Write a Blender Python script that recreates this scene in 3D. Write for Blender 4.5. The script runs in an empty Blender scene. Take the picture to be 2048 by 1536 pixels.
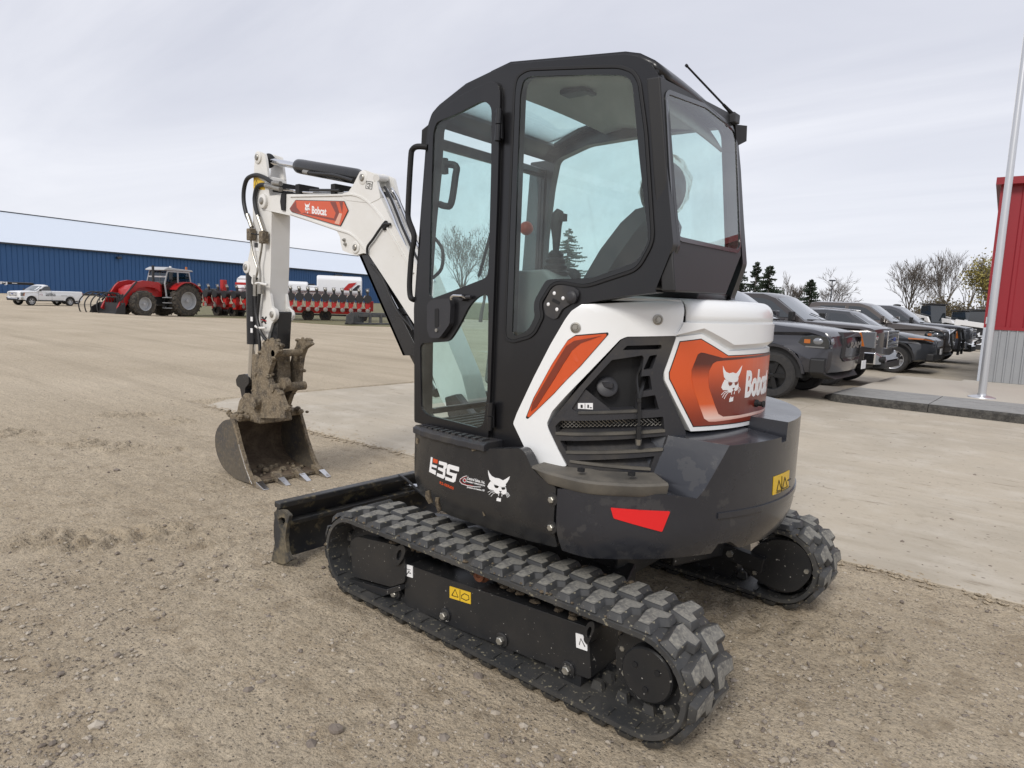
import bpy, bmesh, math, random
import numpy as np
from mathutils import Vector, Matrix
from mathutils.geometry import tessellate_polygon, delaunay_2d_cdt
random.seed(7)
sc = bpy.context.scene
col = sc.collection
R = math.radians
# ---------------------------------------------------------------- camera
W, H = 2048, 1536
FPX = 1326.27
CAM = np.array([-1.7797, 2.7717, 1.4735])
pitch, roll, yaw = 0.1215, 0.0400, -0.8770
FW = np.array([math.cos(yaw)*math.cos(pitch), math.sin(yaw)*math.cos(pitch), -math.sin(pitch)])
_r = np.array([math.sin(yaw), -math.cos(yaw), 0]); _u = np.cross(_r, FW)
RT = math.cos(roll)*_r + math.sin(roll)*_u
UP = -math.sin(roll)*_r + math.cos(roll)*_u
cd = bpy.data.cameras.new('camera'); co = bpy.data.objects.new('camera', cd); col.objects.link(co)
cd.sensor_width = 36; cd.lens = FPX/2048*36; cd.clip_start = 0.05; cd.clip_end = 3000
M = Matrix.Identity(4)
for i in range(3):
    M[i][0] = RT[i]; M[i][1] = UP[i]; M[i][2] = -FW[i]; M[i][3] = CAM[i]
co.matrix_world = M
sc.camera = co
# ---------------------------------------------------------------- world and sun
SUN_EL, SUN_AZ = R(40), R(102)      # azimuth of the sun measured from +x towards +y
w = bpy.data.worlds.new('World'); sc.world = w; w.use_nodes = True
nt = w.node_tree; nt.nodes.clear()
def N(t, **k):
    n = nt.nodes.new(t)
    for a, b in k.items(): setattr(n, a, b)
    return n
L = nt.links.new
out = N('ShaderNodeOutputWorld'); bg = N('ShaderNodeBackground'); bg.inputs[1].default_value = 0.1
sky = N('ShaderNodeTexSky'); sky.sky_type = 'NISHITA'; sky.sun_disc = False
sky.sun_elevation = SUN_EL; sky.sun_rotation = math.pi/2-SUN_AZ
tc = N('ShaderNodeTexCoord'); sp = N('ShaderNodeSeparateXYZ'); L(tc.outputs['Generated'], sp.inputs[0])
mx = N('ShaderNodeMath', operation='MAXIMUM'); L(sp.outputs[2], mx.inputs[0]); mx.inputs[1].default_value = 0.0
ad = N('ShaderNodeMath', operation='ADD'); L(mx.outputs[0], ad.inputs[0]); ad.inputs[1].default_value = 0.09
dx = N('ShaderNodeMath', operation='DIVIDE'); L(sp.outputs[0], dx.inputs[0]); L(ad.outputs[0], dx.inputs[1])
dy = N('ShaderNodeMath', operation='DIVIDE'); L(sp.outputs[1], dy.inputs[0]); L(ad.outputs[0], dy.inputs[1])
cb = N('ShaderNodeCombineXYZ'); L(dx.outputs[0], cb.inputs[0]); L(dy.outputs[0], cb.inputs[1])
mp = N('ShaderNodeMapping'); L(cb.outputs[0], mp.inputs[0])
mp.inputs['Rotation'].default_value = (0, 0, R(22)); mp.inputs['Scale'].default_value = (0.22, 0.75, 1)
n1 = N('ShaderNodeTexNoise'); n1.inputs['Scale'].default_value = 1.3; n1.inputs['Detail'].default_value = 7
n1.inputs['Roughness'].default_value = 0.55; n1.inputs['Distortion'].default_value = 0.6
L(mp.outputs[0], n1.inputs['Vector'])
cr = N('ShaderNodeValToRGB'); L(n1.outputs[0], cr.inputs[0])
cr.color_ramp.elements[0].position = 0.30; cr.color_ramp.elements[0].color = (4.9, 5.05, 5.75, 1)
cr.color_ramp.elements[1].position = 0.72; cr.color_ramp.elements[1].color = (7.0, 7.05, 7.5, 1)
hz = N('ShaderNodeMapRange'); L(sp.outputs[2], hz.inputs[0]); hz.inputs[1].default_value = 0.0; hz.inputs[2].default_value = 0.30
hz.inputs[3].default_value = 0.75; hz.inputs[4].default_value = 0.0
m1 = N('ShaderNodeMixRGB'); L(hz.outputs[0], m1.inputs[0]); L(cr.outputs[0], m1.inputs[1]); m1.inputs[2].default_value = (7.1, 7.2, 7.7, 1)
m2 = N('ShaderNodeMixRGB'); m2.inputs[0].default_value = 0.06; L(m1.outputs[0], m2.inputs[1]); L(sky.outputs[0], m2.inputs[2])
L(m2.outputs[0], bg.inputs[0]); L(bg.outputs[0], out.inputs[0])
sl = bpy.data.lights.new('sun', 'SUN'); so = bpy.data.objects.new('sun', sl); col.objects.link(so)
sl.energy = 1.5; sl.angle = R(16); sl.color = (1, 0.96, 0.9)
sd = Vector((math.cos(SUN_EL)*math.cos(SUN_AZ), math.cos(SUN_EL)*math.sin(SUN_AZ), math.sin(SUN_EL)))
so.rotation_euler = sd.to_track_quat('Z', 'Y').to_euler(); so.location = sd*30
sc.view_settings.view_transform = 'Standard'; sc.view_settings.look = 'None'
sc.view_settings.exposure = 0.40; sc.view_settings.gamma = 1.0; sc.view_settings.use_curve_mapping = False
sc.cycles.transparent_max_bounces = 24; sc.cycles.max_bounces = 8
# ---------------------------------------------------------------- surveying: a photo point on a known surface
def ray(x, y): return FW + (x-W/2)/FPX*RT - (y-H/2)/FPX*UP
def U(x, y, ax, v):
    d = ray(x, y); k = (v-CAM[ax])/d[ax]; p = CAM+k*d
    return Vector(p)
def G(x, y, z=0.0): return U(x, y, 2, z)
def Z(ox, oy, s):                     # coordinates read off an enlargement
    return lambda *pts: [(ox+a/s, oy+b/s) for a, b in pts]
Z1 = Z(780, 80, 2.695); Z2 = Z(780, 560, 2.438); Z3 = Z(620, 980, 2.381); Z4 = Z(420, 280, 3.491)
Z5 = Z(400, 640, 2.954); Z8 = Z(1240, 900, 2.56); ZG = Z(1080, 640, 4.8); ZD = Z(840, 900, 10.24); ZT = Z(1320, 640, 6.4)
def rnd(pts, r, n=4):
    """round every corner of a polygon"""
    out = []; m = len(pts)
    for i in range(m):
        p0, p1, p2 = (Vector(pts[i-1][:2]), Vector(pts[i][:2]), Vector(pts[(i+1) % m][:2]))
        a = p0-p1; b = p2-p1; la, lb = a.length, b.length
        if la < 1e-6 or lb < 1e-6: continue
        q = min(r, la*.45, lb*.45)
        A = p1+a/la*q; B = p1+b/lb*q
        for k in range(n+1):
            t = k/n; out.append(tuple((1-t)**2*A+2*t*(1-t)*p1+t*t*B))
    return out
class Wall:
    """a vertical surface over a plan curve; off(z) leans it in or out"""
    def __init__(s, pts, off=lambda z: 0.0, smooth=0, step=0.02):
        P = [Vector(p) for p in pts]
        for _ in range(smooth):
            Q = [P[0]]
            for a, b in zip(P[:-1], P[1:]): Q += [a*.75+b*.25, a*.25+b*.75]
            Q.append(P[-1]); P = Q
        out = [P[0]]; acc = 0
        P = np.array([tuple(p) for p in P])
        seg = np.linalg.norm(np.diff(P, axis=0), axis=1); cs = np.concatenate([[0], np.cumsum(seg)])
        n = max(2, int(cs[-1]/step)+1); s.S = np.linspace(0, cs[-1], n)
        s.P = np.stack([np.interp(s.S, cs, P[:, 0]), np.interp(s.S, cs, P[:, 1])], -1)
        T = np.gradient(s.P, axis=0); T /= np.linalg.norm(T, axis=1)[:, None]
        s.Nn = np.stack([T[:, 1], -T[:, 0]], -1); s.off = off; s.straight = smooth == 0 and len(pts) == 2
    def pt(s, a, z, d=0.0):
        x = np.interp(a, s.S, s.P[:, 0]); y = np.interp(a, s.S, s.P[:, 1])
        if a < s.S[0] or a > s.S[-1]:
            i = 0 if a < s.S[0] else -1; t = np.array([-s.Nn[i][1], s.Nn[i][0]]); e = a-s.S[i]; x += t[0]*e; y += t[1]*e
        nx = np.interp(a, s.S, s.Nn[:, 0]); ny = np.interp(a, s.S, s.Nn[:, 1]); q = math.hypot(nx, ny)
        D = d+s.off(z); return Vector((x+nx/q*D, y+ny/q*D, z))
    def _sd(s, p):
        A = s.P[:-1]; B = s.P[1:]; AB = B-A
        t = ((p[:2]-A)*AB).sum(1)/(AB*AB).sum(1)
        t = np.clip(t, 0, 1) if not s.straight else t
        C = A+AB*t[:, None]; dv = p[:2]-C; dist = np.linalg.norm(dv, axis=1); i = int(dist.argmin())
        nn = s.Nn[i]*(1-min(1, max(0, t[i])))+s.Nn[i+1]*min(1, max(0, t[i]))
        sg = 1 if dv[i]@nn > 0 else -1
        return sg*dist[i]-s.off(p[2]), s.S[i]+t[i]*(s.S[i+1]-s.S[i])
    def hit(s, x, y, d=0.0):
        r = ray(x, y); lo = None; prev = None; best = None
        for k in np.arange(1.2, 6.0, 0.05):
            v = s._sd(CAM+k*r)[0]-d
            if best is None or abs(v) < best[0]: best = (abs(v), k)
            if prev is not None and prev > 0 and v <= 0: lo = (k-0.05, k); break
            prev = v
        if lo is None: k = best[1]
        else:
            a, b = lo
            for _ in range(25):
                m = (a+b)/2
                if s._sd(CAM+m*r)[0]-d > 0: a = m
                else: b = m
            k = b
        p = CAM+k*r
        return (s._sd(p)[1], p[2])
    def hits(s, pts, d=0.0): return [s.hit(x, y, d) for x, y in pts]
# ---------------------------------------------------------------- meshes
class MB:
    def __init__(s): s.v = []; s.f = []; s.m = []
    def add(s, v, f, m=0):
        o = len(s.v); s.v += [tuple(p) for p in v]; s.f += [tuple(i+o for i in q) for q in f]; s.m += [m]*len(f); return s
    def box(s, c, d, rot=None, m=0, taper=None):
        x, y, z = d[0]/2, d[1]/2, d[2]/2; tx, ty = taper or (1, 1)
        vs = [Vector((a*x*(tx if e > 0 else 1), b*y*(ty if e > 0 else 1), e*z)) for e in (-1, 1) for b in (-1, 1) for a in (-1, 1)]
        if rot is not None: vs = [rot @ p for p in vs]
        return s.add([p+Vector(c) for p in vs], [(0, 2, 3, 1), (4, 5, 7, 6), (0, 1, 5, 4), (2, 6, 7, 3), (0, 4, 6, 2), (1, 3, 7, 5)], m)
    def cyl(s, p0, p1, r0, r1=None, n=16, m=0, caps=True, cm=None):
        p0, p1 = Vector(p0), Vector(p1); r1 = r0 if r1 is None else r1
        a = (p1-p0).normalized(); b = a.orthogonal().normalized(); c = a.cross(b)
        vs = [p+(b*math.cos(t)+c*math.sin(t))*r for p, r in ((p0, r0), (p1, r1)) for t in [2*math.pi*i/n for i in range(n)]]
        s.add(vs, [(i, (i+1) % n, n+(i+1) % n, n+i) for i in range(n)], m)
        if caps: s.add(vs, [tuple(range(n))[::-1], tuple(range(n, 2*n))], m if cm is None else cm)
        return s
    def tube(s, path, r, n=8, m=0, caps=True):
        P = [Vector(p) for p in path]; k = len(P); rr = r if hasattr(r, '__len__') else [r]*k
        vs = []; ref = None
        for i, p in enumerate(P):
            t = (P[min(i+1, k-1)]-P[max(i-1, 0)]).normalized()
            if ref is None: ref = t.orthogonal().normalized()
            ref = (ref-t*ref.dot(t)).normalized(); c = t.cross(ref)
            vs += [p+(ref*math.cos(a)+c*math.sin(a))*rr[i] for a in [2*math.pi*j/n for j in range(n)]]
        fs = [(i*n+j, i*n+(j+1) % n, (i+1)*n+(j+1) % n, (i+1)*n+j) for i in range(k-1) for j in range(n)]
        if caps: fs += [tuple(range(n))[::-1], tuple(range((k-1)*n, k*n))]
        return s.add(vs, fs, m)
    def lathe(s, c, ax, prof, n=24, m=0, caps=True):
        """prof: (distance along ax, radius)"""
        c = Vector(c); a = Vector(ax).normalized(); b = a.orthogonal().normalized(); e = a.cross(b); vs = []
        for h, r in prof: vs += [c+a*h+(b*math.cos(t)+e*math.sin(t))*r for t in [2*math.pi*i/n for i in range(n)]]
        k = len(prof)
        fs = [(i*n+j, i*n+(j+1) % n, (i+1)*n+(j+1) % n, (i+1)*n+j) for i in range(k-1) for j in range(n)]
        if caps: fs += [tuple(range(n))[::-1], tuple(range((k-1)*n, k*n))]
        return s.add(vs, fs, m)
    def ball(s, c, r, n=12, k=8, m=0, rot=None):
        r = (r, r, r) if not hasattr(r, '__len__') else r; vs = []; c = Vector(c)
        for i in range(1, k):
            p = math.pi*i/k
            for j in range(n):
                t = 2*math.pi*j/n; q = Vector((r[0]*math.sin(p)*math.cos(t), r[1]*math.sin(p)*math.sin(t), r[2]*math.cos(p)))
                vs.append(c+(rot @ q if rot else q))
        q0 = Vector((0, 0, r[2])); q0 = rot @ q0 if rot else q0
        vs += [c+q0, c-q0]; a = len(vs)-2
        fs = [(i*n+j, (i+1)*n+j, (i+1)*n+(j+1) % n, i*n+(j+1) % n) for i in range(k-2) for j in range(n)]
        fs += [(a, j, (j+1) % n) for j in range(n)]+[(a+1, (k-2)*n+(j+1) % n, (k-2)*n+j) for j in range(n)]
        return s.add(vs, fs, m)
    def loft(s, rings, closed=True, caps=True, m=0):
        n = len(rings[0]); vs = [p for r in rings for p in r]; j1 = n if closed else n-1
        fs = [(i*n+j, i*n+(j+1) % n, (i+1)*n+(j+1) % n, (i+1)*n+j) for i in range(len(rings)-1) for j in range(j1)]
        if caps and closed: fs += [tuple(range(n))[::-1], tuple(range((len(rings)-1)*n, len(rings)*n))]
        return s.add(vs, fs, m)
    def prism(s, poly, f0, f1, holes=(), m=0, sm=None):
        """poly and holes are 2D; f0 and f1 turn a 2D point into its place on each face"""
        loops = [list(poly)]+[list(h) for h in holes]
        tri = tessellate_polygon([[Vector((p[0], p[1], 0)) for p in l] for l in loops])
        flat = [p for l in loops for p in l]; n = len(flat)
        a = [f1(*p) for p in flat]; b = [f0(*p) for p in flat]
        s.add(a+b, [tuple(t) for t in tri]+[(t[0]+n, t[2]+n, t[1]+n) for t in tri], m)
        o = 0; fs = []
        for l in loops:
            k = len(l); fs += [(o+i, o+(i+1) % k, o+(i+1) % k+n, o+i+n) for i in range(k)]; o += k
        return s.add(a+b, fs, m if sm is None else sm)
    def xz(s, poly, y0, y1, holes=(), m=0):
        return s.prism(poly, lambda x, z: Vector((x, y0, z)), lambda x, z: Vector((x, y1, z)), holes, m)
    def build(s, name, mats, parent=None, smooth=True, bevel=0, seg=2, angle=35, loc=None):
        me = bpy.data.meshes.new(name); me.from_pydata(s.v, [], s.f)
        mats = mats if isinstance(mats, (list, tuple)) else [mats]
        for m in mats: me.materials.append(m)
        if len(mats) > 1: me.polygons.foreach_set('material_index', s.m)
        bm = bmesh.new(); bm.from_mesh(me); bmesh.ops.remove_doubles(bm, verts=bm.verts, dist=1e-5)
        bmesh.ops.recalc_face_normals(bm, faces=bm.faces); bm.to_mesh(me); bm.free()
        if smooth:
            me.shade_smooth()
            if not bevel: me.set_sharp_from_angle(angle=R(angle))
        o = bpy.data.objects.new(name, me); col.objects.link(o)
        if parent: o.parent = parent
        if loc is not None: o.location = loc
        if bevel:
            b = o.modifiers.new('bevel', 'BEVEL'); b.width = bevel; b.segments = seg; b.limit_method = 'ANGLE'
            b.angle_limit = R(angle); b.harden_normals = smooth; b.use_clamp_overlap = True
        return o
def _in(p, L):
    c = False; x, y = p; j = len(L)-1
    for i in range(len(L)):
        a, b = L[i], L[j]
        if (a[1] > y) != (b[1] > y) and x < (b[0]-a[0])*(y-a[1])/(b[1]-a[1])+a[0]: c = not c
        j = i
    return c
def fill(loops):
    flat = [Vector((p[0], p[1])) for l in loops for p in l]; E = []; o = 0
    for l in loops: E += [(o+i, o+(i+1) % len(l)) for i in range(len(l))]; o += len(l)
    V, _, F, OV, _, _ = delaunay_2d_cdt(flat, E, [], 0, 1e-7)
    T = []
    for f in F:
        c = sum((V[i] for i in f), Vector((0, 0)))/len(f)
        if _in(c, loops[0]) and not any(_in(c, h) for h in loops[1:]): T.append(tuple(f))
    return V, T, [o[0] if o else -1 for o in OV]
def sheet(wall, outer, inner=None, holes=(), d1=0.0, d0=-0.03, step=0.04, mb=None, m=0):
    """a panel that follows a Wall; outlines in (s, z); inner = outline of the back face if it differs"""
    mb = mb or MB()
    loops = [list(outer)]+[list(h) for h in holes]
    inn = ([list(inner)] if inner else [list(outer)])+[list(h) for h in holes]
    bm = bmesh.new(); lay = bm.verts.layers.float_vector.new('i')
    vs = []
    Vc, tri, ov = fill(loops); fin = [q for l in inn for q in l]
    for p, k in zip(Vc, ov):
        r = fin[k] if k >= 0 else p; v = bm.verts.new((p[0], p[1], 0)); v[lay] = Vector((r[0], r[1], 0)); vs.append(v)
    for t in tri:
        try: bm.faces.new([vs[i] for i in t])
        except ValueError: pass
    bmesh.ops.delete(bm, geom=[v for v in bm.verts if not v.link_faces], context='VERTS')
    if not wall.straight:
        lo = min(p[0] for p in outer); hi = max(p[0] for p in outer); k = lo+step
        while k < hi-1e-3:
            bmesh.ops.bisect_plane(bm, geom=bm.verts[:]+bm.edges[:]+bm.faces[:], plane_co=(k, 0, 0), plane_no=(1, 0, 0), dist=1e-5); k += step
    if wall.off(0.2) != wall.off(5.0) and not getattr(wall, 'lin', False):
        lo = min(p[1] for p in outer); hi = max(p[1] for p in outer); k = lo+step
        while k < hi-1e-3:
            bmesh.ops.bisect_plane(bm, geom=bm.verts[:]+bm.edges[:]+bm.faces[:], plane_co=(0, k, 0), plane_no=(0, 1, 0), dist=1e-5); k += step
    bm.verts.index_update(); V = [v.co.copy() for v in bm.verts]; I = [v[lay].copy() for v in bm.verts]
    F = [tuple(v.index for v in f.verts) for f in bm.faces]; n = len(V)
    E = [(e.verts[0].index, e.verts[1].index) for e in bm.edges if len(e.link_faces) == 1]; bm.free()
    a = [wall.pt(p.x, p.y, d1) for p in V]; b = [wall.pt(q.x, q.y, d0) for q in I]
    mb.add(a+b, F+[tuple(i+n for i in f[::-1]) for f in F]+[(i, j, j+n, i+n) for i, j in E], m)
    return mb
def rail(wall, path, w, d1, d0, **k):
    """a strip of width w along an (s,z) path"""
    P = [Vector(p) for p in path]; Lf = []; Rt = []
    for i, p in enumerate(P):
        t = (P[min(i+1, len(P)-1)]-P[max(i-1, 0)]).normalized(); q = Vector((-t.y, t.x))*w/2
        Lf.append(tuple(p+q)); Rt.append(tuple(p-q))
    return sheet(wall, Lf+Rt[::-1], d1=d1, d0=d0, **k)
def bez(a, b, c, n=10):
    a, b, c = Vector(a), Vector(b), Vector(c); return [(1-t)**2*a+2*t*(1-t)*b+t*t*c for t in [i/n for i in range(n+1)]]
def spline(P, n=6):
    P = [Vector(p) for p in P]; o = []
    for i in range(len(P)-1):
        a = P[max(i-1, 0)]; b = P[i]; c = P[i+1]; d = P[min(i+2, len(P)-1)]
        for k in range(n):
            t = k/n; o.append(.5*((2*b)+(c-a)*t+(2*a-5*b+4*c-d)*t*t+(3*b-a-3*c+d)*t**3))
    o.append(P[-1]); return o
# ---------------------------------------------------------------- scene organisation
def thing(name, label, cat, loc=(0, 0, 0), rz=0, group=None):
    o = bpy.data.objects.new(name, None); col.objects.link(o); o.location = loc; o.rotation_euler = (0, 0, rz)
    o.empty_display_size = 0.3; return tag(o, label, cat, group)
def tag(o, label=None, cat=None, group=None, kind=None):
    if label: o['label'] = label
    if cat: o['category'] = cat
    if group: o['group'] = group
    if kind: o['kind'] = kind
    return o
def copy_tree(o, parent=None):
    c = o.copy(); col.objects.link(c); c.parent = parent
    for ch in KIDS.get(o.name, []) or [x for x in list(o.children)]: copy_tree(ch, c)
    return c
KIDS = {}
def text_mesh(body, bold=0.0, font=None):
    """lettering as flat triangles in x/y, height of a capital = 1"""
    cu = bpy.data.curves.new('t', 'FONT'); cu.body = body; cu.offset = bold; cu.resolution_u = 3
    o = bpy.data.objects.new('t', cu); col.objects.link(o); bpy.context.view_layer.update()
    me = bpy.data.meshes.new_from_object(o); bm = bmesh.new(); bm.from_mesh(me)
    bmesh.ops.triangulate(bm, faces=bm.faces)
    ys = [v.co.y for v in bm.verts]; xs = [v.co.x for v in bm.verts]; k = 1/0.69
    V = [((v.co.x-min(xs))*k, v.co.y*k) for v in bm.verts]; bm.verts.index_update()
    F = [tuple(v.index for v in f.verts) for f in bm.faces]
    E = [(e.verts[0].index, e.verts[1].index) for e in bm.edges if len(e.link_faces) == 1]
    bm.free(); bpy.data.objects.remove(o); bpy.data.curves.remove(cu); bpy.data.meshes.remove(me)
    return V, F, E, (max(xs)-min(xs))*k
def letters(mb, body, place, bold=0.0, m=0):
    """place(u, v, out) -> 3D; out in metres above the surface"""
    V, F, E, wd = text_mesh(body, bold); n = len(V)
    mb.add([place(u/wd, v, 1) for u, v in V]+[place(u/wd, v, 0) for u, v in V], F+[(i, j, j+n, i+n) for i, j in E], m)
    return mb
# ---------------------------------------------------------------- materials
MATS = {}
def mat(name, colr, rough=0.5, metal=0.0, noise=None, bump=None, coat=0, spec=0.5, emit=None):
    """noise=(scale, amount, colour2[, lo, hi]) mixes a second colour in; bump=(scale, strength, distance)"""
    m = bpy.data.materials.new(name); m.use_nodes = True; t = m.node_tree; b = t.nodes['Principled BSDF']
    b.inputs['Base Color'].default_value = (*colr, 1); b.inputs['Roughness'].default_value = rough
    b.inputs['Metallic'].default_value = metal; b.inputs['Specular IOR Level'].default_value = spec
    if coat: b.inputs['Coat Weight'].default_value = coat; b.inputs['Coat Roughness'].default_value = 0.08
    if noise or bump: c = t.nodes.new('ShaderNodeTexCoord')
    last = None
    for nz in ([noise] if noise and not isinstance(noise, list) else (noise or [])):
        n = t.nodes.new('ShaderNodeTexNoise'); n.inputs['Scale'].default_value = nz[0]; n.inputs['Detail'].default_value = 6
        n.inputs['Roughness'].default_value = 0.6; t.links.new(c.outputs['Object'], n.inputs['Vector'])
        lo, hi = (nz[3], nz[4]) if len(nz) > 3 else (0.35, 0.7)
        mr = t.nodes.new('ShaderNodeMapRange'); mr.inputs[1].default_value = lo; mr.inputs[2].default_value = hi
        mr.inputs[3].default_value = 0; mr.inputs[4].default_value = nz[1]; t.links.new(n.outputs[0], mr.inputs[0])
        x = t.nodes.new('ShaderNodeMixRGB'); t.links.new(mr.outputs[0], x.inputs[0])
        if last: t.links.new(last, x.inputs[1])
        else: x.inputs[1].default_value = (*colr, 1)
        x.inputs[2].default_value = (*nz[2], 1); last = x.outputs[0]
        if len(nz) > 5:
            q = t.nodes.new('ShaderNodeMapRange'); q.inputs[3].default_value = rough; q.inputs[4].default_value = nz[5]; t.links.new(mr.outputs[0], q.inputs[0]); t.links.new(q.outputs[0], b.inputs['Roughness'])
    if last: t.links.new(last, b.inputs['Base Color'])
    if bump:
        n = t.nodes.new('ShaderNodeTexNoise'); n.inputs['Scale'].default_value = bump[0]; n.inputs['Detail'].default_value = 5
        t.links.new(c.outputs['Object'], n.inputs['Vector'])
        q = t.nodes.new('ShaderNodeBump'); q.inputs['Strength'].default_value = bump[1]; q.inputs['Distance'].default_value = bump[2]
        t.links.new(n.outputs[0], q.inputs['Height']); t.links.new(q.outputs[0], b.inputs['Normal'])
    MATS[name] = m; return m
def glassmat(name, tint, refl=1.0, rough=0.0, dust=0.0):
    m = bpy.data.materials.new(name); m.use_nodes = True; t = m.node_tree; t.nodes.clear()
    o = t.nodes.new('ShaderNodeOutputMaterial'); a = t.nodes.new('ShaderNodeBsdfTransparent'); a.inputs[0].default_value = (*tint, 1)
    g = t.nodes.new('ShaderNodeBsdfGlossy'); g.inputs['Roughness'].default_value = rough; g.inputs[0].default_value = (refl, refl, refl, 1)
    f = t.nodes.new('ShaderNodeFresnel'); f.inputs[0].default_value = 1.55
    x = t.nodes.new('ShaderNodeMixShader'); q = t.nodes.new('ShaderNodeNewGeometry'); w_ = t.nodes.new('ShaderNodeMath'); w_.operation = 'SUBTRACT'; w_.inputs[0].default_value = 1; t.links.new(q.outputs['Backfacing'], w_.inputs[1]); u_ = t.nodes.new('ShaderNodeMath'); u_.operation = 'MULTIPLY'; t.links.new(w_.outputs[0], u_.inputs[0]); t.links.new(f.outputs[0], u_.inputs[1])
    t.links.new(u_.outputs[0], x.inputs[0]); t.links.new(a.outputs[0], x.inputs[1])
    t.links.new(g.outputs[0], x.inputs[2])
    if dust:
        c = t.nodes.new('ShaderNodeTexCoord'); n = t.nodes.new('ShaderNodeTexNoise'); n.inputs['Scale'].default_value = 3.5; n.inputs['Detail'].default_value = 8; n.inputs['Roughness'].default_value = .7; t.links.new(c.outputs['Object'], n.inputs['Vector'])
        r = t.nodes.new('ShaderNodeMapRange'); r.inputs[1].default_value = .42; r.inputs[2].default_value = .72; r.inputs[3].default_value = .012; r.inputs[4].default_value = dust; t.links.new(n.outputs[0], r.inputs[0])
        df = t.nodes.new('ShaderNodeBsdfDiffuse'); df.inputs[0].default_value = (.42, .40, .36, 1); y = t.nodes.new('ShaderNodeMixShader'); t.links.new(r.outputs[0], y.inputs[0]); t.links.new(x.outputs[0], y.inputs[1]); t.links.new(df.outputs[0], y.inputs[2]); x = y
    t.links.new(x.outputs[0], o.inputs[0]); return m
DUST = (0.22, 0.185, 0.13)
m_char = mat('charcoal_paint', (0.018, 0.019, 0.022), 0.24, noise=[(1.7, 0.45, (0.055, 0.052, 0.046), 0.54, 0.68, 0.5), (3, 0.5, (0.05, 0.046, 0.04), 0.45, 0.75, 0.5), (60, 0.25, DUST, 0.66, 0.8)], bump=(180, 0.05, 0.001))
m_cw = mat('counterweight_paint', (0.022, 0.024, 0.031), 0.24, noise=[(1.1, 0.35, (0.05, 0.049, 0.048), 0.52, 0.68, 0.4), (7, 0.4, (0.07, 0.069, 0.068), 0.585, 0.61), (2.5, 0.5, (0.05, 0.05, 0.055), 0.45, 0.8, 0.5), (90, 0.35, DUST, 0.68, 0.8)], bump=(14, 0.12, 0.004), coat=0.2)
m_cab = mat('cab_black', (0.0085, 0.0085, 0.010), 0.28, noise=[(4, 0.35, (0.025, 0.024, 0.023), 0.45, 0.8, 0.42)])
m_plast = mat('black_plastic', (0.028, 0.028, 0.032), 0.5, noise=[(2.2, 0.7, (0.10, 0.086, 0.062), 0.47, 0.68, 0.75), (45, 0.15, DUST, 0.6, 0.8)])
m_dusty = mat('dusty_plastic', (0.06, 0.057, 0.052), 0.6, noise=[(3, 0.9, (0.15, 0.135, 0.11), 0.42, 0.62, 0.8)])
m_blk = mat('matt_black', (0.008, 0.008, 0.009), 0.7)
m_seal = mat('rubber_seal', (0.006, 0.006, 0.007), 0.55)
m_white = mat('white_paint', (0.84, 0.85, 0.85), 0.3, coat=0.3, noise=[(2.5, 0.25, (0.6, 0.58, 0.53), 0.5, 0.8), (25, 0.2, (0.45, 0.42, 0.36), 0.68, 0.85)])
m_boomw = mat('boom_white', (0.74, 0.73, 0.70), 0.38, noise=[(3, 0.35, (0.58, 0.55, 0.48), 0.45, 0.75), (26, 0.9, (0.2, 0.165, 0.12), 0.70, 0.76)])
m_orange = mat('orange_print', (0.62, 0.085, 0.018), 0.32, coat=0.3)
m_orange_d = mat('dark_orange_print', (0.20, 0.03, 0.012), 0.32, coat=0.3)
m_red = mat('red_reflector', (0.75, 0.012, 0.016), 0.3, coat=0.4)
m_wprint = mat('white_print', (0.82, 0.82, 0.82), 0.4)
m_bprint = mat('black_print', (0.01, 0.01, 0.01), 0.4)
m_yel = mat('yellow_sticker', (0.72, 0.47, 0.03), 0.4)
m_chrome = mat('chrome', (0.75, 0.76, 0.78), 0.12, 1.0)
m_steel = mat('plain_steel', (0.42, 0.41, 0.38), 0.4, 0.9, noise=(30, 0.6, (0.2, 0.17, 0.13)))
m_bolt = mat('bolt_steel', (0.45, 0.44, 0.40), 0.4, 0.7, noise=(50, 0.6, (0.2, 0.17, 0.12)))
m_hose = mat('hydraulic_hose', (0.012, 0.012, 0.013), 0.45)
m_rub = mat('track_rubber', (0.034, 0.035, 0.036), 0.5, noise=[(5, 0.6, (0.075, 0.07, 0.062), 0.4, 0.65, 0.75), (60, 0.8, (0.30, 0.27, 0.19), 0.60, 0.66)], bump=(60, 0.25, 0.003))
m_lugtop = mat('worn_rubber', (0.20, 0.193, 0.172), 0.9, noise=[(13, 0.85, (0.09, 0.088, 0.084), 0.46, 0.62), (80, 0.6, (0.33, 0.31, 0.26), 0.45, 0.65)], bump=(120, 0.3, 0.002))
m_frame = mat('undercarriage_black', (0.017, 0.018, 0.02), 0.33, noise=[(4, 0.5, (0.045, 0.04, 0.034), 0.42, 0.75, 0.6), (70, 0.95, (0.50, 0.48, 0.44), 0.668, 0.68)])
m_mud = mat('dried_mud', (0.19, 0.15, 0.10), 0.9, noise=[(14, 0.9, (0.075, 0.062, 0.048), 0.45, 0.62), (60, 0.8, (0.29, 0.24, 0.17), 0.48, 0.66)], bump=(30, 0.8, 0.02))
m_mudin = mat('bucket_inside_mud', (0.11, 0.08, 0.055), 0.9, noise=[(7, 0.9, (0.20, 0.15, 0.10), 0.42, 0.65), (50, 0.5, (0.03, 0.025, 0.02), 0.5, 0.7)], bump=(25, 0.6, 0.02))
m_dirt = mat('loose_dirt', (0.15, 0.115, 0.075), 0.95, noise=[(40, 0.8, (0.07, 0.055, 0.04), 0.4, 0.65)], bump=(60, 0.9, 0.02))
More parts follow.
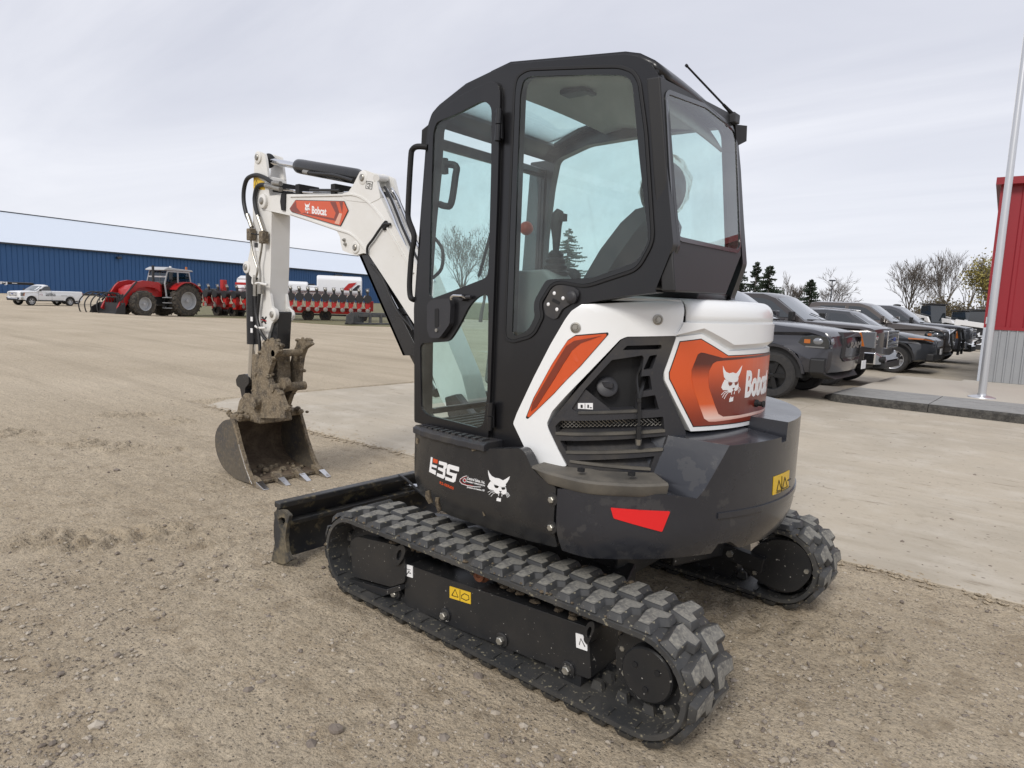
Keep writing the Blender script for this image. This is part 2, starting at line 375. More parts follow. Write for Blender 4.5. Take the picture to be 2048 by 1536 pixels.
m_rust = mat('rust', (0.22, 0.075, 0.03), 0.8, noise=(25, 0.7, (0.08, 0.04, 0.03)))
m_tooth = mat('polished_tooth', (0.62, 0.62, 0.63), 0.28, 1.0, noise=(18, 0.8, (0.2, 0.16, 0.12), 0.55, 0.7))
m_glass = glassmat('tinted_glass', (0.885, 0.965, 0.955), dust=.07)
m_cglass = glassmat('clear_glass', (0.55, 0.62, 0.62))
m_darkglass = mat('dark_window', (0.02, 0.025, 0.03), 0.05, coat=0.5, spec=0.8)
m_liner = mat('grey_headliner', (0.36, 0.34, 0.32), 0.8)
m_seat = mat('black_seat_cloth', (0.018, 0.019, 0.022), 0.8, bump=(200, 0.2, 0.002))
m_int = mat('grey_trim', (0.10, 0.10, 0.10), 0.6)
# ================================================================ EXCAVATOR
EX = thing('mini_excavator', 'white, orange and charcoal mini excavator with closed cab, rubber tracks and muddy bucket', 'excavator')
# ---- undercarriage
XS, XF, RB, ZC = -0.791, 0.792, 0.196, 0.2183
LOOP = 2*(XF-XS)+2*math.pi*RB
def loop(t, r=RB):
    """point and outward normal on the crawler loop at distance t"""
    t %= LOOP; a = XF-XS; h = math.pi*RB
    if t < a: return (XS+t, ZC+r, 0, 1)
    t -= a
    if t < h: q = t/RB; return (XF+r*math.sin(q), ZC+r*math.cos(q), math.sin(q), math.cos(q))
    t -= h
    if t < a: return (XF-t, ZC-r, 0, -1)
    t -= a; q = t/RB; return (XS-r*math.sin(q), ZC-r*math.cos(q), -math.sin(q), -math.cos(q))
def lug_mb(sg):
    top = [(-.032, .130), (.016, .130), (.035, .036), (.030, -.003), (-.052, -.007), (-.056, .038), (-.028, .056)]
    bot = [(-.044, .140), (.028, .140), (.046, .036), (.040, -.014), (-.064, -.014), (-.068, .046), (-.040, .066)]
    mb = MB(); t = [Vector((x, sg*y, .020)) for x, y in top]; b = [Vector((x, sg*y, -.004)) for x, y in bot]
    mb.add(t+b, [tuple(range(7)), tuple(range(7, 14))]+[(i, (i+1) % 7, 7+(i+1) % 7, 7+i) for i in range(7)], 0)
    mb.m[0] = 1
    return mb
def soften(me, w_=.004):
    bm = bmesh.new(); bm.from_mesh(me); bmesh.ops.bevel(bm, geom=[e for e in bm.edges if e.verts[0].co.z > 0 or e.verts[1].co.z > 0], offset=w_, segments=2, affect='EDGES', profile=.5); bm.to_mesh(me); bm.free()
    me.shade_smooth(); me.set_sharp_from_angle(angle=R(50))
lug0 = lug_mb(1).build('tread_lug', [m_rub, m_lugtop], None, smooth=False); LM = lug0.data; soften(LM); bpy.data.objects.remove(lug0)
lug0 = lug_mb(-1).build('tread_lug', [m_rub, m_lugtop], None, smooth=False); LM2 = lug0.data; soften(LM2); bpy.data.objects.remove(lug0)
def track(y0, y1):
    """y0 inner, y1 outer edge"""
    n = 150; lo, hi = min(y0, y1), max(y0, y1); mb = MB(); rings = []
    prof = [(lo, -.012), (lo+.02, 0), (hi-.02, 0), (hi, -.012), (hi, -.03), (hi-.05, -.034), (lo+.05, -.034), (lo, -.03)]
    for i in range(n+1):
        x, z, nx, nz = loop(LOOP*i/n)
        rings.append([Vector((x+nx*d, y, z+nz*d)) for y, d in prof])
    mb.loft(rings, True, False)
    T = mb.build('rubber_track', m_rub, EX, angle=50)
    NL = 41; mid = (lo+hi)/2
    for i in range(NL):
        for k, (me, y, sh) in enumerate(((LM, mid+.018, 0), (LM2, mid-.018, .5))):
            t = LOOP*(i+sh)/NL; x, z, nx, nz = loop(t); o = bpy.data.objects.new('tread_lug', me); col.objects.link(o); o.parent = T
            fx = Vector((nz, 0, -nx)); m = Matrix(((fx.x, 0, nx, x), (0, 1, 0, y), (fx.z, 0, nz, z), (0, 0, 0, 1)))
            if (y1 < 0): pass
            o.matrix_local = m
    g = MB()
    for i in range(NL):
        x, z, nx, nz = loop(LOOP*(i+.25)/NL); fx = Vector((nz, 0, -nx)); rot = Matrix(((fx.x, 0, nx), (0, 1, 0), (fx.z, 0, nz)))
        for yy in (mid-.035, mid+.035): g.box((x-nx*.05, yy, z-nz*.05), (.034, .022, .04), rot, taper=(1.5, 1.2))
        g.box((x-nx*.036, hi-.035, z-nz*.036), (.014, .05, .006), rot); g.box((x-nx*.036, lo+.035, z-nz*.036), (.014, .05, .006), rot)
    o = g.build('guide_lugs', m_rub, T, smooth=False); tag(o, kind='stuff')
    rn = random.Random(int(y0*1000)); c = MB()
    for k in range(330):
        t = rn.uniform(0, LOOP); x, z, nx, nz = loop(t); y = rn.choice([rn.uniform(lo+.004, hi-.004), hi-rn.uniform(.002, .02), lo+rn.uniform(.002, .02)]); r = rn.lognormvariate(math.log(.0042), .45)
        if nz < -.9: continue
        c.ball((x, y, z), (r*1.4, r*1.4, r*.8), 5, 4)
    tag(c.build('track_dirt', m_dirt, T, smooth=False), kind='stuff')
    return T
track(.555, .875); track(-.555, -.875)
TW = Wall([(1.3, .80), (-1.3, .80)])
TWR = Wall([(1.3, -.575), (-1.3, -.575)])
def trackframe(yo, yi, sg):
    """sg=+1 left. built from survey points on the outer face and mirrored for the right"""
    def poly(pts, y=.80): return [(U(a, b, 1, y).x, U(a, b, 1, y).z) for a, b in pts]
    beam = poly(Z3((450, 350), (700, 440), (1020, 548), (1325, 655), (1340, 905), (1010, 785), (700, 660), (450, 548)))
    m = MB(); m.xz(rnd(beam, .02), yi, yo); f = m.build('track_frame', m_frame, EX, bevel=.006)
    if sg > 0:
        fb = poly(Z3((190, 245), (225, 222), (400, 262), (452, 290), (452, 440), (385, 462), (205, 412)), .815)
        MB().xz(rnd(fb, .02), yi+.02, yo+.015).build('idler_yoke_cover', m_frame, EX, bevel=.006)
        pl = poly(Z3((205, 415), (385, 465), (450, 445), (455, 470), (370, 497), (215, 445)), .80)
        MB().xz(pl, yi+.05, yo+.03).build('yoke_plate', m_frame, EX, bevel=.003)
        for pts in (((392, 350), (398, 300), (420, 264), (446, 262), (456, 292), (440, 330), (418, 362)), ((1302, 720), (1306, 660), (1330, 625), (1352, 628), (1356, 660), (1340, 700), (1322, 742))):
            o = poly(Z3(*pts), .83); c = (sum(p[0] for p in o)/7, sum(p[1] for p in o)/7)
            MB().xz(rnd(o, .012), yo-.03, yo+.03, holes=[[((p[0]-c[0])*.42+c[0], (p[1]-c[1])*.5+c[1]) for p in rnd(o, .012)]]).build('tie_down_eye', m_frame, EX, bevel=.004)
        for q in ((405, 492), (640, 597), (910, 715), (1225, 855)):
            a = U(*Z3(q)[0], 1, .81)
            MB().lathe((a.x, .79, a.z), (0, 1, 0), [(0, .030), (.018, .030), (.020, .026)], 20).build('roller_cap', m_frame, f)
            MB().lathe((a.x, .808, a.z), (0, 1, 0), [(0, .017), (.016, .017), (.019, .014)], 6).build('roller_bolt', m_bolt, f, smooth=False)
            MB().cyl((a.x, .60, a.z-.035), (a.x, .79, a.z-.035), .052, n=20).build('track_roller', m_frame, EX)
        a = U(*Z3((812, 400))[0], 1, .76)
        MB().lathe((a.x, .62, a.z), (0, 1, 0), [(0, .03), (.04, .04), (.13, .04), (.14, .03), (.155, .03), (.157, .014), (.15, .010)], 20).build('carrier_roller', m_rust, EX)
        # mud lying on the frame
        d = MB(); random.seed(3)
        for k in range(90):
            x = random.uniform(.05, .62); d.ball((x, random.uniform(.60, .79), .335-.03*abs(x-.35)+random.uniform(-.01, .02)), (random.uniform(.01, .035), random.uniform(.01, .03), random.uniform(.006, .018)), 6, 4)
        for k in range(60):
            d.ball((random.uniform(-.6, .0), random.uniform(.60, .78), .31+random.uniform(-.012, .012)), (random.uniform(.01, .03), random.uniform(.01, .03), random.uniform(.005, .012)), 6, 4)
        tag(d.build('packed_dirt', m_dirt, EX), kind='stuff')
    else:
        for i in range(4): MB().cyl((.5-.33*i, -.62, .09), (.5-.33*i, -.79, .09), .052, n=16).build('track_roller', m_frame, EX)
    ye = yo-sg*.0
    s = MB(); n = 18; pts = []
    for i in range(n*4):
        a = 2*math.pi*i/(n*4); r = .165 if i % 4 < 2 else .145; pts.append((XS+r*math.cos(a), ZC+r*math.sin(a)))
    ym = sg*.715
    s.xz(pts, ym-.02, ym+.02).build('drive_sprocket', m_frame, EX, bevel=.003)
    MB().lathe((XS, ym-sg*.13, ZC), (0, sg, 0), [(0, .14), (.13, .14), (.135, .155), (.155, .155), (.158, .11), (.162, .098)], 36).build('final_drive', m_frame, EX)
    dsk = MB().lathe((XS, ym, ZC), (0, sg, 0), [(.02, .098), (.078, .098), (.084, .092), (.086, .0)], 40, caps=False).build('hub_cap', m_frame, EX)
    for k in range(3):
        a = 2*math.pi*k/3+.5
        MB().cyl((XS+.05*math.cos(a), ym+sg*.085, ZC+.05*math.sin(a)), (XS+.05*math.cos(a), ym+sg*.089, ZC+.05*math.sin(a)), .011, n=12).build('hub_plug', m_blk, dsk)
    for k in range(9):
        a = 2*math.pi*k/9+.2
        MB().cyl((XS+.132*math.cos(a), ym+sg*.02, ZC+.132*math.sin(a)), (XS+.132*math.cos(a), ym+sg*.03, ZC+.132*math.sin(a)), .010, n=6).build('sprocket_bolt', m_bolt, EX, smooth=False)
    MB().lathe((XF, ym-sg*.05, ZC), (0, sg, 0), [(0, .13), (.03, .155), (.07, .155), (.10, .13), (.105, .05)], 32).build('front_idler', m_frame, EX)
    MB().box((XF-.12, ym, ZC), (.30, .11, .10)).build('idler_fork', m_frame, EX, bevel=.005)
trackframe(.80, .60, 1); trackframe(-.80, -.60, -1)
# cover on the inner side of the far track
cov = [(U(a, b, 1, -.56).x, U(a, b, 1, -.56).z) for a, b in Z8((625, 565), (700, 485), (800, 455), (890, 470), (955, 525), (985, 600), (970, 665), (905, 722), (850, 730), (740, 690), (625, 612))]
c1 = MB().xz(rnd(cov, .03), -.60, -.56).build('sprocket_guard', m_frame, EX, bevel=.006)
for q in ((690, 628), (955, 622), (640, 540)):
    a = U(*Z8(q)[0], 1, -.555); MB().cyl((a.x, -.56, a.z), (a.x, -.548, a.z), .012, n=6).build('guard_bolt', m_bolt, c1, smooth=False)
MB().box((-.52, -.54, .235), (.42, .05, .075), Matrix.Rotation(-.12, 3, 'Y')).build('inner_brace', m_frame, EX, bevel=.004)
MB().cyl((-.56, -.515, .232), (-.56, -.50, .232), .018, n=6).build('brace_bolt', m_bolt, EX, smooth=False)
cf = MB(); cf.box((0, 0, .33), (.75, .62, .14)); 
for sx in (-1, 1):
    for sy in (-1, 1): cf.box((sx*.38, sy*.42, .27), (.2, .42, .13), Matrix.Rotation(sx*sy*-.35, 3, 'Z'))
cf.build('centre_frame', m_frame, EX, bevel=.012)
MB().lathe((0, 0, .39), (0, 0, 1), [(0, .36), (.10, .36), (.10, .40), (.20, .40)], 48).build('slew_ring', m_frame, EX)
# ---- stickers on the track frame
def sticker(wall, z, pts, m, parent, d=.0015, name='sticker'):
    return sheet(wall, wall.hits(z(*pts)), d1=d, d0=-.001).build(name, m, parent, smooth=False)
sticker(TW, Z3, ((452, 352), (491, 362), (491, 418), (452, 406)), m_wprint, EX, .003)
sticker(TW, Z3, ((1267, 680), (1300, 690), (1322, 735), (1322, 766), (1270, 748)), m_wprint, EX, .003)
ys = sticker(TW, Z3, ((667, 457), (767, 488), (767, 543), (667, 512)), m_yel, EX, .003, 'warning_sticker')
def mark(wall, zz, pts, w, m, parent, d=.0035, name='pictogram', closed=False):
    q = wall.hits(zz(*pts)); q = q+[q[0]] if closed else q
    return rail(wall, q, w, d, d-.003).build(name, m, parent, smooth=False)
mark(TW, Z3, ((678, 500), (694, 472), (708, 510)), .0035, m_bprint, ys, .0045, closed=True)
mark(TW, Z3, ((717, 474), (717, 527)), .002, m_bprint, ys, .0045)
mark(TW, Z3, ((725, 500), (738, 492), (758, 502), (760, 520), (745, 524), (724, 514)), .003, m_bprint, ys, .0045, closed=True)
mark(TW, Z3, ((462, 375), (482, 380)), .002, m_bprint, EX, .0045); mark(TW, Z3, ((464, 402), (474, 384), (484, 398), (470, 392)), .003, m_bprint, EX, .0045)
mark(TW, Z3, ((1285, 735), (1292, 705), (1312, 745)), .003, m_bprint, EX, .0045)
# ---- dozer blade
def bladex(z): return 1.475-.055*((z-.17)/.17)**2
zs = [.02+.29*i/10 for i in range(11)]
pf = [(bladex(z)+.011, z) for z in zs]+[(bladex(z)-.011, z) for z in zs[::-1]]
m_blade = mat('blade_black', (0.02, 0.021, 0.024), 0.4, noise=[(5, 0.6, (0.05, 0.045, 0.038), 0.4, 0.7, 0.6), (13, 0.95, (0.16, 0.135, 0.08), 0.56, 0.66)])
BL = MB().xz(pf, -.875, .865).build('dozer_blade', m_blade, EX, angle=45)
MB().box((1.435, 0, .325), (.06, 1.75, .035)).box((1.43, 0, .215), (.055, 1.70, .03)).build('blade_rib', m_blade, BL, bevel=.008)
ep = [(U(a, b, 1, .875).x, U(a, b, 1, .875).z) for a, b in Z5((445, 1132), (470, 1120), (505, 1123), (537, 1155), (520, 1220), (512, 1290), (522, 1370), (545, 1420), (500, 1442), (428, 1432), (440, 1370), (456, 1290), (452, 1200))]
hole = [(U(a, b, 1, .875).x, U(a, b, 1, .875).z) for a, b in Z5((470, 1175), (490, 1162), (510, 1170), (512, 1190), (500, 1215), (478, 1205))]
m_bend = mat('muddy_blade_end', (0.03, 0.03, 0.03), 0.7, noise=(11, 0.95, (0.17, 0.14, 0.09), 0.42, 0.60), bump=(40, .4, .008))
MB().xz(rnd(ep, .01), .862, .884, holes=[hole]).build('blade_end_plate', m_bend, BL, bevel=.004)
MB().xz([(1.33, .03), (1.47, .0), (1.5, .3), (1.42, .345), (1.36, .2)], -.884, -.862).build('blade_end_plate', m_bend, BL, bevel=.004)
b = MB()
for s in (-1, 1): b.tube([(1.44, s*.28, .17), (1.0, s*.27, .22), (.42, s*.22, .3)], .045, 6)
b.build('blade_arm', m_frame, EX, bevel=.01)
MB().cyl((1.40, 0, .27), (.95, 0, .36), .02, n=12).build('blade_ram_rod', m_chrome, EX)
MB().cyl((.98, 0, .355), (.5, 0, .44), .045, n=16).build('blade_ram', m_frame, EX)
tag(MB().tube(spline([Vector((1.41, .03, .35)), Vector((1.25, .10, .36)), Vector((1.02, .13, .30)), Vector((.72, .22, .36))], 8), .008, 6).build('blade_hose', m_hose, EX))
# ---- house: skirt and counterweight
PLH = [(.615, .30), (.595, .52), (.56, .66), (.47, .755), (.30, .79), (0, .80), (-.30, .80)]
for k in range(25):
    a = R(122+116*k/24); PLH.append((.95*math.cos(a), .95*math.sin(a)))
PLH += [(-.3, -.79), (.2, -.79), (.5, -.7), (.58, -.5)]
def offh(z): return 0.0 if z > .68 else -.10*((.68-z)/.14)**2*.5
HW = Wall(PLH, offh, smooth=2)
core = HW.P*0.965
MB().prism([tuple(p) for p in core[::4]], lambda x, y: Vector((x, y, .60)), lambda x, y: Vector((x, y, .79))).build('house_floor', m_blk, EX, smooth=False)
sk = Z2((112, 712), (135, 703), (180, 745), (300, 775), (460, 838), (475, 822), (640, 822), (662, 850), (690, 915), (735, 965), (808, 1008), (815, 1305), (690, 1275), (560, 1238), (420, 1192), (290, 1148), (190, 1085), (135, 1015), (112, 900))
SK = sheet(HW, HW.hits(rnd(sk, 6)), d1=.0, d0=-.05).build('lower_side_cover', m_char, EX, bevel=.006)
# cab step with a scalloped grip edge
st = MB(); P0 = HW.hit(*Z2((128, 722))[0]); P1 = HW.hit(*Z2((470, 812))[0]); zt = (P0[1]+P1[1])/2
ss = [P0[0]+(P1[0]-P0[0])*i/24 for i in range(25)]
prof = [(-.10, .015), (-.005, .015), (.012, .006), (.012, -.02), (-.10, -.02)]
st.loft([[HW.pt(s, P0[1]+(P1[1]-P0[1])*i/24+dz, d+(.004 if i % 4 < 2 and d > 0 else 0)) for d, dz in prof] for i, s in enumerate(ss)])
STP = st.build('cab_step', m_plast, EX, smooth=False, bevel=.003)
g = MB()
for i in range(2, 24, 2):
    s = ss[i]; z = P0[1]+(P1[1]-P0[1])*i/24+.016
    g.box(HW.pt(s, z+.002, -.028), (.022, .045, .01))
g.build('grip_studs', m_plast, STP, smooth=False)
# counterweight: lower band right round the tail
a0 = HW.hit(*Z2((822, 1020))[0]); S_end = HW.S[-1]-.75
lowpx = Z2((820, 1016), (1000, 1022), (1200, 1036), (1380, 1048), (1480, 1064))
top = HW.hits(lowpx); zt = top[-1][1]; botz = .555
b1 = HW.hit(*Z2((820, 1310))[0])
bb = HW.hits(Z2((1650, 1335), (1655, 1278), (1600, 1275), (1570, 1320)))
bz = min(b1[1], botz+.03); ZT0 = zt
UA = HW.hit(*Z2((1492, 1064))[0]); UB = HW.hit(*Z2((1652, 806))[0]); UC = HW.hit(*Z2((1905, 762))[0]); ztop = (UB[1]+UC[1])/2
head = [top[0]]+top[1:-1]
tail = [(S_end, botz), (bb[0][0]+.03, botz), (bb[1][0], botz+.045), (bb[2][0], botz+.045), (bb[3][0], botz), (a0[0], b1[1])]
outer = head+[UA, (UA[0]+.03, UA[1]+.03), UB, (UC[0], ztop), (UC[0]+.005, ztop-.022), (UC[0]+.05, ztop-.022), (UC[0]+.055, ztop+.055), (S_end, ztop+.055)]+tail
inn = head+[(UA[0]-.17, UA[1]), (UA[0]-.165, UA[1]+.03), (UB[0]-.235, ztop+.01), (UC[0]-.01, ztop+.02), (UC[0]-.005, ztop-.002), (UC[0]+.04, ztop-.002), (UC[0]+.045, ztop+.06), (S_end, ztop+.06)]+tail
CWT = sheet(HW, outer, inn, d1=.004, d0=-.19).build('counterweight', m_cw, EX, bevel=.016, seg=4, angle=32)
sheet(HW, [(S_end+.006, .60), (HW.S[-1]-.02, .60), (HW.S[-1]-.02, .87), (S_end+.006, .87)], d1=0, d0=-.05).build('lower_side_cover', m_char, EX, bevel=.006)
# raised moulding line and tie-down dents
ml = HW.hits(Z2((1592, 1148), (1700, 1140), (1850, 1105), (1950, 1050))); ml = [(s, ml[0][1]) for s, z in ml]+[(ml[0][0]+1.3, ml[0][1])]
rail(HW, ml, .022, .010, 0).build('moulding', m_cw, CWT, bevel=.004)
rf = sheet(HW, HW.hits(rnd(Z2((1075, 1110), (1366, 1128), (1326, 1228), (1090, 1162)), 3), .006), d1=.008, d0=.0).build('reflector', m_red, CWT, bevel=.001)
yl = sheet(HW, HW.hits(Z2((1872, 960), (1947, 928), (1942, 1012), (1867, 1049)), .006), d1=.007, d0=.0).build('warning_sticker', m_yel, CWT, smooth=False)
for pts in (((1877, 1028), (1887, 975), (1900, 1020)), ((1905, 1016), (1916, 960), (1928, 1005))): mark(HW, Z2, pts, .004, m_bprint, yl, .009, closed=True)
mark(HW, Z2, ((1902, 955), (1900, 1030)), .002, m_bprint, yl, .009); mark(HW, Z2, ((1930, 975), (1944, 968)), .006, m_bprint, yl, .009)
mark(HW, Z2, ((1874, 1036), (1942, 1004)), .002, m_bprint, yl, .009)
for q in ((793, 1070), (789, 1205)):
    s, z = HW.hit(*Z2(q)[0]); c = HW.pt(s, z); n = HW.pt(s, z, .1)-c
    MB().lathe(c, n, [(0, .026), (.004, .024), (.005, .016)], 20).build('bolt_washer', m_char, SK)
    MB().lathe(c, n, [(0, .013), (.014, .013), (.016, .010)], 6).build('cover_bolt', m_bolt, SK, smooth=False)
mb = MB()
for pts in (((172, 1030), (190, 1025), (196, 1060), (204, 1085), (190, 1092), (176, 1068)), ((222, 1060), (238, 1062), (236, 1090), (248, 1120), (236, 1134), (226, 1110)), ((395, 805), (410, 800), (418, 830), (400, 835)), ((128, 770), (136, 775), (134, 800), (127, 796)), ((450, 1130), (462, 1150), (456, 1152))):
    sheet(HW, HW.hits(Z2(*pts), .004), d1=.005, d0=-.001, mb=mb)
tag(mb.build('mud_splash', m_mud, SK, smooth=False), kind='stuff')
# ---- ledge behind the cab door
LS0 = HW.hit(*Z2((672, 912))[0], .02)[0]; LS1 = HW.hit(*Z2((1372, 990))[0], .02)[0]
zl = [HW.hit(*Z2(q)[0], .02)[1] for q in ((690, 915), (1000, 962), (1340, 1000))]
lg = MB(); rings = []
for i in range(31):
    t = i/30; s = LS0+(LS1-LS0)*t; z = zl[0]*(1-t)+zl[2]*t; h = .05*min(1, .35+t*4); bulge = .022*min(1, t*6, (1-t)*5+.05)
    rings.append([HW.pt(s, z+.004, -.14), HW.pt(s, z, bulge-.008), HW.pt(s, z-.008, bulge), HW.pt(s, z-h+.01, bulge-.008), HW.pt(s, z-h, bulge-.016), HW.pt(s, z-h, -.14)])
lg.loft(rings); LG = lg.build('side_ledge', m_dusty, EX, bevel=.004)
for q in ((925, 945), (1180, 966)):
    s, z = HW.hit(*Z2(q)[0], -.03); MB().cyl(HW.pt(s, zl[1]-.002, -.04), HW.pt(s, zl[1]+.009, -.04), .014, n=12).build('ledge_plug', m_blk, LG)
# ---- hood
ZH = 1.455; RH = .06
def offd(z): return 0.0 if z <= ZH else -(RH-math.sqrt(max(0, RH*RH-(z-ZH)**2)))
PLD = [(.25, .725), (-.05, .725), (-.25, .72)]
for k in range(25):
    a = R(116+128*k/24); PLD.append((.80*math.cos(a), .80*math.sin(a)))
PLD += [(-.2, -.74), (.1, -.74), (.42, -.72)]
DW = Wall(PLD, offd, smooth=2)
dc = DW.P*.93
back = [tuple(p) for p in dc[::3] if p[0] < -.36 or p[1] < -.28]
MB().prism([(-.30, .66), (-.36, .64)]+back+[(.42, -.30), (-.30, -.30)], lambda x, y: Vector((x, y, .85)), lambda x, y: Vector((x, y, 1.45 if x < -.36 else 1.20))).build('engine_bay', m_blk, EX, smooth=False)
arm = Z2((600, 700), (618, 650), (700, 475), (782, 315), (855, 190), (885, 150), (935, 118), (1441, 150), (1424, 232), (1398, 272), (1155, 276), (1122, 290), (950, 470), (790, 640), (764, 700), (772, 730), (815, 820), (862, 908), (700, 908), (655, 815))
A = DW.hits(rnd(arm, 4)); ztp = ZH+RH-.004; i0 = DW.hit(*Z2((960, 112))[0])[0]; i1 = DW.hit(*Z2((1441, 150))[0])[0]
A = [(s, ztp if (z > ZH-.02 and s > i0) else min(z, ztp)) for s, z in A]
HOOD = sheet(DW, A, d1=.0, d0=-.05, step=.015).build('side_hood', m_white, EX, angle=50)
S0 = i0; SC = i1; SE = DW.S[-1]-.15
def swept(sa, sb, n, deep, name, extra=0.0):
    m = MB(); rings = []
    for i in range(n+1):
        s = sa+(sb-sa)*i/n; dp = deep(s)
        pr = [(extra, ZH-.03), (extra, ZH)] if extra else []
        for k in range(1 if extra else 4, 7):
            a = math.pi/2*k/6; pr.append((extra-(RH-.005)*(1-math.cos(a)), ZH+(RH)*math.sin(a)*.99+.0015))
        P = [DW.pt(s, 0, d)+Vector((0, 0, z)) for d, z in pr]
        e = P[-1]; P.append(DW.pt(s, 0, -dp)+Vector((0, 0, ZH+RH+.002+.024*min(1, dp/.5)))); rings.append(P)
    m.loft(rings, closed=False)
    return m.build(name, m_white, EX, angle=60)
tp = swept(S0+.012, SC-.004, 20, lambda s: .10+.45*max(0, min(1, (s-SC+.22)/.22)), 'hood_top')
sol = tp.modifiers.new('thick', 'SOLIDIFY'); sol.thickness = .012; sol.offset = -1
tp = swept(SC+.004, SE, 60, lambda s: .60, 'tail_hood', .004)
sol = tp.modifiers.new('thick', 'SOLIDIFY'); sol.thickness = .012; sol.offset = -1
# tail hood lip over the tailgate, chamfered below
cap = Z2((1440, 150), (1426, 236), (1404, 268), (1540, 236), (1690, 318), (1830, 305)); C = DW.hits(cap, .02)
cap2 = Z2((1440, 150), (1424, 240), (1396, 280), (1522, 284), (1652, 362), (1822, 346)); C2 = DW.hits(cap2, .0)
zr = C[-1][1]; zr2 = C2[-1][1]
out_ = [(C[0][0]+.003, ZH-.028)]+C[1:5]+[(C[4][0]+.3, zr), (SE-.55, zr), (SE-.45, C[2][1]), (SE, C[2][1]), (SE, ZH-.028)]
in_ = [(C[0][0]+.003, ZH-.028)]+C2[1:5]+[(C2[4][0]+.3, zr2), (SE-.55, zr2), (SE-.45, C2[2][1]), (SE, C2[2][1]), (SE, ZH-.028)]
sheet(DW, out_, in_, d1=.012, d0=-.025).build('tail_hood_lip', m_white, tp, bevel=.008, seg=3)
# latches
for q in ((905, 232), (1306, 193)):
    s, z = DW.hit(*Z2(q)[0]); c = DW.pt(s, z); n = DW.pt(s, z, .1)-c
    MB().lathe(c, n, [(0, .020), (.003, .020), (.004, .015), (.001, .013), (.001, .009), (.005, .008)], 24).build('hood_latch', m_steel, HOOD)
# orange blade on the arm
def print_on(wall, pts, m, parent, d, name, r=0, base=0.0):
    p = rnd(pts, r) if r else pts
    return sheet(wall, wall.hits(p, base), d1=d, d0=base-.0015).build(name, m, parent, smooth=False)
fl = Z2((662, 672), (700, 575), (790, 410), (868, 292), (905, 268), (1064, 255), (1066, 265), (930, 420), (800, 555), (672, 678))
print_on(DW, [(x, y) for x, y in fl], m_bprint, HOOD, .0012, 'flash_outline', 2)
cx = sum(p[0] for p in fl)/len(fl); cy = sum(p[1] for p in fl)/len(fl)
print_on(DW, [(cx+(x-cx)*.955, cy+(y-cy)*.965) for x, y in fl], m_orange, HOOD, .0034, 'orange_flash', 2)
print_on(DW, Z2((690, 640), (698, 600), (780, 460), (862, 322), (900, 296), (1030, 272), (930, 308), (888, 345), (806, 480), (716, 620)), m_orange_d, HOOD, .0052, 'flash_shade')
# ---- tailgate with the big orange print
TG = Z2((1398, 278), (1370, 360), (1338, 450), (1340, 490), (1400, 610), (1466, 738)); tg = DW.hits(TG)
tr = DW.hits(Z2((1600, 716), (1800, 655))); zb_ = tg[-1][1]
t_in = DW.hits(Z2((1520, 276), (1652, 356), (1800, 345)))
SEg = SE-.30
full = tg+[(SEg, zb_), (SEg+.15, tg[2][1]), (SEg, ZH-.16)]+[(SEg-.3, t_in[2][1]), (t_in[2][0], t_in[2][1]+.006), (t_in[1][0], t_in[1][1]+.008), (t_in[0][0], t_in[0][1]+.01)]
GATE = sheet(DW, full, d1=.0, d0=-.04).build('tailgate', m_white, EX, bevel=.004)
def inset(P, e):
    P = [Vector(p) for p in P]; ar = sum(P[i-1].x*P[i].y-P[i].x*P[i-1].y for i in range(len(P))); sg = 1 if ar > 0 else -1; o = []
    for i in range(len(P)):
        a = (P[i]-P[i-1]).normalized(); b = (P[(i+1) % len(P)]-P[i]).normalized(); n = Vector((-a.y-b.y, a.x+b.x))
        n = n.normalized()*e/max(.35, math.sqrt(max(0.01, (1+a.dot(b))/2))); o.append(tuple(P[i]+n*sg))
    return o
sheet(DW, inset(full, .017), d1=.0012, d0=-.001).build('print_outline', m_bprint, GATE, smooth=False)
orr = inset(full, .0205)
def gradmat(name, c0, c1, z0, z1, extra=None):
    m = mat(name, c0, .32, coat=.3); t = m.node_tree; b = t.nodes['Principled BSDF']; c = t.nodes.new('ShaderNodeTexCoord'); s = t.nodes.new('ShaderNodeSeparateXYZ')
    t.links.new(c.outputs['Object'], s.inputs[0]); r = t.nodes.new('ShaderNodeMapRange'); r.inputs[1].default_value = z0; r.inputs[2].default_value = z1
    r.interpolation_type = 'SMOOTHSTEP'; t.links.new(s.outputs[2], r.inputs[0]); x = t.nodes.new('ShaderNodeMixRGB'); t.links.new(r.outputs[0], x.inputs[0])
    x.inputs[1].default_value = (*c0, 1); x.inputs[2].default_value = (*c1, 1); t.links.new(x.outputs[0], b.inputs['Base Color']); return m
zlo, zhi = zb_, tg[0][1]
sheet(DW, orr, d1=.002, d0=-.001).build('orange_print', gradmat('orange_fade', (.22, .028, .012), (.66, .095, .02), zlo+.02, zlo+.20), GATE, smooth=False)
hk = ZT((400, 640), (480, 440), (520, 415), (560, 420), (800, 485), (1100, 465), (1345, 430)); hk2 = ZT((1345, 460), (1100, 492), (800, 520), (720, 530), (670, 560), (625, 650), (612, 760), (620, 860), (700, 1100), (740, 1200), (800, 1235), (1000, 1215), (1200, 1170), (1345, 1115))
hk3 = ZT((1345, 1150), (1200, 1210), (1000, 1255), (700, 1300), (620, 1300), (560, 1260), (500, 1100), (430, 900), (400, 740))
h1 = DW.hits(hk); h2 = DW.hits(hk2); h3 = DW.hits(hk3)
e = .75
h1.append((h1[-1][0]+e, h1[-1][1])); h2 = [(h2[0][0]+e, h2[0][1])]+h2+[(h2[-1][0]+e, h2[-1][1]-.0)]; h3 = [(h3[0][0]+e, h3[0][1])]+h3
zm = (zlo+zhi)/2
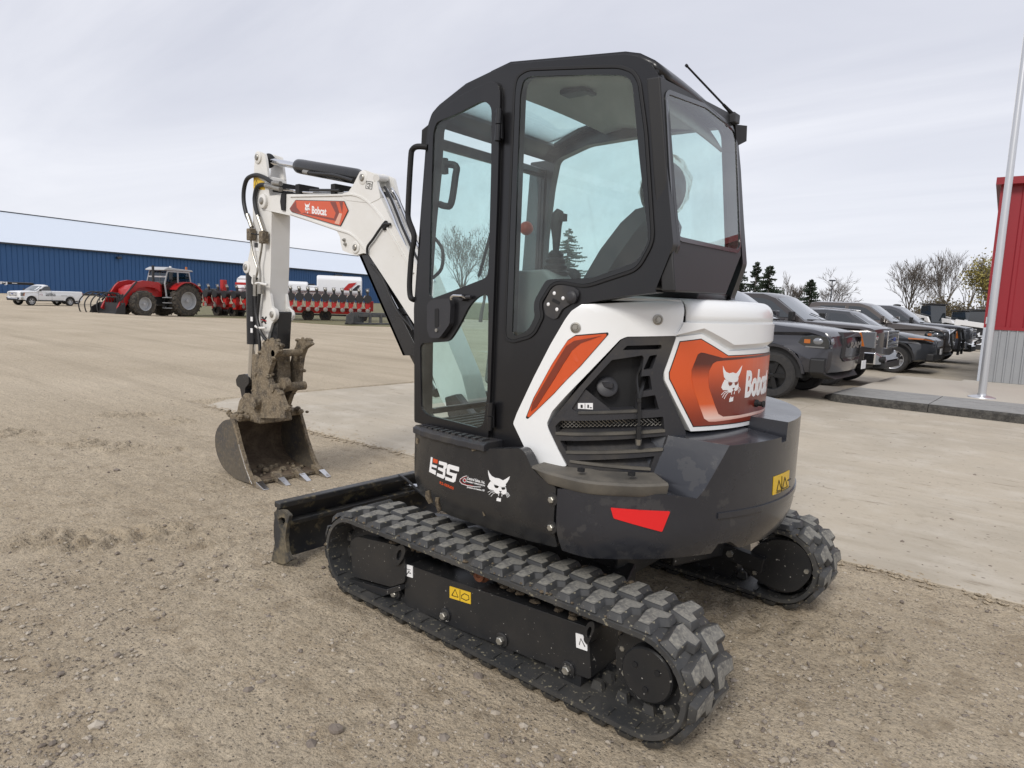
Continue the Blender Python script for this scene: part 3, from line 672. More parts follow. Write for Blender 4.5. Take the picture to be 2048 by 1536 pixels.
m_hook = mat('swoosh_print', (.1, .02, .01), .32, coat=.3); t = m_hook.node_tree; c = t.nodes.new('ShaderNodeTexCoord'); s_ = t.nodes.new('ShaderNodeSeparateXYZ'); t.links.new(c.outputs['Object'], s_.inputs[0])
r_ = t.nodes.new('ShaderNodeMapRange'); r_.inputs[1].default_value = zlo; r_.inputs[2].default_value = zhi; t.links.new(s_.outputs[2], r_.inputs[0])
k_ = t.nodes.new('ShaderNodeValToRGB'); t.links.new(r_.outputs[0], k_.inputs[0]); el = k_.color_ramp.elements
el[0].position = .06; el[0].color = (.58, .10, .03, 1); el[1].position = .93; el[1].color = (.07, .014, .01, 1)
for p, cc in ((.13, (.85, .60, .52, 1)), (.20, (.80, .40, .30, 1)), (.29, (.68, .105, .02, 1)), (.56, (.60, .085, .02, 1)), (.72, (.10, .018, .01, 1))):
    q = el.new(p); q.color = cc
t.links.new(k_.outputs[0], t.nodes['Principled BSDF'].inputs['Base Color'])
sheet(DW, h1+h2+h3, d1=.0028, d0=-.001).build('swoosh_print', m_hook, GATE, smooth=False)
sheet(DW, h2, d1=.0034, d0=-.001).build('panel_print', gradmat('panel_fade', (.17, .022, .012), (.66, .10, .025), zlo+.10, zlo+.27), GATE, smooth=False)
# ---- cat emblem traced once on the side cover, reused elsewhere
CAT = [  # white pieces, then dark pieces
 ((1395, 410), (1430, 480), (1470, 530), (1540, 570), (1620, 580), (1700, 622), (1750, 600), (1845, 535), (1825, 600), (1790, 660), (1755, 700), (1765, 730), (1740, 752), (1690, 760), (1625, 745), (1560, 712), (1480, 660), (1430, 600), (1405, 500)),
 ((1450, 640), (1520, 690), (1570, 725), (1640, 752), (1690, 770), (1755, 752), (1775, 830), (1778, 865), (1755, 895), (1720, 912), (1690, 900), (1665, 880), (1640, 885), (1600, 895), (1560, 885), (1535, 860), (1520, 830), (1470, 815), (1420, 800), (1385, 748), (1410, 690)),
 ((1575, 985), (1590, 985), (1600, 960), (1612, 985), (1645, 990), (1662, 985), (1655, 1055), (1570, 1040)),
 ((1605, 895), (1622, 900), (1618, 940), (1610, 935)), ((1680, 905), (1692, 910), (1682, 955), (1672, 945))]
CATD = [((1520, 705), (1622, 745), (1600, 775), (1560, 778), (1535, 755)), ((1670, 768), (1755, 762), (1745, 805), (1700, 815), (1680, 800)), ((1625, 835), (1682, 845), (1660, 868), (1655, 900), (1645, 870))]
CATL = [((1390, 865), (1450, 835), (1530, 845)), ((1415, 915), (1460, 865), (1535, 858)), ((1455, 950), (1500, 895), (1545, 875)), ((1775, 865), (1810, 885), (1840, 945)), ((1765, 880), (1795, 905), (1820, 965)), ((1750, 895), (1775, 920), (1795, 975))]
_q = HW.hits(ZD((1385, 1050), (1845, 1050), (1395, 410)));
def cat_uv(pts): 
    h = HW.hits(ZD(*pts)); return [((s-_c[0])/_c[2], (z-_c[1])/_c[2]) for s, z in h]
_a = HW.hits(ZD((1395, 410), (1845, 535), (1610, 1050), (1385, 748))); _c = (_a[2][0], _a[2][1], _a[0][1]-_a[2][1])
CATUV = [cat_uv(p) for p in CAT]; CATDUV = [cat_uv(p) for p in CATD]; CATLUV = [cat_uv(p) for p in CATL]
def cat_on(wall, s0, z0, h, d, mw, md, parent, sx=1, shear=0):
    a = MB(); b = MB()
    f = lambda u, v: (s0+u*h*sx, z0+v*h+shear*u*h)
    for p in CATUV: sheet(wall, [f(*q) for q in p], d1=d, d0=-.001, mb=a)
    for p in CATLUV: rail(wall, [f(*q) for q in p], h*.014, d, -.001, mb=a)
    for p in CATDUV: sheet(wall, [f(*q) for q in p], d1=d+.0008, d0=-.001, mb=b)
    o = a.build('cat_emblem', mw, parent, smooth=False); b.build('emblem_eyes', md, o, smooth=False)
cat_on(HW, _c[0], _c[1], _c[2], .0015, m_wprint, m_bprint, SK)
_b = DW.hits(ZT((898, 1045), (770, 585), (1020, 590))); cat_on(DW, _b[0][0], _b[0][1], _b[1][1]-_b[0][1], .0042, m_wprint, m_orange_d, GATE, (_b[2][0]-_b[1][0])/(_b[1][1]-_b[0][1])/((_a[1][0]-_a[0][0])/_c[2]))
# ---- lettering
def wall_text(wall, body, bl, br, tl, d, bold, m, parent, name, zz=None, h=None):
    """bl, br = ends of the baseline and tl = top of the first letter, as photo points or (s,z)"""
    P = [wall.hit(*q) if zz is None else q for q in (bl, br, tl)] if zz is None else [bl, br, tl]
    (s0, z0), (s1, z1), (s2, z2) = P
    pl = lambda u, v, o: wall.pt(s0+(s1-s0)*u+(s2-s0)*v, z0+(z1-z0)*u+(z2-z0)*v, d if o else d-.002)
    return letters(MB(), body, pl, bold).build(name, m, parent, smooth=False)
g0, g1 = DW.hits(ZT((1075, 978), (1075, 660))); gh = g1[1]-g0[1]
wall_text(DW, 'Bobcat', g0, (g0[0]+gh*2.75, g0[1]), (g0[0], g1[1]), .0045, .035, m_wprint, GATE, 'lettering', 1)
wall_text(HW, 'R2-SERIES', *[HW.hit(*ZD(q)[0]) for q in ((408, 690), (690, 812), (412, 640))], .0015, .01, mat('orange_letter', (.62, .08, .02), .4), SK, 'lettering', 1)
wall_text(HW, 'Central Sales, Inc.', *[HW.hit(*ZD(q)[0]) for q in ((962, 600), (1330, 692), (968, 545))], .0015, .012, m_wprint, SK, 'lettering', 1)
wall_text(HW, 'MASSEY FERGUSON', *[HW.hit(*ZD(q)[0]) for q in ((962, 655), (1330, 745), (964, 628))], .0015, .012, m_wprint, SK, 'lettering', 1)
wall_text(HW, 'Jamestown & Casselton, ND', *[HW.hit(*ZD(q)[0]) for q in ((965, 770), (1325, 848), (968, 738))], .0015, .008, m_wprint, SK, 'lettering', 1)
def zmark(pts, w, m, d=.0015, closed=False): return mark(HW, ZD, pts, w, m, SK, d, 'logo_line', closed)
zmark(((965, 528), (900, 545), (830, 590), (815, 640), (860, 690), (960, 725), (1100, 748), (1250, 758)), .0022, m_wprint)
m_dr = mat('dark_red_print', (.35, .01, .015), .4)
zmark(((960, 545), (900, 565), (842, 605), (832, 640), (875, 680), (960, 708), (1090, 728)), .0022, m_dr, .0016)
zmark(((890, 600), (920, 580), (950, 610), (945, 650), (915, 660), (885, 630)), .002, m_wprint, .0017, True)
print_on(HW, ZD((900, 590), (945, 595), (945, 645), (905, 645)), m_dr, SK, .0017, 'logo_mark')
W_ = lambda *p: print_on(HW, ZD(*p), m_wprint, SK, .0015, 'model_number')
W_((228, 142), (262, 155), (250, 290), (350, 322), (345, 372), (240, 340), (236, 385), (332, 425), (322, 510), (192, 445))
W_((395, 222), (540, 262), (562, 285), (550, 370), (520, 395), (525, 430), (510, 560), (480, 588), (348, 530), (354, 470), (470, 512), (478, 452), (372, 400), (378, 348), (480, 382), (490, 320), (390, 290))
W_((595, 290), (805, 350), (798, 440), (750, 430), (615, 385), (608, 450), (750, 490), (758, 470), (758, 500), (728, 640), (690, 665), (520, 610), (524, 540), (660, 590), (672, 535), (560, 495), (548, 470), (565, 310))
print_on(HW, ZD((275, 172), (370, 205), (360, 278), (270, 250)), mat('orange_letter_block', (.62, .08, .02), .4), SK, .0016, 'model_number')
# ---- vented side door
GD = [(60, 1020), (108, 962), (800, 172), (850, 158), (1312, 155), (1290, 240), (1178, 530), (1190, 600), (1405, 1070), (1402, 1112), (1190, 1482), (1130, 1490), (270, 1412), (200, 1290), (60, 1060)]
gd = DW.hits(rnd(ZG(*GD), 4))
def GH(*p, r=2.5): return DW.hits(rnd(ZG(*p), r))
holes = [GH((795, 290), (835, 248), (1172, 238), (1172, 272), (1150, 282)), GH((300, 855), (430, 665), (690, 385), (985, 340), (1000, 360), (930, 870), (370, 888)),
         GH((1055, 345), (1130, 333), (1080, 470), (995, 478)), GH((950, 545), (1060, 535), (1082, 672), (965, 685)), GH((968, 745), (1110, 722), (1148, 862), (975, 868)),
         GH((140, 1020), (190, 968), (1188, 930), (1200, 1062), (150, 1086)), GH((185, 1160), (1222, 1112), (1180, 1240), (250, 1268)), GH((280, 1350), (1105, 1310), (1060, 1432))]
VD = sheet(DW, gd, holes=holes, d1=-.004, d0=-.035).build('vent_door', m_plast, EX, bevel=.004)
o_ = inset(gd, .01)
sheet(DW, o_, d1=-.085, d0=-.095).build('vent_backing', m_blk, VD, smooth=False)
def slat(a, b, c, d_, dA, dB, m=m_plast):
    (s0, z0), (s1, z1), (s2, z2), (s3, z3) = DW.hits(ZG(a, b, c, d_)); mb = MB(); rings = []
    for i in range(13):
        t = i/12; rings.append([DW.pt(s0+(s1-s0)*t, z0+(z1-z0)*t, dA), DW.pt(s3+(s2-s3)*t, z3+(z2-z3)*t, dB), DW.pt(s3+(s2-s3)*t, z3+(z2-z3)*t-.004, dB), DW.pt(s0+(s1-s0)*t, z0+(z1-z0)*t-.004, dA-.004)])
    return mb.loft(rings).build('vent_slat', m, VD, smooth=False)
slat((165, 1035), (1195, 1005), (1202, 1070), (148, 1090), -.060, -.012)
slat((185, 1180), (1222, 1125), (1185, 1246), (245, 1272), -.055, -.012)
slat((285, 1345), (1105, 1305), (1062, 1438), (280, 1360), -.050, -.012)
slat((215, 1150), (1220, 1100), (1222, 1118), (188, 1170), -.012, -.05, m_plast)
for pts in (((150, 1088), (1200, 1064)), ((250, 1270), (1180, 1242)), ((285, 1356), (1062, 1434)), ((365, 892), (935, 874))):
    rail(DW, DW.hits(ZG(*pts)), .010, .002, -.02).build('vent_lip', m_dusty, VD, bevel=.002)
# fuel filler recess
slat((298, 850), (930, 840), (930, 878), (350, 894), -.075, -.010, m_plast)
fpt = DW.hits(rnd(ZG((432, 668), (700, 880), (380, 892), (295, 850)), 2)); sheet(DW, fpt, d1=-.012, d0=-.03).build('label_plate', m_plast, VD, smooth=False)
s, z = DW.hit(*ZG((640, 690))[0], -.04); c = DW.pt(s, z, -.08); n = (DW.pt(s, z, .1)-c)
capo = MB().lathe(c, n+Vector((0, 0, .08)), [(0, .03), (.03, .034), (.034, .040), (.052, .040), (.056, .034), (.057, .0)], 28, caps=False).build('fuel_cap', m_plast, VD)
MB().box(c+n.normalized()*.055+Vector((0, 0, .028)), (.05, .012, .02)).build('cap_grip', m_plast, capo, bevel=.003)
lb = print_on(DW, ZG((365, 797), (508, 797), (508, 858), (365, 850)), m_wprint, VD, -.009, 'white_label', base=-.012)
for p in (((390, 812), (410, 812), (410, 842), (390, 842)), ((455, 812), (470, 812), (470, 842), (455, 842)), ((478, 835), (500, 838), (496, 845), (480, 845)), ((430, 800), (434, 800), (434, 850), (430, 850))):
    print_on(DW, ZG(*p), m_bprint, lb, -.008, 'label_print', base=-.012)
# expanded-metal mesh
mm = MB()
for k in range(26):
    for a, b in (((150+k*40, 968), (190+k*40, 1000)), ((190+k*40, 965), (150+k*40, 998)), ((150+k*40, 1000), (190+k*40, 1034)), ((190+k*40, 998), (150+k*40, 1032))):
        if b[0] < 1200 and a[0] < 1200:
            pa, pb = DW.hits(ZG((a[0], a[1]-k*.8), (b[0], b[1]-k*.8)), -.03); mm.cyl(DW.pt(*pa, -.03), DW.pt(*pb, -.03), .0012, n=4, caps=False)
mm.build('mesh_screen', m_steel, VD, smooth=False)
# dangling wiring plug
def DP(q, d): s, z = DW.hit(*ZG(q)[0], d); return DW.pt(s, z, d)
MB().tube(spline([DP((1010, 350), -.03), DP((960, 470), -.02), DP((930, 560), -.02), DP((950, 760), .004), DP((950, 900), .008)], 6), .005, 6).build('wiring_lead', m_hose, VD)
MB().tube(spline([DP((1010, 550), -.05), DP((985, 640), -.01), DP((960, 740), .006), DP((955, 900), .010), DP((948, 1040), .012)], 6), .006, 6).build('wiring_lead', m_hose, VD)
pg = MB(); pg.cyl(DP((948, 1020), .014), DP((946, 1150), .014), .011, n=10); pg.cyl(DP((947, 750), .008), DP((948, 785), .008), .010, n=10); PG = pg.build('wiring_plug', m_hose, VD)
MB().cyl(DP((946, 1145), .014), DP((944, 1200), .014), .013, .010, n=10).build('plug_boot', m_steel, PG)
# tailgate latch
s, z = DW.hit(*Z2((1778, 600))[0], .0); c = DW.pt(s, z, 0); n = DW.pt(s, z, .1)-c
MB().lathe(c, n, [(0, .016), (.012, .016), (.016, .010), (.03, .010), (.034, .014), (.04, .014)], 16).build('tailgate_latch', m_blk, GATE)
# ================================================================ CAB
CW = Wall([(1.0, .68), (-1.2, .68)], lambda z: -.027*(z-1.6)); CW.lin = True
side = [CW.hit(*q) for q in Z1((205, 455), (225, 395), (262, 352), (400, 245), (640, 130), (1250, 77), (1325, 86), (1400, 122), (1445, 180), (1470, 400), (1500, 800), (1527, 1100), (1500, 1175), (1430, 1348))]
side += [CW.hit(*q) for q in Z2((1300, 60), (1150, 77), (962, 112), (898, 136), (862, 195), (760, 400), (655, 620), (650, 720), (700, 835), (500, 818), (495, 800), (470, 795), (118, 692), (118, 300))]+[CW.hit(*q) for q in Z1((128, 1450), (160, 1000), (190, 600))]
side_r = rnd(side, .012, 3)
def IR(P, e, r=.03): return rnd(inset(P, e) if e else P, r)
DOOR = (Z1((228, 462), (262, 400), (400, 300), (556, 228), (598, 238), (609, 300), (592, 900), (573, 1400))+Z2((500, 600), (492, 772), (470, 778), (165, 690), (148, 655), (152, 300))+Z1((160, 1400), (185, 1000), (215, 700)))
WIN = (Z1((676, 270), (690, 200), (745, 165), (1100, 152), (1240, 150), (1312, 178), (1342, 230), (1378, 500), (1416, 1085), (1335, 1232), (1055, 1325))+Z(1020, 560, 9.6)((1000, 30), (880, 50), (780, 110), (590, 420), (592, 560), (622, 700), (450, 1060), (60, 1170), (-60, 1120), (-75, 1000)))
door = CW.hits(DOOR); win = CW.hits(WIN)
CAB = sheet(CW, side_r, holes=[IR(door, .022), IR(win, .012)], d1=0, d0=-.055).build('cab_frame', m_cab, EX, bevel=.009, seg=3)
sheet(CW, IR(door, -.004, .04), holes=[IR(door, .02)], d1=.003, d0=-.002).build('door_seal', m_seal, CAB, smooth=False)
# door
gA = CW.hits((Z1((248, 505), (266, 448), (372, 406), (520, 330), (563, 365), (560, 700), (545, 1278), (400, 1335), (240, 1395), (226, 1370), (236, 900))))
gB = CW.hits((Z2((488, 68), (494, 120), (488, 560), (468, 702), (440, 718), (190, 655), (165, 620), (160, 308), (302, 300), (345, 235), (400, 125), (445, 80))))
DR = sheet(CW, IR(door, 0, .035), holes=[IR(gA, 0), IR(gB, 0)], d1=.018, d0=.004).build('cab_door', m_cab, EX, bevel=.005)
sheet(CW, IR(gA, -.01), d1=.012, d0=.008).build('door_glass', m_glass, DR, smooth=False)
sheet(CW, IR(gB, -.01), d1=.012, d0=.008).build('door_glass', m_glass, DR, smooth=False)
# door hardware
def CP(q, d, zz=None): s, z = CW.hit(*(q if zz is None else zz(q)[0]), d); return CW.pt(s, z, d)
hp = [CW.hit(*q, .03) for q in rnd(Z2((192, 118), (215, 96), (300, 90), (307, 125), (302, 215), (252, 284), (205, 282), (192, 240)), 5)]
HD = sheet(CW, hp, d1=.045, d0=.016).build('door_handle', m_plast, DR, bevel=.006)
sheet(CW, [CW.hit(*q, .045) for q in rnd(Z2((219, 140), (238, 138), (238, 228), (219, 232)), 3)], d1=.047, d0=.03).build('handle_slot', m_blk, HD, smooth=False)
s, z = CW.hit(*Z2((229, 245))[0], .045); c = CW.pt(s, z, .045); MB().cyl(c, c+Vector((0, .006, 0)), .008, n=14).build('key_lock', m_steel, HD)
MB().tube([CP((300, 95), .05, Z2), CP((298, 84), .055, Z2), CP((310, 76), .055, Z2), CP((350, 78), .05, Z2), CP((370, 88), .03, Z2)], .006, 8).build('latch_rod', m_chrome, DR)
MB().cyl(CP((345, 85), .02, Z2), CP((345, 85), .045, Z2), .014, n=12).cyl(CP((370, 84), .035, Z2), CP((395, 82), .03, Z2), .008, n=8).build('latch_body', m_plast, DR)
for pts in (Z1((565, 385), (605, 378), (608, 535), (572, 530)), Z2((474, 600), (508, 600), (508, 722), (474, 720))):
    h = [CW.hit(*q, .02) for q in pts]; hh = sheet(CW, h, d1=.026, d0=.014).build('door_hinge', m_cab, DR, bevel=.003)
    sx = sum(p[0] for p in h)/4; za, zc = min(p[1] for p in h), max(p[1] for p in h)
    MB().cyl(CW.pt(sx+.006, za-.006, .03), CW.pt(sx+.006, (za+zc)/2-.002, .03), .013, n=12).cyl(CW.pt(sx+.006, (za+zc)/2+.002, .03), CW.pt(sx+.006, zc+.002, .03), .013, n=12).build('hinge_barrel', m_cab, hh)
# side window: black edge band, pane, trim
wtr = CW.hits((Z1((704, 290), (722, 215), (765, 196), (1100, 190), (1250, 190), (1300, 215), (1312, 260), (1348, 650), (1398, 1085), (1335, 1195), (1090, 1285))+Z(1020, 560, 9.6)((860, -20), (700, 0), (480, 390), (465, 560), (490, 700), (350, 985), (110, 1075), (50, 1010))))
SW = sheet(CW, IR(win, .004), holes=[IR(wtr, 0)], d1=.004, d0=-.003).build('window_band', mat('ceramic_band', (.012, .013, .014), .22, coat=.1), CAB, smooth=False)
sheet(CW, IR(wtr, -.006), d1=.0, d0=-.004).build('side_glass', m_glass, CAB, smooth=False)
sheet(CW, IR(win, -.010, .04), holes=[IR(win, .002)], d1=.006, d0=-.004).build('window_seal', m_seal, CAB, bevel=.002)
ZP = Z(1020, 560, 9.6)
pl = sheet(CW, [CW.hit(*q, .004) for q in rnd(ZP((650, 470), (790, 190), (880, 105), (1000, 95), (1240, 140), (1325, 210), (1330, 300), (1220, 430), (1010, 560), (910, 740), (830, 752), (690, 670)), 5)], d1=.008, d0=-.002).build('switch_plate', m_plast, CAB, bevel=.003)
for q in ((850, 255), (1018, 350), (735, 467), (900, 565)):
    s, z = CW.hit(*ZP(q)[0], .008); c = CW.pt(s, z, .007); MB().lathe(c, (0, 1, 0), [(0, .0075), (.002, .007), (.004, .004)], 16).build('plate_rivet', m_wprint, pl)
s, z = CW.hit(*ZP((1160, 330))[0], .02); c = CW.pt(s, z, .006); MB().lathe(c, (0, 1, 0), [(0, .024), (.010, .024), (.016, .019), (.018, .012)], 28).build('round_plug', m_plast, pl)
sheet(CW, [CW.hit(*q, .008) for q in ZP((830, 350), (965, 420), (945, 478), (800, 405))], d1=.0095, d0=.0).build('plate_slot', m_blk, pl, smooth=False)
# grab handle in front of the door
def F(q, y=.69): p = Z1(q)[0]; return U(p[0], p[1], 1, y)
gh_ = [F((200, 578), .665), F((150, 574)), F((122, 590)), F((112, 640)), F((98, 900)), F((100, 965)), F((124, 1030)), F((130, 1075)), F((116, 1160)), F((106, 1300)), F((108, 1372)), F((118, 1395)), F((136, 1400), .67)]
MB().tube(spline(gh_, 4), .013, 10).build('grab_handle', m_blk, CAB)
# far side wall of the cab
WR = Wall([(1.0, -.25), (-1.2, -.25)])
kx = lambda x: x*.84 if x < 0 else x
fs = [(kx(CW.pt(*p).x), p[1]) for p in side_r]
YR = -.25
fh = [(U(*Z1(q)[0], 1, YR).x, U(*Z1(q)[0], 1, YR).z) for q in ((895, 645), (1060, 567), (1340, 520), (1760, 470), (1785, 515), (1805, 1120))]+[(-.50, 1.70), (.0, 1.56), (.18, 1.52), (.30, 1.40), (.548, 1.40), (.54, 1.85), (.512, 2.12)]
MB().xz(fs, YR-.05, YR, holes=[rnd(fh, .03)]).build('far_side_frame', m_cab, CAB, bevel=.006)
MB().xz(rnd([(a, b) for a, b in inset(fh, -.012)], .03), YR-.03, YR-.025).build('far_side_glass', m_glass, CAB, smooth=False)
# roof: ribs across from left profile to right profile
tp_ = [(CW.pt(*CW.hit(*q)).x, CW.hit(*q)[1]) for q in Z1((208, 452), (225, 398), (262, 355), (400, 247), (640, 133), (1250, 80), (1325, 89), (1398, 124), (1440, 178))]
YL = .615
def strip(pts, y0, y1, t, name, m=m_cab, par=CAB, bev=.0):
    n = len(pts); dn = []
    for i, p in enumerate(pts):
        a = Vector(pts[min(i+1, n-1)])-Vector(pts[max(i-1, 0)]); a.normalize(); dn.append((p[0]+(a.y)*t*1, p[1]-abs(a.x)*t if abs(a.x) > .05 else p[1]))
    poly = [tuple(p) for p in pts]+dn[::-1]
    return MB().xz(poly, y0, y1).build(name, m, par, bevel=bev)
def crowned(pts, y0, y1, t, name, m, crown=.0):
    mb = MB(); n = 9; rings = []
    for k in range(n+1):
        y = y0+(y1-y0)*k/n; c = crown*(1-(2*k/n-1)**2); q = (YL-y)/(YL-YR)*.16; rings.append([Vector((x*(1-q) if x < 0 else x, y, z+c)) for x, z in pts])
    mb.loft(rings, closed=False)
    o = mb.build(name, m, CAB, angle=50); s_ = o.modifiers.new('thick', 'SOLIDIFY'); s_.thickness = t; s_.offset = 0; return o
P3_, P4_ = Vector(tp_[3]), Vector(tp_[4])
P2_ = Vector(tp_[2])
crowned(tp_[0:3], YR, YL+.03, .03, 'roof_header', m_cab, .0)
crowned([tuple(P3_*.42+P4_*.58)]+tp_[4:], YR, YL+.03, .03, 'roof_panel', m_cab, .012)
a, b = P2_, P3_*.42+P4_*.58
crowned([tuple(a), tp_[3], tuple(b)], YL-.03, YL+.03, .028, 'roof_side', m_cab); crowned([tuple(a), tp_[3], tuple(b)], YR, YR+.05, .028, 'roof_side', m_cab)
crowned([tuple(a-Vector((-.01, .004))), (tp_[3][0], tp_[3][1]-.004), tuple(b-Vector((.01, .004)))], YR+.04, YL-.02, .006, 'skylight', m_glass)
lin = [(x, z-.045) for x, z in [tuple(b)]+tp_[4:6]]+[(-.52, 2.25), (-.56, 2.20)]
crowned(lin, YR+.01, YL+.0, .012, 'headliner', m_liner, .01)
MB().box((-.12, .44, 2.345), (.12, .07, .022)).box((-.18, .44, 2.335), (.03, .09, .014)).build('cab_lamp', m_plast, CAB, bevel=.006)
# rear wall
RW = Wall([(-.668, .665), (-.563, -.25)], lambda z: (2.0-z)*.1475); RW.lin = True
rwo = RW.hits(Z1((1445, 185), (1850, 400), (1868, 560), (1893, 1162), (1812, 1372), (1428, 1345), (1502, 1172), (1527, 1100), (1500, 800), (1470, 400)))
rwo = [(max(min(s, RW.S[-1]+.005), -.01), z) for s, z in rwo]
rg = RW.hits((Z1((1478, 290), (1496, 266), (1700, 345), (1838, 455), (1866, 505), (1889, 1120), (1872, 1150), (1560, 1085), (1530, 1045), (1500, 700))))
rt = RW.hits(rnd(Z1((1496, 320), (1512, 300), (1700, 372), (1775, 455), (1782, 515), (1808, 1118), (1565, 1072), (1545, 1030), (1512, 700)), 5))
REAR = sheet(RW, rwo, holes=[IR(rg, .012)], d1=.0, d0=-.05).build('rear_frame', mat('cab_rear_black', (.022, .022, .023), .5, spec=.35), CAB, bevel=.012, seg=3)
sheet(RW, IR(rg, 0), holes=[IR(rg, .016)], d1=.004, d0=-.003).build('rear_window_band', MATS['ceramic_band'], REAR, smooth=False)
sheet(RW, IR(rg, .014), d1=.0, d0=-.005).build('rear_glass', m_glass, REAR, smooth=False)
# rounded rear corner post
mb = MB(); rings = []
for z in [1.545+.02*i for i in range(38)]:
    s1 = CW.hit(*Z1((1500, 800))[0])
    xl = -.612-(2.27-z)*.185 if z > 1.69 else -.72+(1.69-z)*.37
    c = Vector((xl+.03, .665-.03-.02*(z-1.9), z)); rings.append([c+Vector((-.034*math.cos(a), .034*math.sin(a), 0)) for a in [R(-20+130*k/8) for k in range(9)]]+[c])
mb.loft(rings); mb.build('corner_post', m_cab, CAB, angle=40)
MB().prism([(-.66, .30), (-.57, .46), (-.44, .58), (-.28, .645), (-.28, -.26), (-.55, -.26)], lambda x, y: Vector((x*.97, y*.985, 1.508)), lambda x, y: Vector((x, y, 1.552))).build('cab_base', m_cab, CAB, bevel=.008)
# horn-shaped bracket and aerial at the far rear corner, bracket at the far front
bz = [(1862, 455), (1925, 462), (1922, 545), (1870, 572)]
q = [U(*Z1(p)[0], 0, -.53) for p in bz]; n_ = MB(); n_.add(q+[p+Vector((.02, 0, 0)) for p in q], [(0, 1, 2, 3), (7, 6, 5, 4)]+[(i, (i+1) % 4, 4+(i+1) % 4, 4+i) for i in range(4)]); n_.build('mirror_bracket', m_blk, CAB, smooth=False)
am = MB(); A0 = U(*Z1((1848, 402))[0], 1, -.20); A1 = U(*Z1((1600, 140))[0], 1, .12)
am.cyl(A0, A0+(A1-A0)*.22, .009, .006, n=8).cyl(A0+(A1-A0)*.22, A1, .0045, .004, n=8).cyl(A1-(A1-A0)*.01, A1+(A1-A0)*.02, .006, n=8).build('radio_aerial', m_blk, CAB)
MB().box(A0+Vector((.0, 0, -.02)), (.05, .05, .04)).cyl(A0-Vector((0, 0, .03)), A0+Vector((0, 0, .01)), .013, n=10).build('aerial_mount', m_plast, CAB, bevel=.004)
q = [U(*Z1(p)[0], 1, .64) for p in ((172, 485), (205, 458), (200, 560), (168, 570))]; n_ = MB(); n_.add(q+[p-Vector((0, .03, 0)) for p in q], [(0, 1, 2, 3), (7, 6, 5, 4)]+[(i, (i+1) % 4, 4+(i+1) % 4, 4+i) for i in range(4)]); n_.build('lamp_bracket', m_blk, CAB, smooth=False)
# windscreen and front frame
XFt = .545
fz0, fz1 = .92, 2.22
ff = [(-.25, fz0), (.60, fz0), (.60, fz1), (-.25, fz1)]
fx = lambda z: .545-.02*max(0, (z-2.0))
MB().loft([[Vector((x0, -.30, z)), Vector((.70-.05*max(0, z-1.6), -.285, z)), Vector((.70-.05*max(0, z-1.6), -.252, z)), Vector((x0, -.252, z))] for z, x0 in ((.92, .552), (1.6, .552), (1.85, .545), (2.27, .50))]).build('front_pillar', m_cab, CAB, bevel=.008)
fm = MB(); fr = lambda y, z: Vector((.572, y, z)); fb_ = lambda y, z: Vector((.548, y, z))
fm.prism(ff, fb_, fr, holes=[[(-.242, .95), (.592, .95), (.592, 2.17), (-.242, 2.17)]]).build('front_frame', m_cab, CAB, bevel=.008)
fm = MB().prism([(-.20, .97), (.57, .97), (.57, 2.18), (-.20, 2.18)], lambda y, z: Vector((.558, y, z)), lambda y, z: Vector((.562, y, z)))
fm.build('windscreen', m_glass, CAB, smooth=False)
MB().box((.05, .17, .885), (.98, .85, .02)).build('cab_floor', m_int, CAB)
fl_ = MB()
for i in range(9): fl_.box((.10+.05*i, .25, .902), (.022, .62, .008))
fl_.build('floor_mat', m_plast, CAB, smooth=False)
MB().box((-.10, .2, 1.09), (.50, .60, .38)).build('seat_plinth', m_int, CAB, bevel=.03, seg=3)
# seat
ST = MB().box((.06, .20, 1.33), (.50, .46, .12)).build('seat', m_seat, EX, bevel=.04, seg=4)
bk = MB(); rot = Matrix.Rotation(R(-36), 3, 'Y')
def sl(x0, z0, w_, t_): return [Vector((x0, .20+w_*sy, z0))+rot @ Vector((t_*sx, 0, 0)) for sx, sy in ((1, -.6), (1.25, 0), (1, .6), (.7, 1), (-.7, 1), (-1, .6), (-1, -.6), (-.7, -1), (.7, -1))]
bk.loft([sl(-.14, 1.36, .20, .05), sl(-.17, 1.44, .23, .065), sl(-.24, 1.56, .24, .065), sl(-.31, 1.68, .235, .06), sl(-.375, 1.79, .20, .055), sl(-.41, 1.85, .16, .045), sl(-.425, 1.88, .10, .025)])
bk.build('backrest', m_seat, ST, angle=50)
hr = MB().ball((-.42, .20, 1.965), (.072, .145, .115), 20, 14, rot=Matrix.Rotation(R(-12), 3, 'Y')).build('headrest', m_seat, ST)
m_film = glassmat('plastic_film', (.90, .89, .86), .7, .2)
fb2 = MB().ball((-.43, .20, 1.975), (.082, .155, .125), 26, 18, rot=Matrix.Rotation(R(-12), 3, 'Y')); random.seed(11)
fb2.v = [tuple(Vector(v)+Vector((random.uniform(-.006, .006), random.uniform(-.012, .012), random.uniform(-.008, .012)))) for v in fb2.v]
fb2.build('plastic_seat_cover', m_film, ST, smooth=False)
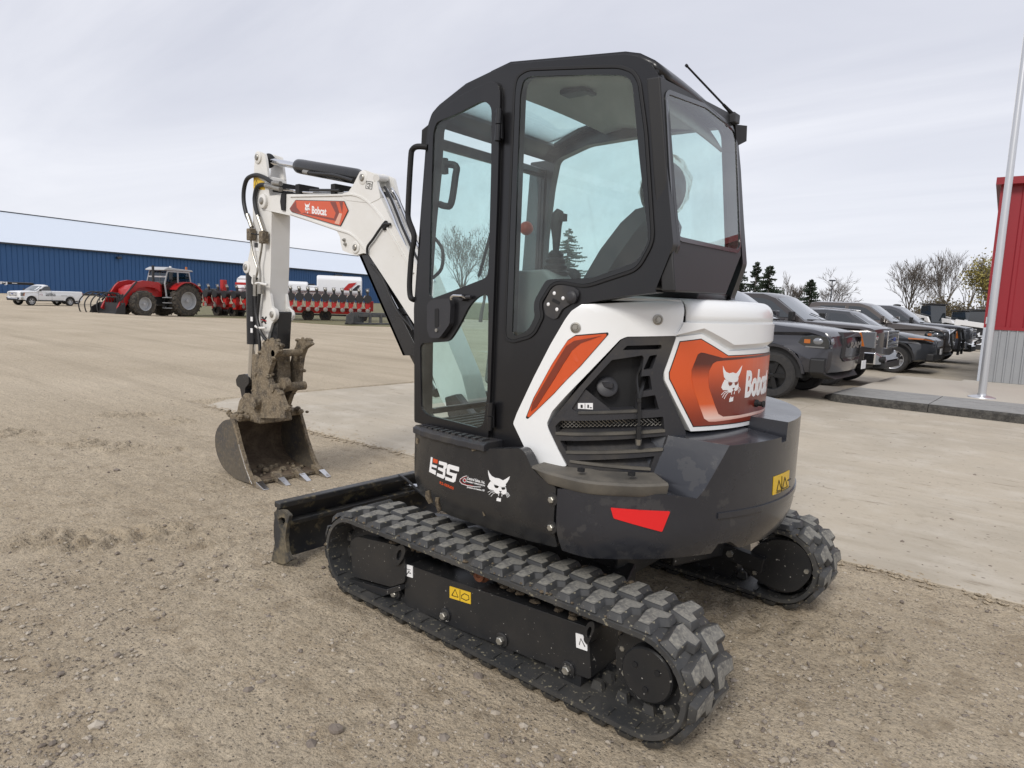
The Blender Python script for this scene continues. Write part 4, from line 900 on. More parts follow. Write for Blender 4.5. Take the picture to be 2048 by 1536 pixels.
# consoles and levers
def console(y, nm):
    m = MB(); z0 = 1.10
    pr = [(.30, z0), (.27, 1.42), (.20, 1.50), (.02, 1.50), (-.20, 1.44), (-.22, z0)]
    o = m.xz(pr, y-.07, y+.07).build(nm, m_int, EX, bevel=.025, seg=4); return o
cl = MB().xz([(.24, 1.1), (.20, 1.50), (.13, 1.61), (-.10, 1.62), (-.22, 1.52), (-.26, 1.1)], .41, .56).build('control_console', mat('console_grey', (.17, .17, .165), .6), EX, bevel=.03, seg=4); c2 = console(-.10, 'control_console')
def stick(x, y, par, z0=1.47):
    b = MB(); pr = [(0, .055), (.01, .06), (.02, .048), (.035, .052), (.045, .040), (.06, .044), (.07, .032), (.085, .034), (.10, .02)]
    b.lathe((x, y, z0), (.0, 0, 1), pr, 20).build('lever_boot', m_seal, par)
    t = MB(); t.tube([Vector((x, y, z0+.09)), Vector((x, y, z0+.15)), Vector((x+.005, y, z0+.20)), Vector((x+.0, y, z0+.245)), Vector((x-.012, y, z0+.265))], [.012, .018, .024, .027, .016], 12)
    t.box((x-.03, y, z0+.235), (.02, .03, .03)).build('joystick', m_blk, par, bevel=0)
stick(-.085, .48, cl, 1.60); MB().ball(tuple(U(1142, 552, 1, .32)), (.05, .03, .035), 14, 10).build('armrest', m_seat, ST)
o = MB().ball(tuple(U(*Z1((735, 1015))[0], 1, .10)), .035, 16, 12).build('lever_knob', mat('knob_orange', (.55, .08, .03), .4), c2)
lv = MB(); 
for dy in (0, .09): lv.tube([Vector((.46, .12+dy, .92)), Vector((.44, .12+dy, 1.2)), Vector((.40, .12+dy, 1.50))], .012, 8)
lv.build('travel_lever', m_blk, EX)
# interior handle seen through the door glass
m = MB(); P = [U(*Z1(q)[0], 1, .60) for q in ((250, 600), (255, 640), (290, 665), (355, 680), (352, 740), (330, 880), (300, 895), (268, 885))]
m.tube(spline(P, 4), .016, 8).tube([U(*Z1(q)[0], 1, .60) for q in ((290, 640), (292, 720))], .02, 8).build('entry_handle', m_blk, CAB)
P = [U(*Z1(q)[0], 1, .62) for q in ((235, 1060), (282, 1130), (278, 1230), (232, 1282))]; MB().tube(spline(P, 4), .008, 8).build('door_pull', m_blk, DR)
MB().tube([Vector((.53, .1, 2.14)), Vector((.52, .3, 1.6))], .008, 6).build('wiper_arm', m_blk, CAB)
# ================================================================ BOOM, ARM, BUCKET
YB, HB = -.03, .085            # boom centre line and half width
def onY(y, zz, *pts): return [(lambda v: (v.x, v.z))(U(a, b, 1, y)) for a, b in zz(*pts)]
YL_ = YB+HB
def seg_clean(P): return P
ft = onY(YL_, Z2, (190, 300), (360, 505), (270, 545), (205, 440))
bo = onY(YL_, Z4, (345, 400), (500, 377), (925, 380), (1040, 392), (1130, 405), (1185, 395), (1262, 560), (1440, 880))
lo_ = onY(YL_, Z4, (1425, 1290), (1250, 1020), (1105, 800), (1070, 788), (1010, 806), (922, 772), (908, 720), (905, 680), (882, 635), (700, 572), (560, 528), (380, 488), (345, 470), (330, 435))
def X(p, dx, dz): return (p[0]+dx, p[1]+dz)
foot = [(.86, 1.05), (.80, .90), (.83, .82), (.93, .80), (1.03, .90)]
BP = bo+foot+lo_
m_plate = m_boomw
BOOM = MB().xz(rnd(BP, .012, 3), YB-HB+.004, YL_-.004).build('boom', m_boomw, EX, bevel=.006)
bpl = rnd(onY(YL_, Z4, (905, 382), (965, 362), (1000, 310), (1045, 220), (1075, 208), (1150, 236), (1165, 300), (1190, 405), (1120, 440), (950, 420)), .012)
for ya, yb in ((YL_-.022, YL_-.001), (YB-HB+.001, YB-HB+.022)): MB().xz(bpl, ya, yb).build('cylinder_bracket', m_boomw, BOOM, bevel=.004)
# raised edge flanges of the boom
def band(P, w, y0, y1, name, m, par, bev=.002):
    P = [Vector(p) for p in P]; L1 = []; R1 = []
    for i, p in enumerate(P):
        t = (P[min(i+1, len(P)-1)]-P[max(i-1, 0)]).normalized(); q = Vector((-t.y, t.x))*w/2; L1.append(tuple(p+q)); R1.append(tuple(p-q))
    return MB().xz(L1+R1[::-1], y0, y1).build(name, m, par, bevel=bev)
band([tuple(p) for p in spline([Vector((a, b)) for a, b in onY(YL_, Z4, (560, 392), (900, 384), (1010, 384), (1100, 430), (1180, 520), (1230, 600), (1420, 930))], 5)], .012, YL_-.006, YL_+.005, 'boom_seam', m_boomw, BOOM)
band([tuple(p) for p in spline([Vector((a, b)) for a, b in onY(YL_, Z4, (560, 512), (700, 560), (890, 625), (980, 655), (1050, 720), (1100, 790))], 5)], .012, YL_-.006, YL_+.005, 'boom_seam', m_boomw, BOOM)
def pin(q, r, name='pivot_pin', zz=Z4, y=YL_, par=BOOM, m=m_boomw, w=.02, through=None):
    a = U(*zz(q)[0], 1, y+w); y0 = (2*YB-y-w) if through is None else through
    o = MB().lathe((a.x, y0, a.z), (0, 1, 0), [(0, r), (y+w-y0-.004, r), (y+w-y0, r*.86)], 28).build(name, m, par)
    MB().lathe((a.x, y0-.004, a.z), (0, 1, 0), [(0, r*.5), (y+w-y0+.010, r*.5), (y+w-y0+.014, r*.38)], 20).build('pin_head', m_steel, o); return a
pin((360, 425), .052); pin((1012, 750), .040, w=.004); pin((1062, 262), .045, w=.004)
for q in ((932, 698), (940, 728)): pin(q, .012, 'boom_bolt', w=.006, m=m_steel)
MB().cyl(U(*Z4((1160, 265))[0], 1, YL_), U(*Z4((1245, 272))[0], 1, YB-HB), .022, n=16).build('cross_tube', m_boomw, BOOM)
# decal plate
def YW(y):
    w_ = Wall([(4.5, y), (0, y)]); return w_
BW = YW(YL_)
dp = rnd(Z4((556, 480), (598, 418), (938, 426), (967, 492), (912, 602), (870, 592), (570, 502)), 1.5)
b0 = BW.hits(dp)
sheet(BW, b0, d1=.0015, d0=-.001).build('print_outline', m_bprint, BOOM, smooth=False)
sheet(BW, inset(b0, .004), d1=.0022, d0=-.001).build('orange_print', m_orange, BOOM, smooth=False)
for pts in (((562, 480), (602, 425), (606, 470), (640, 512), (575, 500)), ((840, 432), (880, 432), (905, 510), (880, 565), (640, 512), (660, 508), (868, 548), (880, 510)), ((905, 432), (930, 432), (925, 510))):
    sheet(BW, BW.hits(Z4(*pts)), d1=.003, d0=-.001).build('swoosh_print', m_orange_d, BOOM, smooth=False)
sheet(BW, BW.hits(Z4((905, 510), (925, 515), (905, 590), (872, 582))), d1=.0033, d0=-.001).build('swoosh_print', mat('pale_orange', (.7, .4, .3), .4), BOOM, smooth=False)
h = BW.hits(Z4((684, 512), (668, 438), (704, 450))); cat_on(BW, h[0][0], h[0][1], h[1][1]-h[0][1], .0035, m_wprint, m_orange_d, BOOM, (h[2][0]-h[1][0])/(h[1][1]-h[0][1])/((_a[1][0]-_a[0][0])/_c[2]))
wall_text(BW, 'Bobcat', *[BW.hit(*Z4(q)[0]) for q in ((714, 512), (816, 527), (714, 462))], .0035, .03, m_wprint, BOOM, 'lettering', 1)
lbp = BW.hits(Z4((1092, 285), (1137, 292), (1130, 345), (1086, 338))); sheet(BW, lbp, holes=[inset(lbp, .0025)], d1=.0015, d0=-.001).build('small_label', m_bprint, BOOM, smooth=False)
for pts in (((1098, 300), (1108, 302), (1100, 312)), ((1118, 305), (1126, 308), (1122, 330)), ((1098, 325), (1108, 330)), ((1114, 300), (1110, 340))): mark(BW, Z4, pts, .004, m_bprint, BOOM, .0015)
# boom top bracket opening (dark) and hoses down the back of the boom
hs = []
for k in range(5):
    yy = YL_-.012-.028*k
    P = [U(*Z4(q)[0], 1, YL_-.01) for q in ((1172, 350), (1215, 430), (1262, 545), (1300, 640), (1400, 860), (1470, 1010))]
    off = Vector((-.028, 0, .022)) if k % 2 else Vector((-.016, 0, .012))
    MB().tube(spline([Vector((p.x, yy, p.z))+off for p in P], 5), .0085 if k % 2 else .007, 8).build('hydraulic_pipe', m_chrome if k in (0, 2, 3) else m_hose, BOOM)
for k, (q0, q1) in enumerate((((1215, 375), (1290, 490)), ((1255, 385), (1325, 485)))):
    a, b = U(*Z4(q0)[0], 1, YB-.01-.04*k), U(*Z4(q1)[0], 1, YB-.01-.04*k); o = MB().cyl(a, b, .017, n=12).build('hose_end', m_hose, BOOM)
    for t in (.45, .75, 1.0): MB().cyl(a+(b-a)*(t-.1), a+(b-a)*t, .021, n=12).build('crimp_collar', m_steel, o)
a = U(*Z4((1300, 608))[0], 1, YB); MB().box((a.x, YB, a.z), (.05, .20, .04), Matrix.Rotation(R(35), 3, 'Y')).build('pipe_clamp', m_blk, BOOM, bevel=.004)
P = [U(*Z4(q)[0], 1, YL_+.012) for q in ((1098, 800), (1100, 745), (1140, 690), (1180, 630), (1215, 590), (1260, 588))]; MB().tube(spline(P, 5), .008, 8).build('lubrication_hose', m_hose, BOOM)
# pipes along the boom top
for k in range(4):
    yy = YL_-.02-.04*k
    P = [U(*Z4(q)[0], 1, YL_) for q in ((500, 345), (560, 350), (640, 362), (800, 368), (950, 362))]
    MB().tube(spline([Vector((p.x, yy, p.z+.004*(k % 2))) for p in P], 4), .008, 8).build('hydraulic_pipe', m_chrome if k % 2 == 0 else m_steel, BOOM)
for q in ((520, 330), (680, 345), (930, 345)):
    a = U(*Z4(q)[0], 1, YB); MB().box((a.x, YB, a.z-.01), (.05, .17, .07)).build('pipe_clamp', m_blk, BOOM, bevel=.005)
MB().cyl(U(*Z4((700, 350))[0], 1, YL_), U(*Z4((905, 352))[0], 1, YL_), .010, n=10).build('guide_rod', m_hose, BOOM)
pt_ = onY(YL_+.004, Z4, (500, 375), (528, 372), (524, 495), (500, 490), (492, 430)); MB().xz(rnd(pt_, .006), YL_-.005, YL_+.008).build('hose_bracket', m_blk, BOOM, bevel=.003)
# arm cylinder on top
A0 = U(*Z4((412, 140))[0], 1, YB); A1 = U(*Z4((615, 182))[0], 1, YB); A2 = U(*Z4((1062, 262))[0], 1, YB)
dv = (A2-A1).normalized(); A0 = A1-dv*(A1-A0).length
cyl = MB().lathe(A1, dv, [(0, .045), (.012, .050), (.05, .052), ((A2-A1).length-.05, .052), ((A2-A1).length, .04)], 28).build('arm_cylinder', m_char, EX)
MB().cyl(A0, A1+dv*.02, .024, n=20).build('cylinder_rod', m_chrome, cyl); MB().ball(A0, (.055, .045, .055), 16, 12).build('rod_eye', m_blk, cyl)
P = [U(*Z4(q)[0], 1, YL_-.01) for q in ((650, 225), (700, 232), (800, 240), (880, 250), (1000, 285))]; MB().tube(spline(P, 4), .012, 8).build('cylinder_hose', m_hose, cyl)
MB().cyl(U(*Z4((655, 222))[0], 1, YL_-.01), U(*Z4((690, 230))[0], 1, YL_-.01), .015, n=10).build('hose_fitting', m_steel, cyl)
# boom cylinder underneath with guard
B0 = U(*Z4((1090, 800))[0], 1, YB); B1 = U(*Z4((1310, 1215))[0], 1, YB); B2 = B1+(B1-B0).normalized()*.62
dv = (B2-B1).normalized()
bc = MB().lathe(B1, dv, [(0, .062), (.05, .066), (.055, .056), (.60, .056), (.62, .04)], 28).build('boom_cylinder', m_char, EX)
MB().cyl(B0, B1+dv*.02, .027, n=20).build('cylinder_rod', m_chrome, bc)
gp = onY(YL_, Z4, (1022, 800), (1095, 795), (1420, 1440), (1420, 1530), (1385, 1505), (1330, 1505))
MB().xz(gp, YL_-.03, YL_-.02).build('cylinder_guard', m_char, bc, bevel=.003)
MB().xz(gp, YB-HB, YB-HB+.01).build('cylinder_guard', m_char, bc, bevel=.003)
MB().xz(onY(YL_, Z4, (1022, 800), (1040, 800), (1345, 1505), (1330, 1505)), YB-HB, YL_-.02).build('cylinder_guard', m_char, bc)
P = [U(*Z4(q)[0], 1, YL_+.0) for q in ((1120, 870), (1200, 960), (1300, 1180), (1390, 1290), (1415, 1330))]; MB().tube(spline(P, 4), .008, 8).build('boom_cylinder_hose', m_hose, bc)
# swing bracket at the foot of the boom
sb = MB(); sb.xz([(.50, .50), (.72, .54), (.80, .70), (.90, .82), (.93, .92), (.84, .95), (.72, .86), (.50, .80)], YB-.15, YB-.095); sb.xz([(.50, .50), (.72, .54), (.80, .70), (.90, .82), (.93, .92), (.84, .95), (.72, .86), (.50, .80)], YB+.095, YB+.15)
sb.cyl((.68, YB, .50), (.68, YB, .86), .08, n=20); sb.build('swing_bracket', m_char, EX, bevel=.01)
# ---- arm (dipper)
HA = .078; YA = YB+HA
ar = onY(YA, Z4, (304, 250), (402, 250), (408, 320), (430, 520), (424, 900), (416, 1080), (412, 1330), (400, 1400), (352, 1400), (338, 1250), (330, 1000), (268, 935), (235, 912), (232, 880), (262, 850), (285, 740), (300, 640), (298, 420))
ARM = MB().xz(rnd(ar, .01, 3), YB-HA, YA).build('dipper_arm', m_boomw, EX, bevel=.006)
a = [U(*Z4(q)[0], 1, YA) for q in ((328, 120), (350, 1290))]
for ya, yb in ((YA-.020, YA-.001), (YB-HA+.001, YB-HA+.020)):
    MB().xz(rnd(onY(YA, Z4, (304, 262), (310, 150), (318, 98), (345, 84), (378, 92), (388, 130), (405, 262)), .012), ya, yb).build('arm_cheek', m_boomw, ARM, bevel=.004)
    MB().xz(rnd(onY(YA, Z4, (405, 1040), (420, 1080), (432, 1165), (455, 1190), (466, 1222), (452, 1262), (430, 1280), (415, 1340), (400, 1360), (385, 1200)), .012), ya, yb).build('arm_cheek', m_boomw, ARM, bevel=.004)
for q, r in (((328, 120), .045), ((248, 888), .048), ((432, 1218), .048)):
    pin(q, r, y=YA, par=ARM, w=.012, through=(YA-.02 if r < .048 or q[1] > 1000 else None))
    if r < .048 or q[1] > 1000: a = U(*Z4(q)[0], 1, YA); MB().lathe((a.x, YB-HA-.02, a.z), (0, 1, 0), [(0, r*.8), (.02, r), (.04, r)], 24).cyl((a.x, YB-HA, a.z), (a.x, YA, a.z), r*.5, n=16).build('pivot_bush', m_boomw, ARM)
lblp = YW(YA)
sheet(lblp, lblp.hits(Z4((305, 265), (330, 262), (380, 290), (384, 348), (345, 345), (305, 338))), d1=.002, d0=-.001).build('warning_sticker', m_yel, ARM, smooth=False)
mark(lblp, Z4, ((316, 320), (326, 280), (340, 325)), .006, m_bprint, ARM, .003, closed=True)
lw = lblp.hits(Z4((307, 712), (342, 715), (342, 778), (307, 772))); sheet(lblp, lw, d1=.002, d0=-.001).build('white_label', m_wprint, ARM, smooth=False)
sheet(lblp, lblp.hits(Z4((312, 718), (338, 720), (336, 752), (312, 750))), d1=.003, d0=-.001).build('label_print', m_bprint, ARM, smooth=False)
for pts in (((360, 1235), (372, 1232), (378, 1250), (392, 1230), (398, 1238), (384, 1258), (396, 1282), (386, 1284), (376, 1268), (364, 1280), (358, 1272), (370, 1258)),):
    sheet(lblp, lblp.hits(Z4(*pts)), d1=.002, d0=-.001).build('cross_mark', m_bprint, ARM, smooth=False)
mark(lblp, Z4, ((356, 1252), (396, 1264)), .008, m_dr, ARM, .003)
# hoses looping from boom to arm
def hose(q, y0, y1, r=.013, m=m_hose, name='hydraulic_hose', n=6):
    P = [U(*Z4(p)[0], 1, y0+(y1-y0)*i/(len(q)-1)) for i, p in enumerate(q)]; return MB().tube(spline(P, n), r, 10).build(name, m, ARM)
hose(((490, 302), (440, 298), (380, 262), (320, 245), (262, 270), (238, 340), (236, 430), (255, 520), (275, 560)), .06, .08, .016)
hose(((490, 340), (430, 328), (370, 312), (330, 330), (312, 400), (318, 470), (340, 540)), .05, .08, .016)
for q in (((440, 300), (495, 305)), ((390, 318), (495, 345)), ((262, 520), (292, 610)), ((335, 530), (372, 640))): hose(q, .08, .08, .0175, m_steel, 'hose_fitting')
hose(((292, 610), (285, 700), (300, 800), (330, 900), (322, 960)), .085, .085, .008, m_steel, 'hydraulic_pipe')
hose(((372, 640), (360, 760), (345, 860), (350, 960), (350, 1010)), .085, .085, .008, m_steel, 'hydraulic_pipe')
for q in ((288, 660), (375, 680)): a = U(*Z4(q)[0], 1, .085); MB().box(a, (.06, .05, .09)).build('ball_valve', m_mud, ARM, bevel=.006)
hose(((272, 645), (300, 655), (360, 662)), .1, .1, .005, m_blk, 'valve_handle'); hose(((305, 940), (300, 1000), (340, 1000), (400, 1012)), .09, .09, .010, m_boomw, 'hose_guide'); hose(((318, 1300), (345, 1312), (390, 1312)), .09, .09, .010, m_boomw, 'hose_guide')
hose(((322, 960), (318, 1060), (322, 1200), (350, 1330), (395, 1400)), .085, .09, .013); hose(((350, 1040), (340, 1120), (330, 1250), (345, 1400), (352, 1520)), .08, .085, .013)
hose(((352, 1000), (352, 1075)), .085, .085, .024, m_steel, 'quick_coupling'); hose(((318, 960), (318, 1090)), .085, .085, .020, m_steel, 'quick_coupling')
# bucket cylinder in front of the arm
C0 = U(*Z4((292, 930))[0], 1, YB+.04); C1 = U(*Z4((299, 1425))[0], 1, YB+.04); C2 = U(*Z5((300, 350))[0], 1, YB+.04)
bcy = MB().cyl(C0, C1, .046, n=24).build('bucket_cylinder', m_char, EX); MB().cyl(C1+(C0-C1)*.05, C2, .025, n=20).build('cylinder_rod', m_chrome, bcy)
for q in ((291, 1250), (291, 1330)): a = U(*Z4(q)[0], 1, YB+.09); MB().box(a, (.03, .004, .035)).build('cylinder_label', m_wprint, bcy)
# link at the bottom
LK = MB().xz(rnd(onY(YB+.02, Z5, (245, 350), (262, 322), (300, 316), (322, 335), (322, 372), (300, 400), (300, 470), (285, 480), (270, 400), (250, 385)), .01), YB-.07, YB+.07).build('bucket_link', m_char, EX, bevel=.006)
MB().xz(onY(YB, Z4, (470, 1205), (525, 1198), (512, 1460), (455, 1460), (440, 1380), (465, 1310)), YB-.06, YB+.055).build('arm_end_block', m_char, EX, bevel=.008)
for y in (YB-HA-.0, YB+HA-.02):
    pass
a = [U(*Z4(q)[0], 1, YB-HA) for q in ((535, 1225),)]
# ---- muddy quick coupler
yl, yr = .10, -.17
cpl = rnd(onY(yl, Z5, (372, 138), (400, 114), (440, 122), (470, 150), (462, 190), (430, 230), (400, 330), (430, 400), (470, 430), (505, 520), (500, 580), (262, 580), (275, 500), (310, 420), (330, 320), (352, 200)), .012)
QC = MB().xz(cpl, yl-.035, yl).build('quick_coupler', m_mud, EX, bevel=.008, angle=30)
cpr = rnd([(x, z) for x, z in onY(yr, Z5, (588, 165), (600, 118), (630, 108), (655, 116), (680, 142), (640, 168), (622, 215), (610, 300), (606, 385), (560, 435), (532, 520), (508, 520), (495, 480), (500, 430), (535, 370), (548, 300), (570, 200))], .01)
MB().xz(cpr, yr, yr+.04).build('coupler_plate', m_mud, QC, bevel=.008)
def bar(zz, q0, y0, y1, r, nm='coupler_pin', par=QC, m=m_mud):
    a = U(*zz(q0)[0], 1, y0); return MB().cyl((a.x, y0, a.z), (a.x, y1, a.z), r, n=16).build(nm, m, par)
bar(Z5, (430, 198), yl, yr, .027); bar(Z5, (420, 402), yl+.01, yr-.01, .034)
for q, r in (((455, 388), .045), ((505, 378), .05)):
    a = U(*Z5(q)[0], 1, 0); MB().cyl((a.x, a.y-.02, a.z), (a.x, a.y+.03, a.z), r, n=16).build('coupler_collar', m_mud, QC)
MB().xz(onY(-.02, Z5, (330, 200), (480, 210), (492, 420), (440, 440), (330, 420)), YB-.07, YB+.05).build('coupler_body', m_mud, QC, bevel=.012)
bl_ = MB().box(U(*Z5((395, 540))[0], 1, -.03), (.30, .30, .14), taper=(.7, .9)).box(U(*Z5((440, 510))[0], 1, 0), (.10, .10, .12), Matrix.Rotation(.5, 3, 'Y')).build('coupler_foot', m_mud, QC, bevel=.02)
for q, y in (((345, 490), .10), ((480, 480), -.10), ((410, 520), .0)):
    MB().lathe(U(*Z5(q)[0], 1, y), (0, 1, 0), [(0, .05), (.05, .05), (.055, .03)], 16).build('coupler_boss', m_mud, QC)
tag(MB().tube(spline([U(*Z5(q)[0], 1, .06) for q in ((370, 420), (385, 470), (420, 500))], 5), .012, 8).build('lock_rod', m_steel, QC))
# ---- bucket
y0, y1 = .225, -.365
# profile in x/z: lip -> floor -> back -> top
lipx, lipz = 2.88, .022
prof = [(lipx, lipz), (3.02, .012), (3.18, .018), (3.33, .06), (3.43, .15), (3.465, .26), (3.43, .36), (3.33, .44), (3.24, .47), (3.16, .485)]
P = [(v.x, v.y) for v in spline([Vector(p) for p in prof], 4)]
th = .016
inn = []
for i, p in enumerate(P):
    a = Vector(P[min(i+1, len(P)-1)])-Vector(P[max(i-1, 0)]); a.normalize(); inn.append((p[0]-a.y*th, p[1]+a.x*th))
BK = MB().xz(P+inn[::-1], y1, y0).build('bucket', m_mud, EX, angle=40)
MB().xz([(p[0], p[1]) for p in inn]+[(p[0]-.0+(3.10-p[0])*.012, p[1]+(.22-p[1])*.012) for p in inn[::-1]], y1+.012, y0-.012).build('bucket_lining', m_mudin, BK, angle=40)
sidep = P+[(3.125, .40), (3.06, .27), (2.97, .13)]
m_side = mat('scraped_bucket_side', (.10, .085, .065), .75, noise=[(6, .8, (.05, .05, .055), .45, .65), (35, .8, (.17, .135, .09), .5, .7)], bump=(30, .6, .01))
MB().xz(sidep, y0-.014, y0+.004).build('bucket_side', m_side, BK, bevel=.003)
MB().xz(sidep, y1-.004, y1+.014).build('bucket_side', m_side, BK, bevel=.003)
band([(3.16, .475), (3.12, .40), (3.055, .27), (2.965, .13), (2.88, .03)], .03, y0-.02, y0+.010, 'side_cutter', m_mud, BK, .004)
band([(3.066, .30), (3.048, .262), (2.96, .122), (2.872, .02)], .010, y0-.006, y0+.0125, 'worn_edge', m_tooth, BK, .001)
band([(3.16, .475), (3.12, .40), (3.055, .27), (2.965, .13), (2.88, .03)], .03, y1-.010, y1+.02, 'side_cutter', m_mud, BK, .004)
MB().box((3.18, (y0+y1)/2, .49), (.15, .57, .05)).build('bucket_top_bar', m_mud, BK, bevel=.015)
for y in (.09, -.15): MB().xz(rnd([(3.06, .47), (3.36, .45), (3.30, .60), (3.20, .68), (3.10, .64), (3.05, .55)], .02), y-.015, y+.015).build('bucket_ear', m_mud, BK, bevel=.006)
MB().box((lipx+.03, (y0+y1)/2, .022), (.09, .585, .024)).build('cutting_edge', m_mud, BK, bevel=.004)
for i in range(4):
    y = y0-.02-i*(y0-y1-.04)/3
    t = MB(); t.loft([[Vector((2.93, y-.026, .02)), Vector((2.93, y+.026, .02)), Vector((2.93, y+.026, .075)), Vector((2.93, y-.026, .075))], [Vector((2.85, y-.028, .008)), Vector((2.85, y+.028, .008)), Vector((2.85, y+.028, .066)), Vector((2.85, y-.028, .066))], [Vector((2.81, y-.024, .006)), Vector((2.81, y+.024, .006)), Vector((2.81, y+.024, .045)), Vector((2.81, y-.024, .045))]])
    t = t.build('tooth_adapter', m_mud, BK, bevel=.004)
    MB().loft([[Vector((2.82, y-.027, .004)), Vector((2.82, y+.027, .004)), Vector((2.82, y+.027, .050)), Vector((2.82, y-.027, .050))], [Vector((2.715, y-.021, .002)), Vector((2.715, y+.021, .002)), Vector((2.715, y+.021, .010)), Vector((2.715, y-.021, .010))]]).build('bucket_tooth', m_tooth, t, bevel=.003)
# clods of mud on coupler and bucket
random.seed(5); d = MB()
for k in range(260):
    i = random.random()
    if i < .4: x, z = random.choice(cpl); c = Vector((x, random.uniform(yl-.04, yl+.006), z)); r = random.uniform(.006, .02)
    elif i < .6: x, z = random.choice(cpr); c = Vector((x, random.uniform(yr-.006, yr+.045), z)); r = random.uniform(.006, .02)
    elif i < .8: c = Vector((random.uniform(3.03, 3.30), random.uniform(y1, y0), random.uniform(.49, .53))); r = random.uniform(.01, .03)
    else: c = Vector((random.uniform(3.0, 3.4), random.uniform(y1+.05, y0-.05), .03+random.uniform(0, .02))); r = random.uniform(.01, .035)
    d.ball(c, (r*random.uniform(.7, 1.4), r, r*.8), 6, 4)
tag(d.build('mud_clods', m_mud, QC), kind='stuff')
# chassis number plates etc. on the frame: towing eyes
# ================================================================ SETTING
from mathutils import noise as mn
def gz(x, y):
    g = min(1, max(.25, (-y-8)/10)); return -min(.6, .0125*max(0, x-8)*g)
def GT(px, py, dz=0.0):
    r = ray(px, py); z = 0.0
    for _ in range(30): p = CAM+(z+dz-CAM[2])/r[2]*r; z = z*.5+.5*gz(p[0], p[1])
    p = CAM+(z+dz-CAM[2])/r[2]*r; return Vector((p[0], p[1], z+dz))
def nodes_ground():
    m = bpy.data.materials.new('packed_gravel'); m.use_nodes = True; t = m.node_tree; b = t.nodes['Principled BSDF']; ln = t.links.new
    b.inputs['Roughness'].default_value = .95; b.inputs['Specular IOR Level'].default_value = .2
    c = t.nodes.new('ShaderNodeTexCoord'); ob = c.outputs['Object']
    def noi(s, d=6, r=.6, vec=ob, dist=0):
        n = t.nodes.new('ShaderNodeTexNoise'); n.inputs['Scale'].default_value = s; n.inputs['Detail'].default_value = d; n.inputs['Roughness'].default_value = r; n.inputs['Distortion'].default_value = dist; ln(vec, n.inputs['Vector']); return n.outputs[0]
    def rng(v, a, b_, lo=0, hi=1):
        n = t.nodes.new('ShaderNodeMapRange'); n.inputs[1].default_value = a; n.inputs[2].default_value = b_; n.inputs[3].default_value = lo; n.inputs[4].default_value = hi; ln(v, n.inputs[0]); return n.outputs[0]
    def mix(f, a, b_, bt='MIX'):
        n = t.nodes.new('ShaderNodeMixRGB'); n.blend_type = bt
        if isinstance(f, float): n.inputs[0].default_value = f
        else: ln(f, n.inputs[0])
        for i, v in ((1, a), (2, b_)):
            if isinstance(v, tuple): n.inputs[i].default_value = (*v, 1)
            else: ln(v, n.inputs[i])
        return n.outputs[0]
    def mth(op, a, b_=None):
        n = t.nodes.new('ShaderNodeMath'); n.operation = op
        for i, v in ((0, a), (1, b_)):
            if v is None: continue
            if isinstance(v, (int, float)): n.inputs[i].default_value = v
            else: ln(v, n.inputs[i])
        return n.outputs[0]
    def vmap(rot, sc_, loc=(0, 0, 0)):
        n = t.nodes.new('ShaderNodeMapping'); n.inputs['Rotation'].default_value = (0, 0, rot); n.inputs['Scale'].default_value = sc_; n.inputs['Location'].default_value = loc; ln(ob, n.inputs[0]); return n.outputs[0]
    sp_ = t.nodes.new('ShaderNodeSeparateXYZ'); ln(ob, sp_.inputs[0])
    near = mix(rng(noi(.7, 5), .35, .68), (.44, .36, .255), (.56, .47, .345))
    near = mix(rng(noi(6, 6), .50, .66, 0, .9), near, (.34, .27, .185))
    near = mix(rng(noi(22, 5, .7), .50, .68, 0, .5), near, (.30, .24, .165)); near = mix(rng(noi(31, 5, .7), .55, .70, 0, .45), near, (.72, .62, .47))  # dark pits and light grains: shading of fine relief put into the colour
    far = mix(rng(noi(.25, 6), .35, .65), (.60, .51, .385), (.50, .42, .31))
    far = mix(rng(noi(1, 4, .6, vmap(R(-62), (.09, 1.3, 1))), .48, .62, 0, .22), far, (.30, .25, .18))
    d = mth('ADD', mth('MULTIPLY', sp_.outputs[0], .75), mth('MULTIPLY', sp_.outputs[1], -.62))
    dm = rng(mth('ADD', d, mth('MULTIPLY', noi(.5, 3), 3.0)), 2.8, 8.5)
    col_ = mix(dm, near, far)
    # wheel ruts: long arcs of compressed, paler and darker dirt
    rt_ = noi(1, 5, .55, vmap(R(-35), (.10, 2.4, 1)), .5); col_ = mix(rng(rt_, .54, .66, 0, .2), col_, (.22, .175, .12)); col_ = mix(rng(rt_, .30, .42, .2, 0), col_, (.50, .43, .33))
    vo = t.nodes.new('ShaderNodeTexVoronoi'); vo.inputs['Scale'].default_value = 55; ln(ob, vo.inputs['Vector'])
    vo2 = t.nodes.new('ShaderNodeTexVoronoi'); vo2.inputs['Scale'].default_value = 130; ln(ob, vo2.inputs['Vector'])
    st_ = mth('MULTIPLY', rng(vo.outputs['Distance'], .18, .30, 1, 0), rng(noi(3.5, 3), .42, .58, .25, 1))
    cs = t.nodes.new('ShaderNodeSeparateColor'); ln(vo.outputs['Color'], cs.inputs[0])
    stc = mix(cs.outputs[0], (.12, .10, .085), (.46, .41, .34))
    pick = mth('MULTIPLY', st_, rng(cs.outputs[1], .45, .6)); col_ = mix(pick, col_, stc)
    c2 = t.nodes.new('ShaderNodeSeparateColor'); ln(vo2.outputs['Color'], c2.inputs[0])
    col_ = mix(mth('MULTIPLY', rng(c2.outputs[0], .55, .75), .5), col_, mix(c2.outputs[1], (.12, .095, .07), (.42, .36, .28)))
    ln(col_, b.inputs['Base Color'])
    hh = mth('ADD', mth('MULTIPLY', noi(14, 8, .65), 1.0), mth('MULTIPLY', pick, .5))
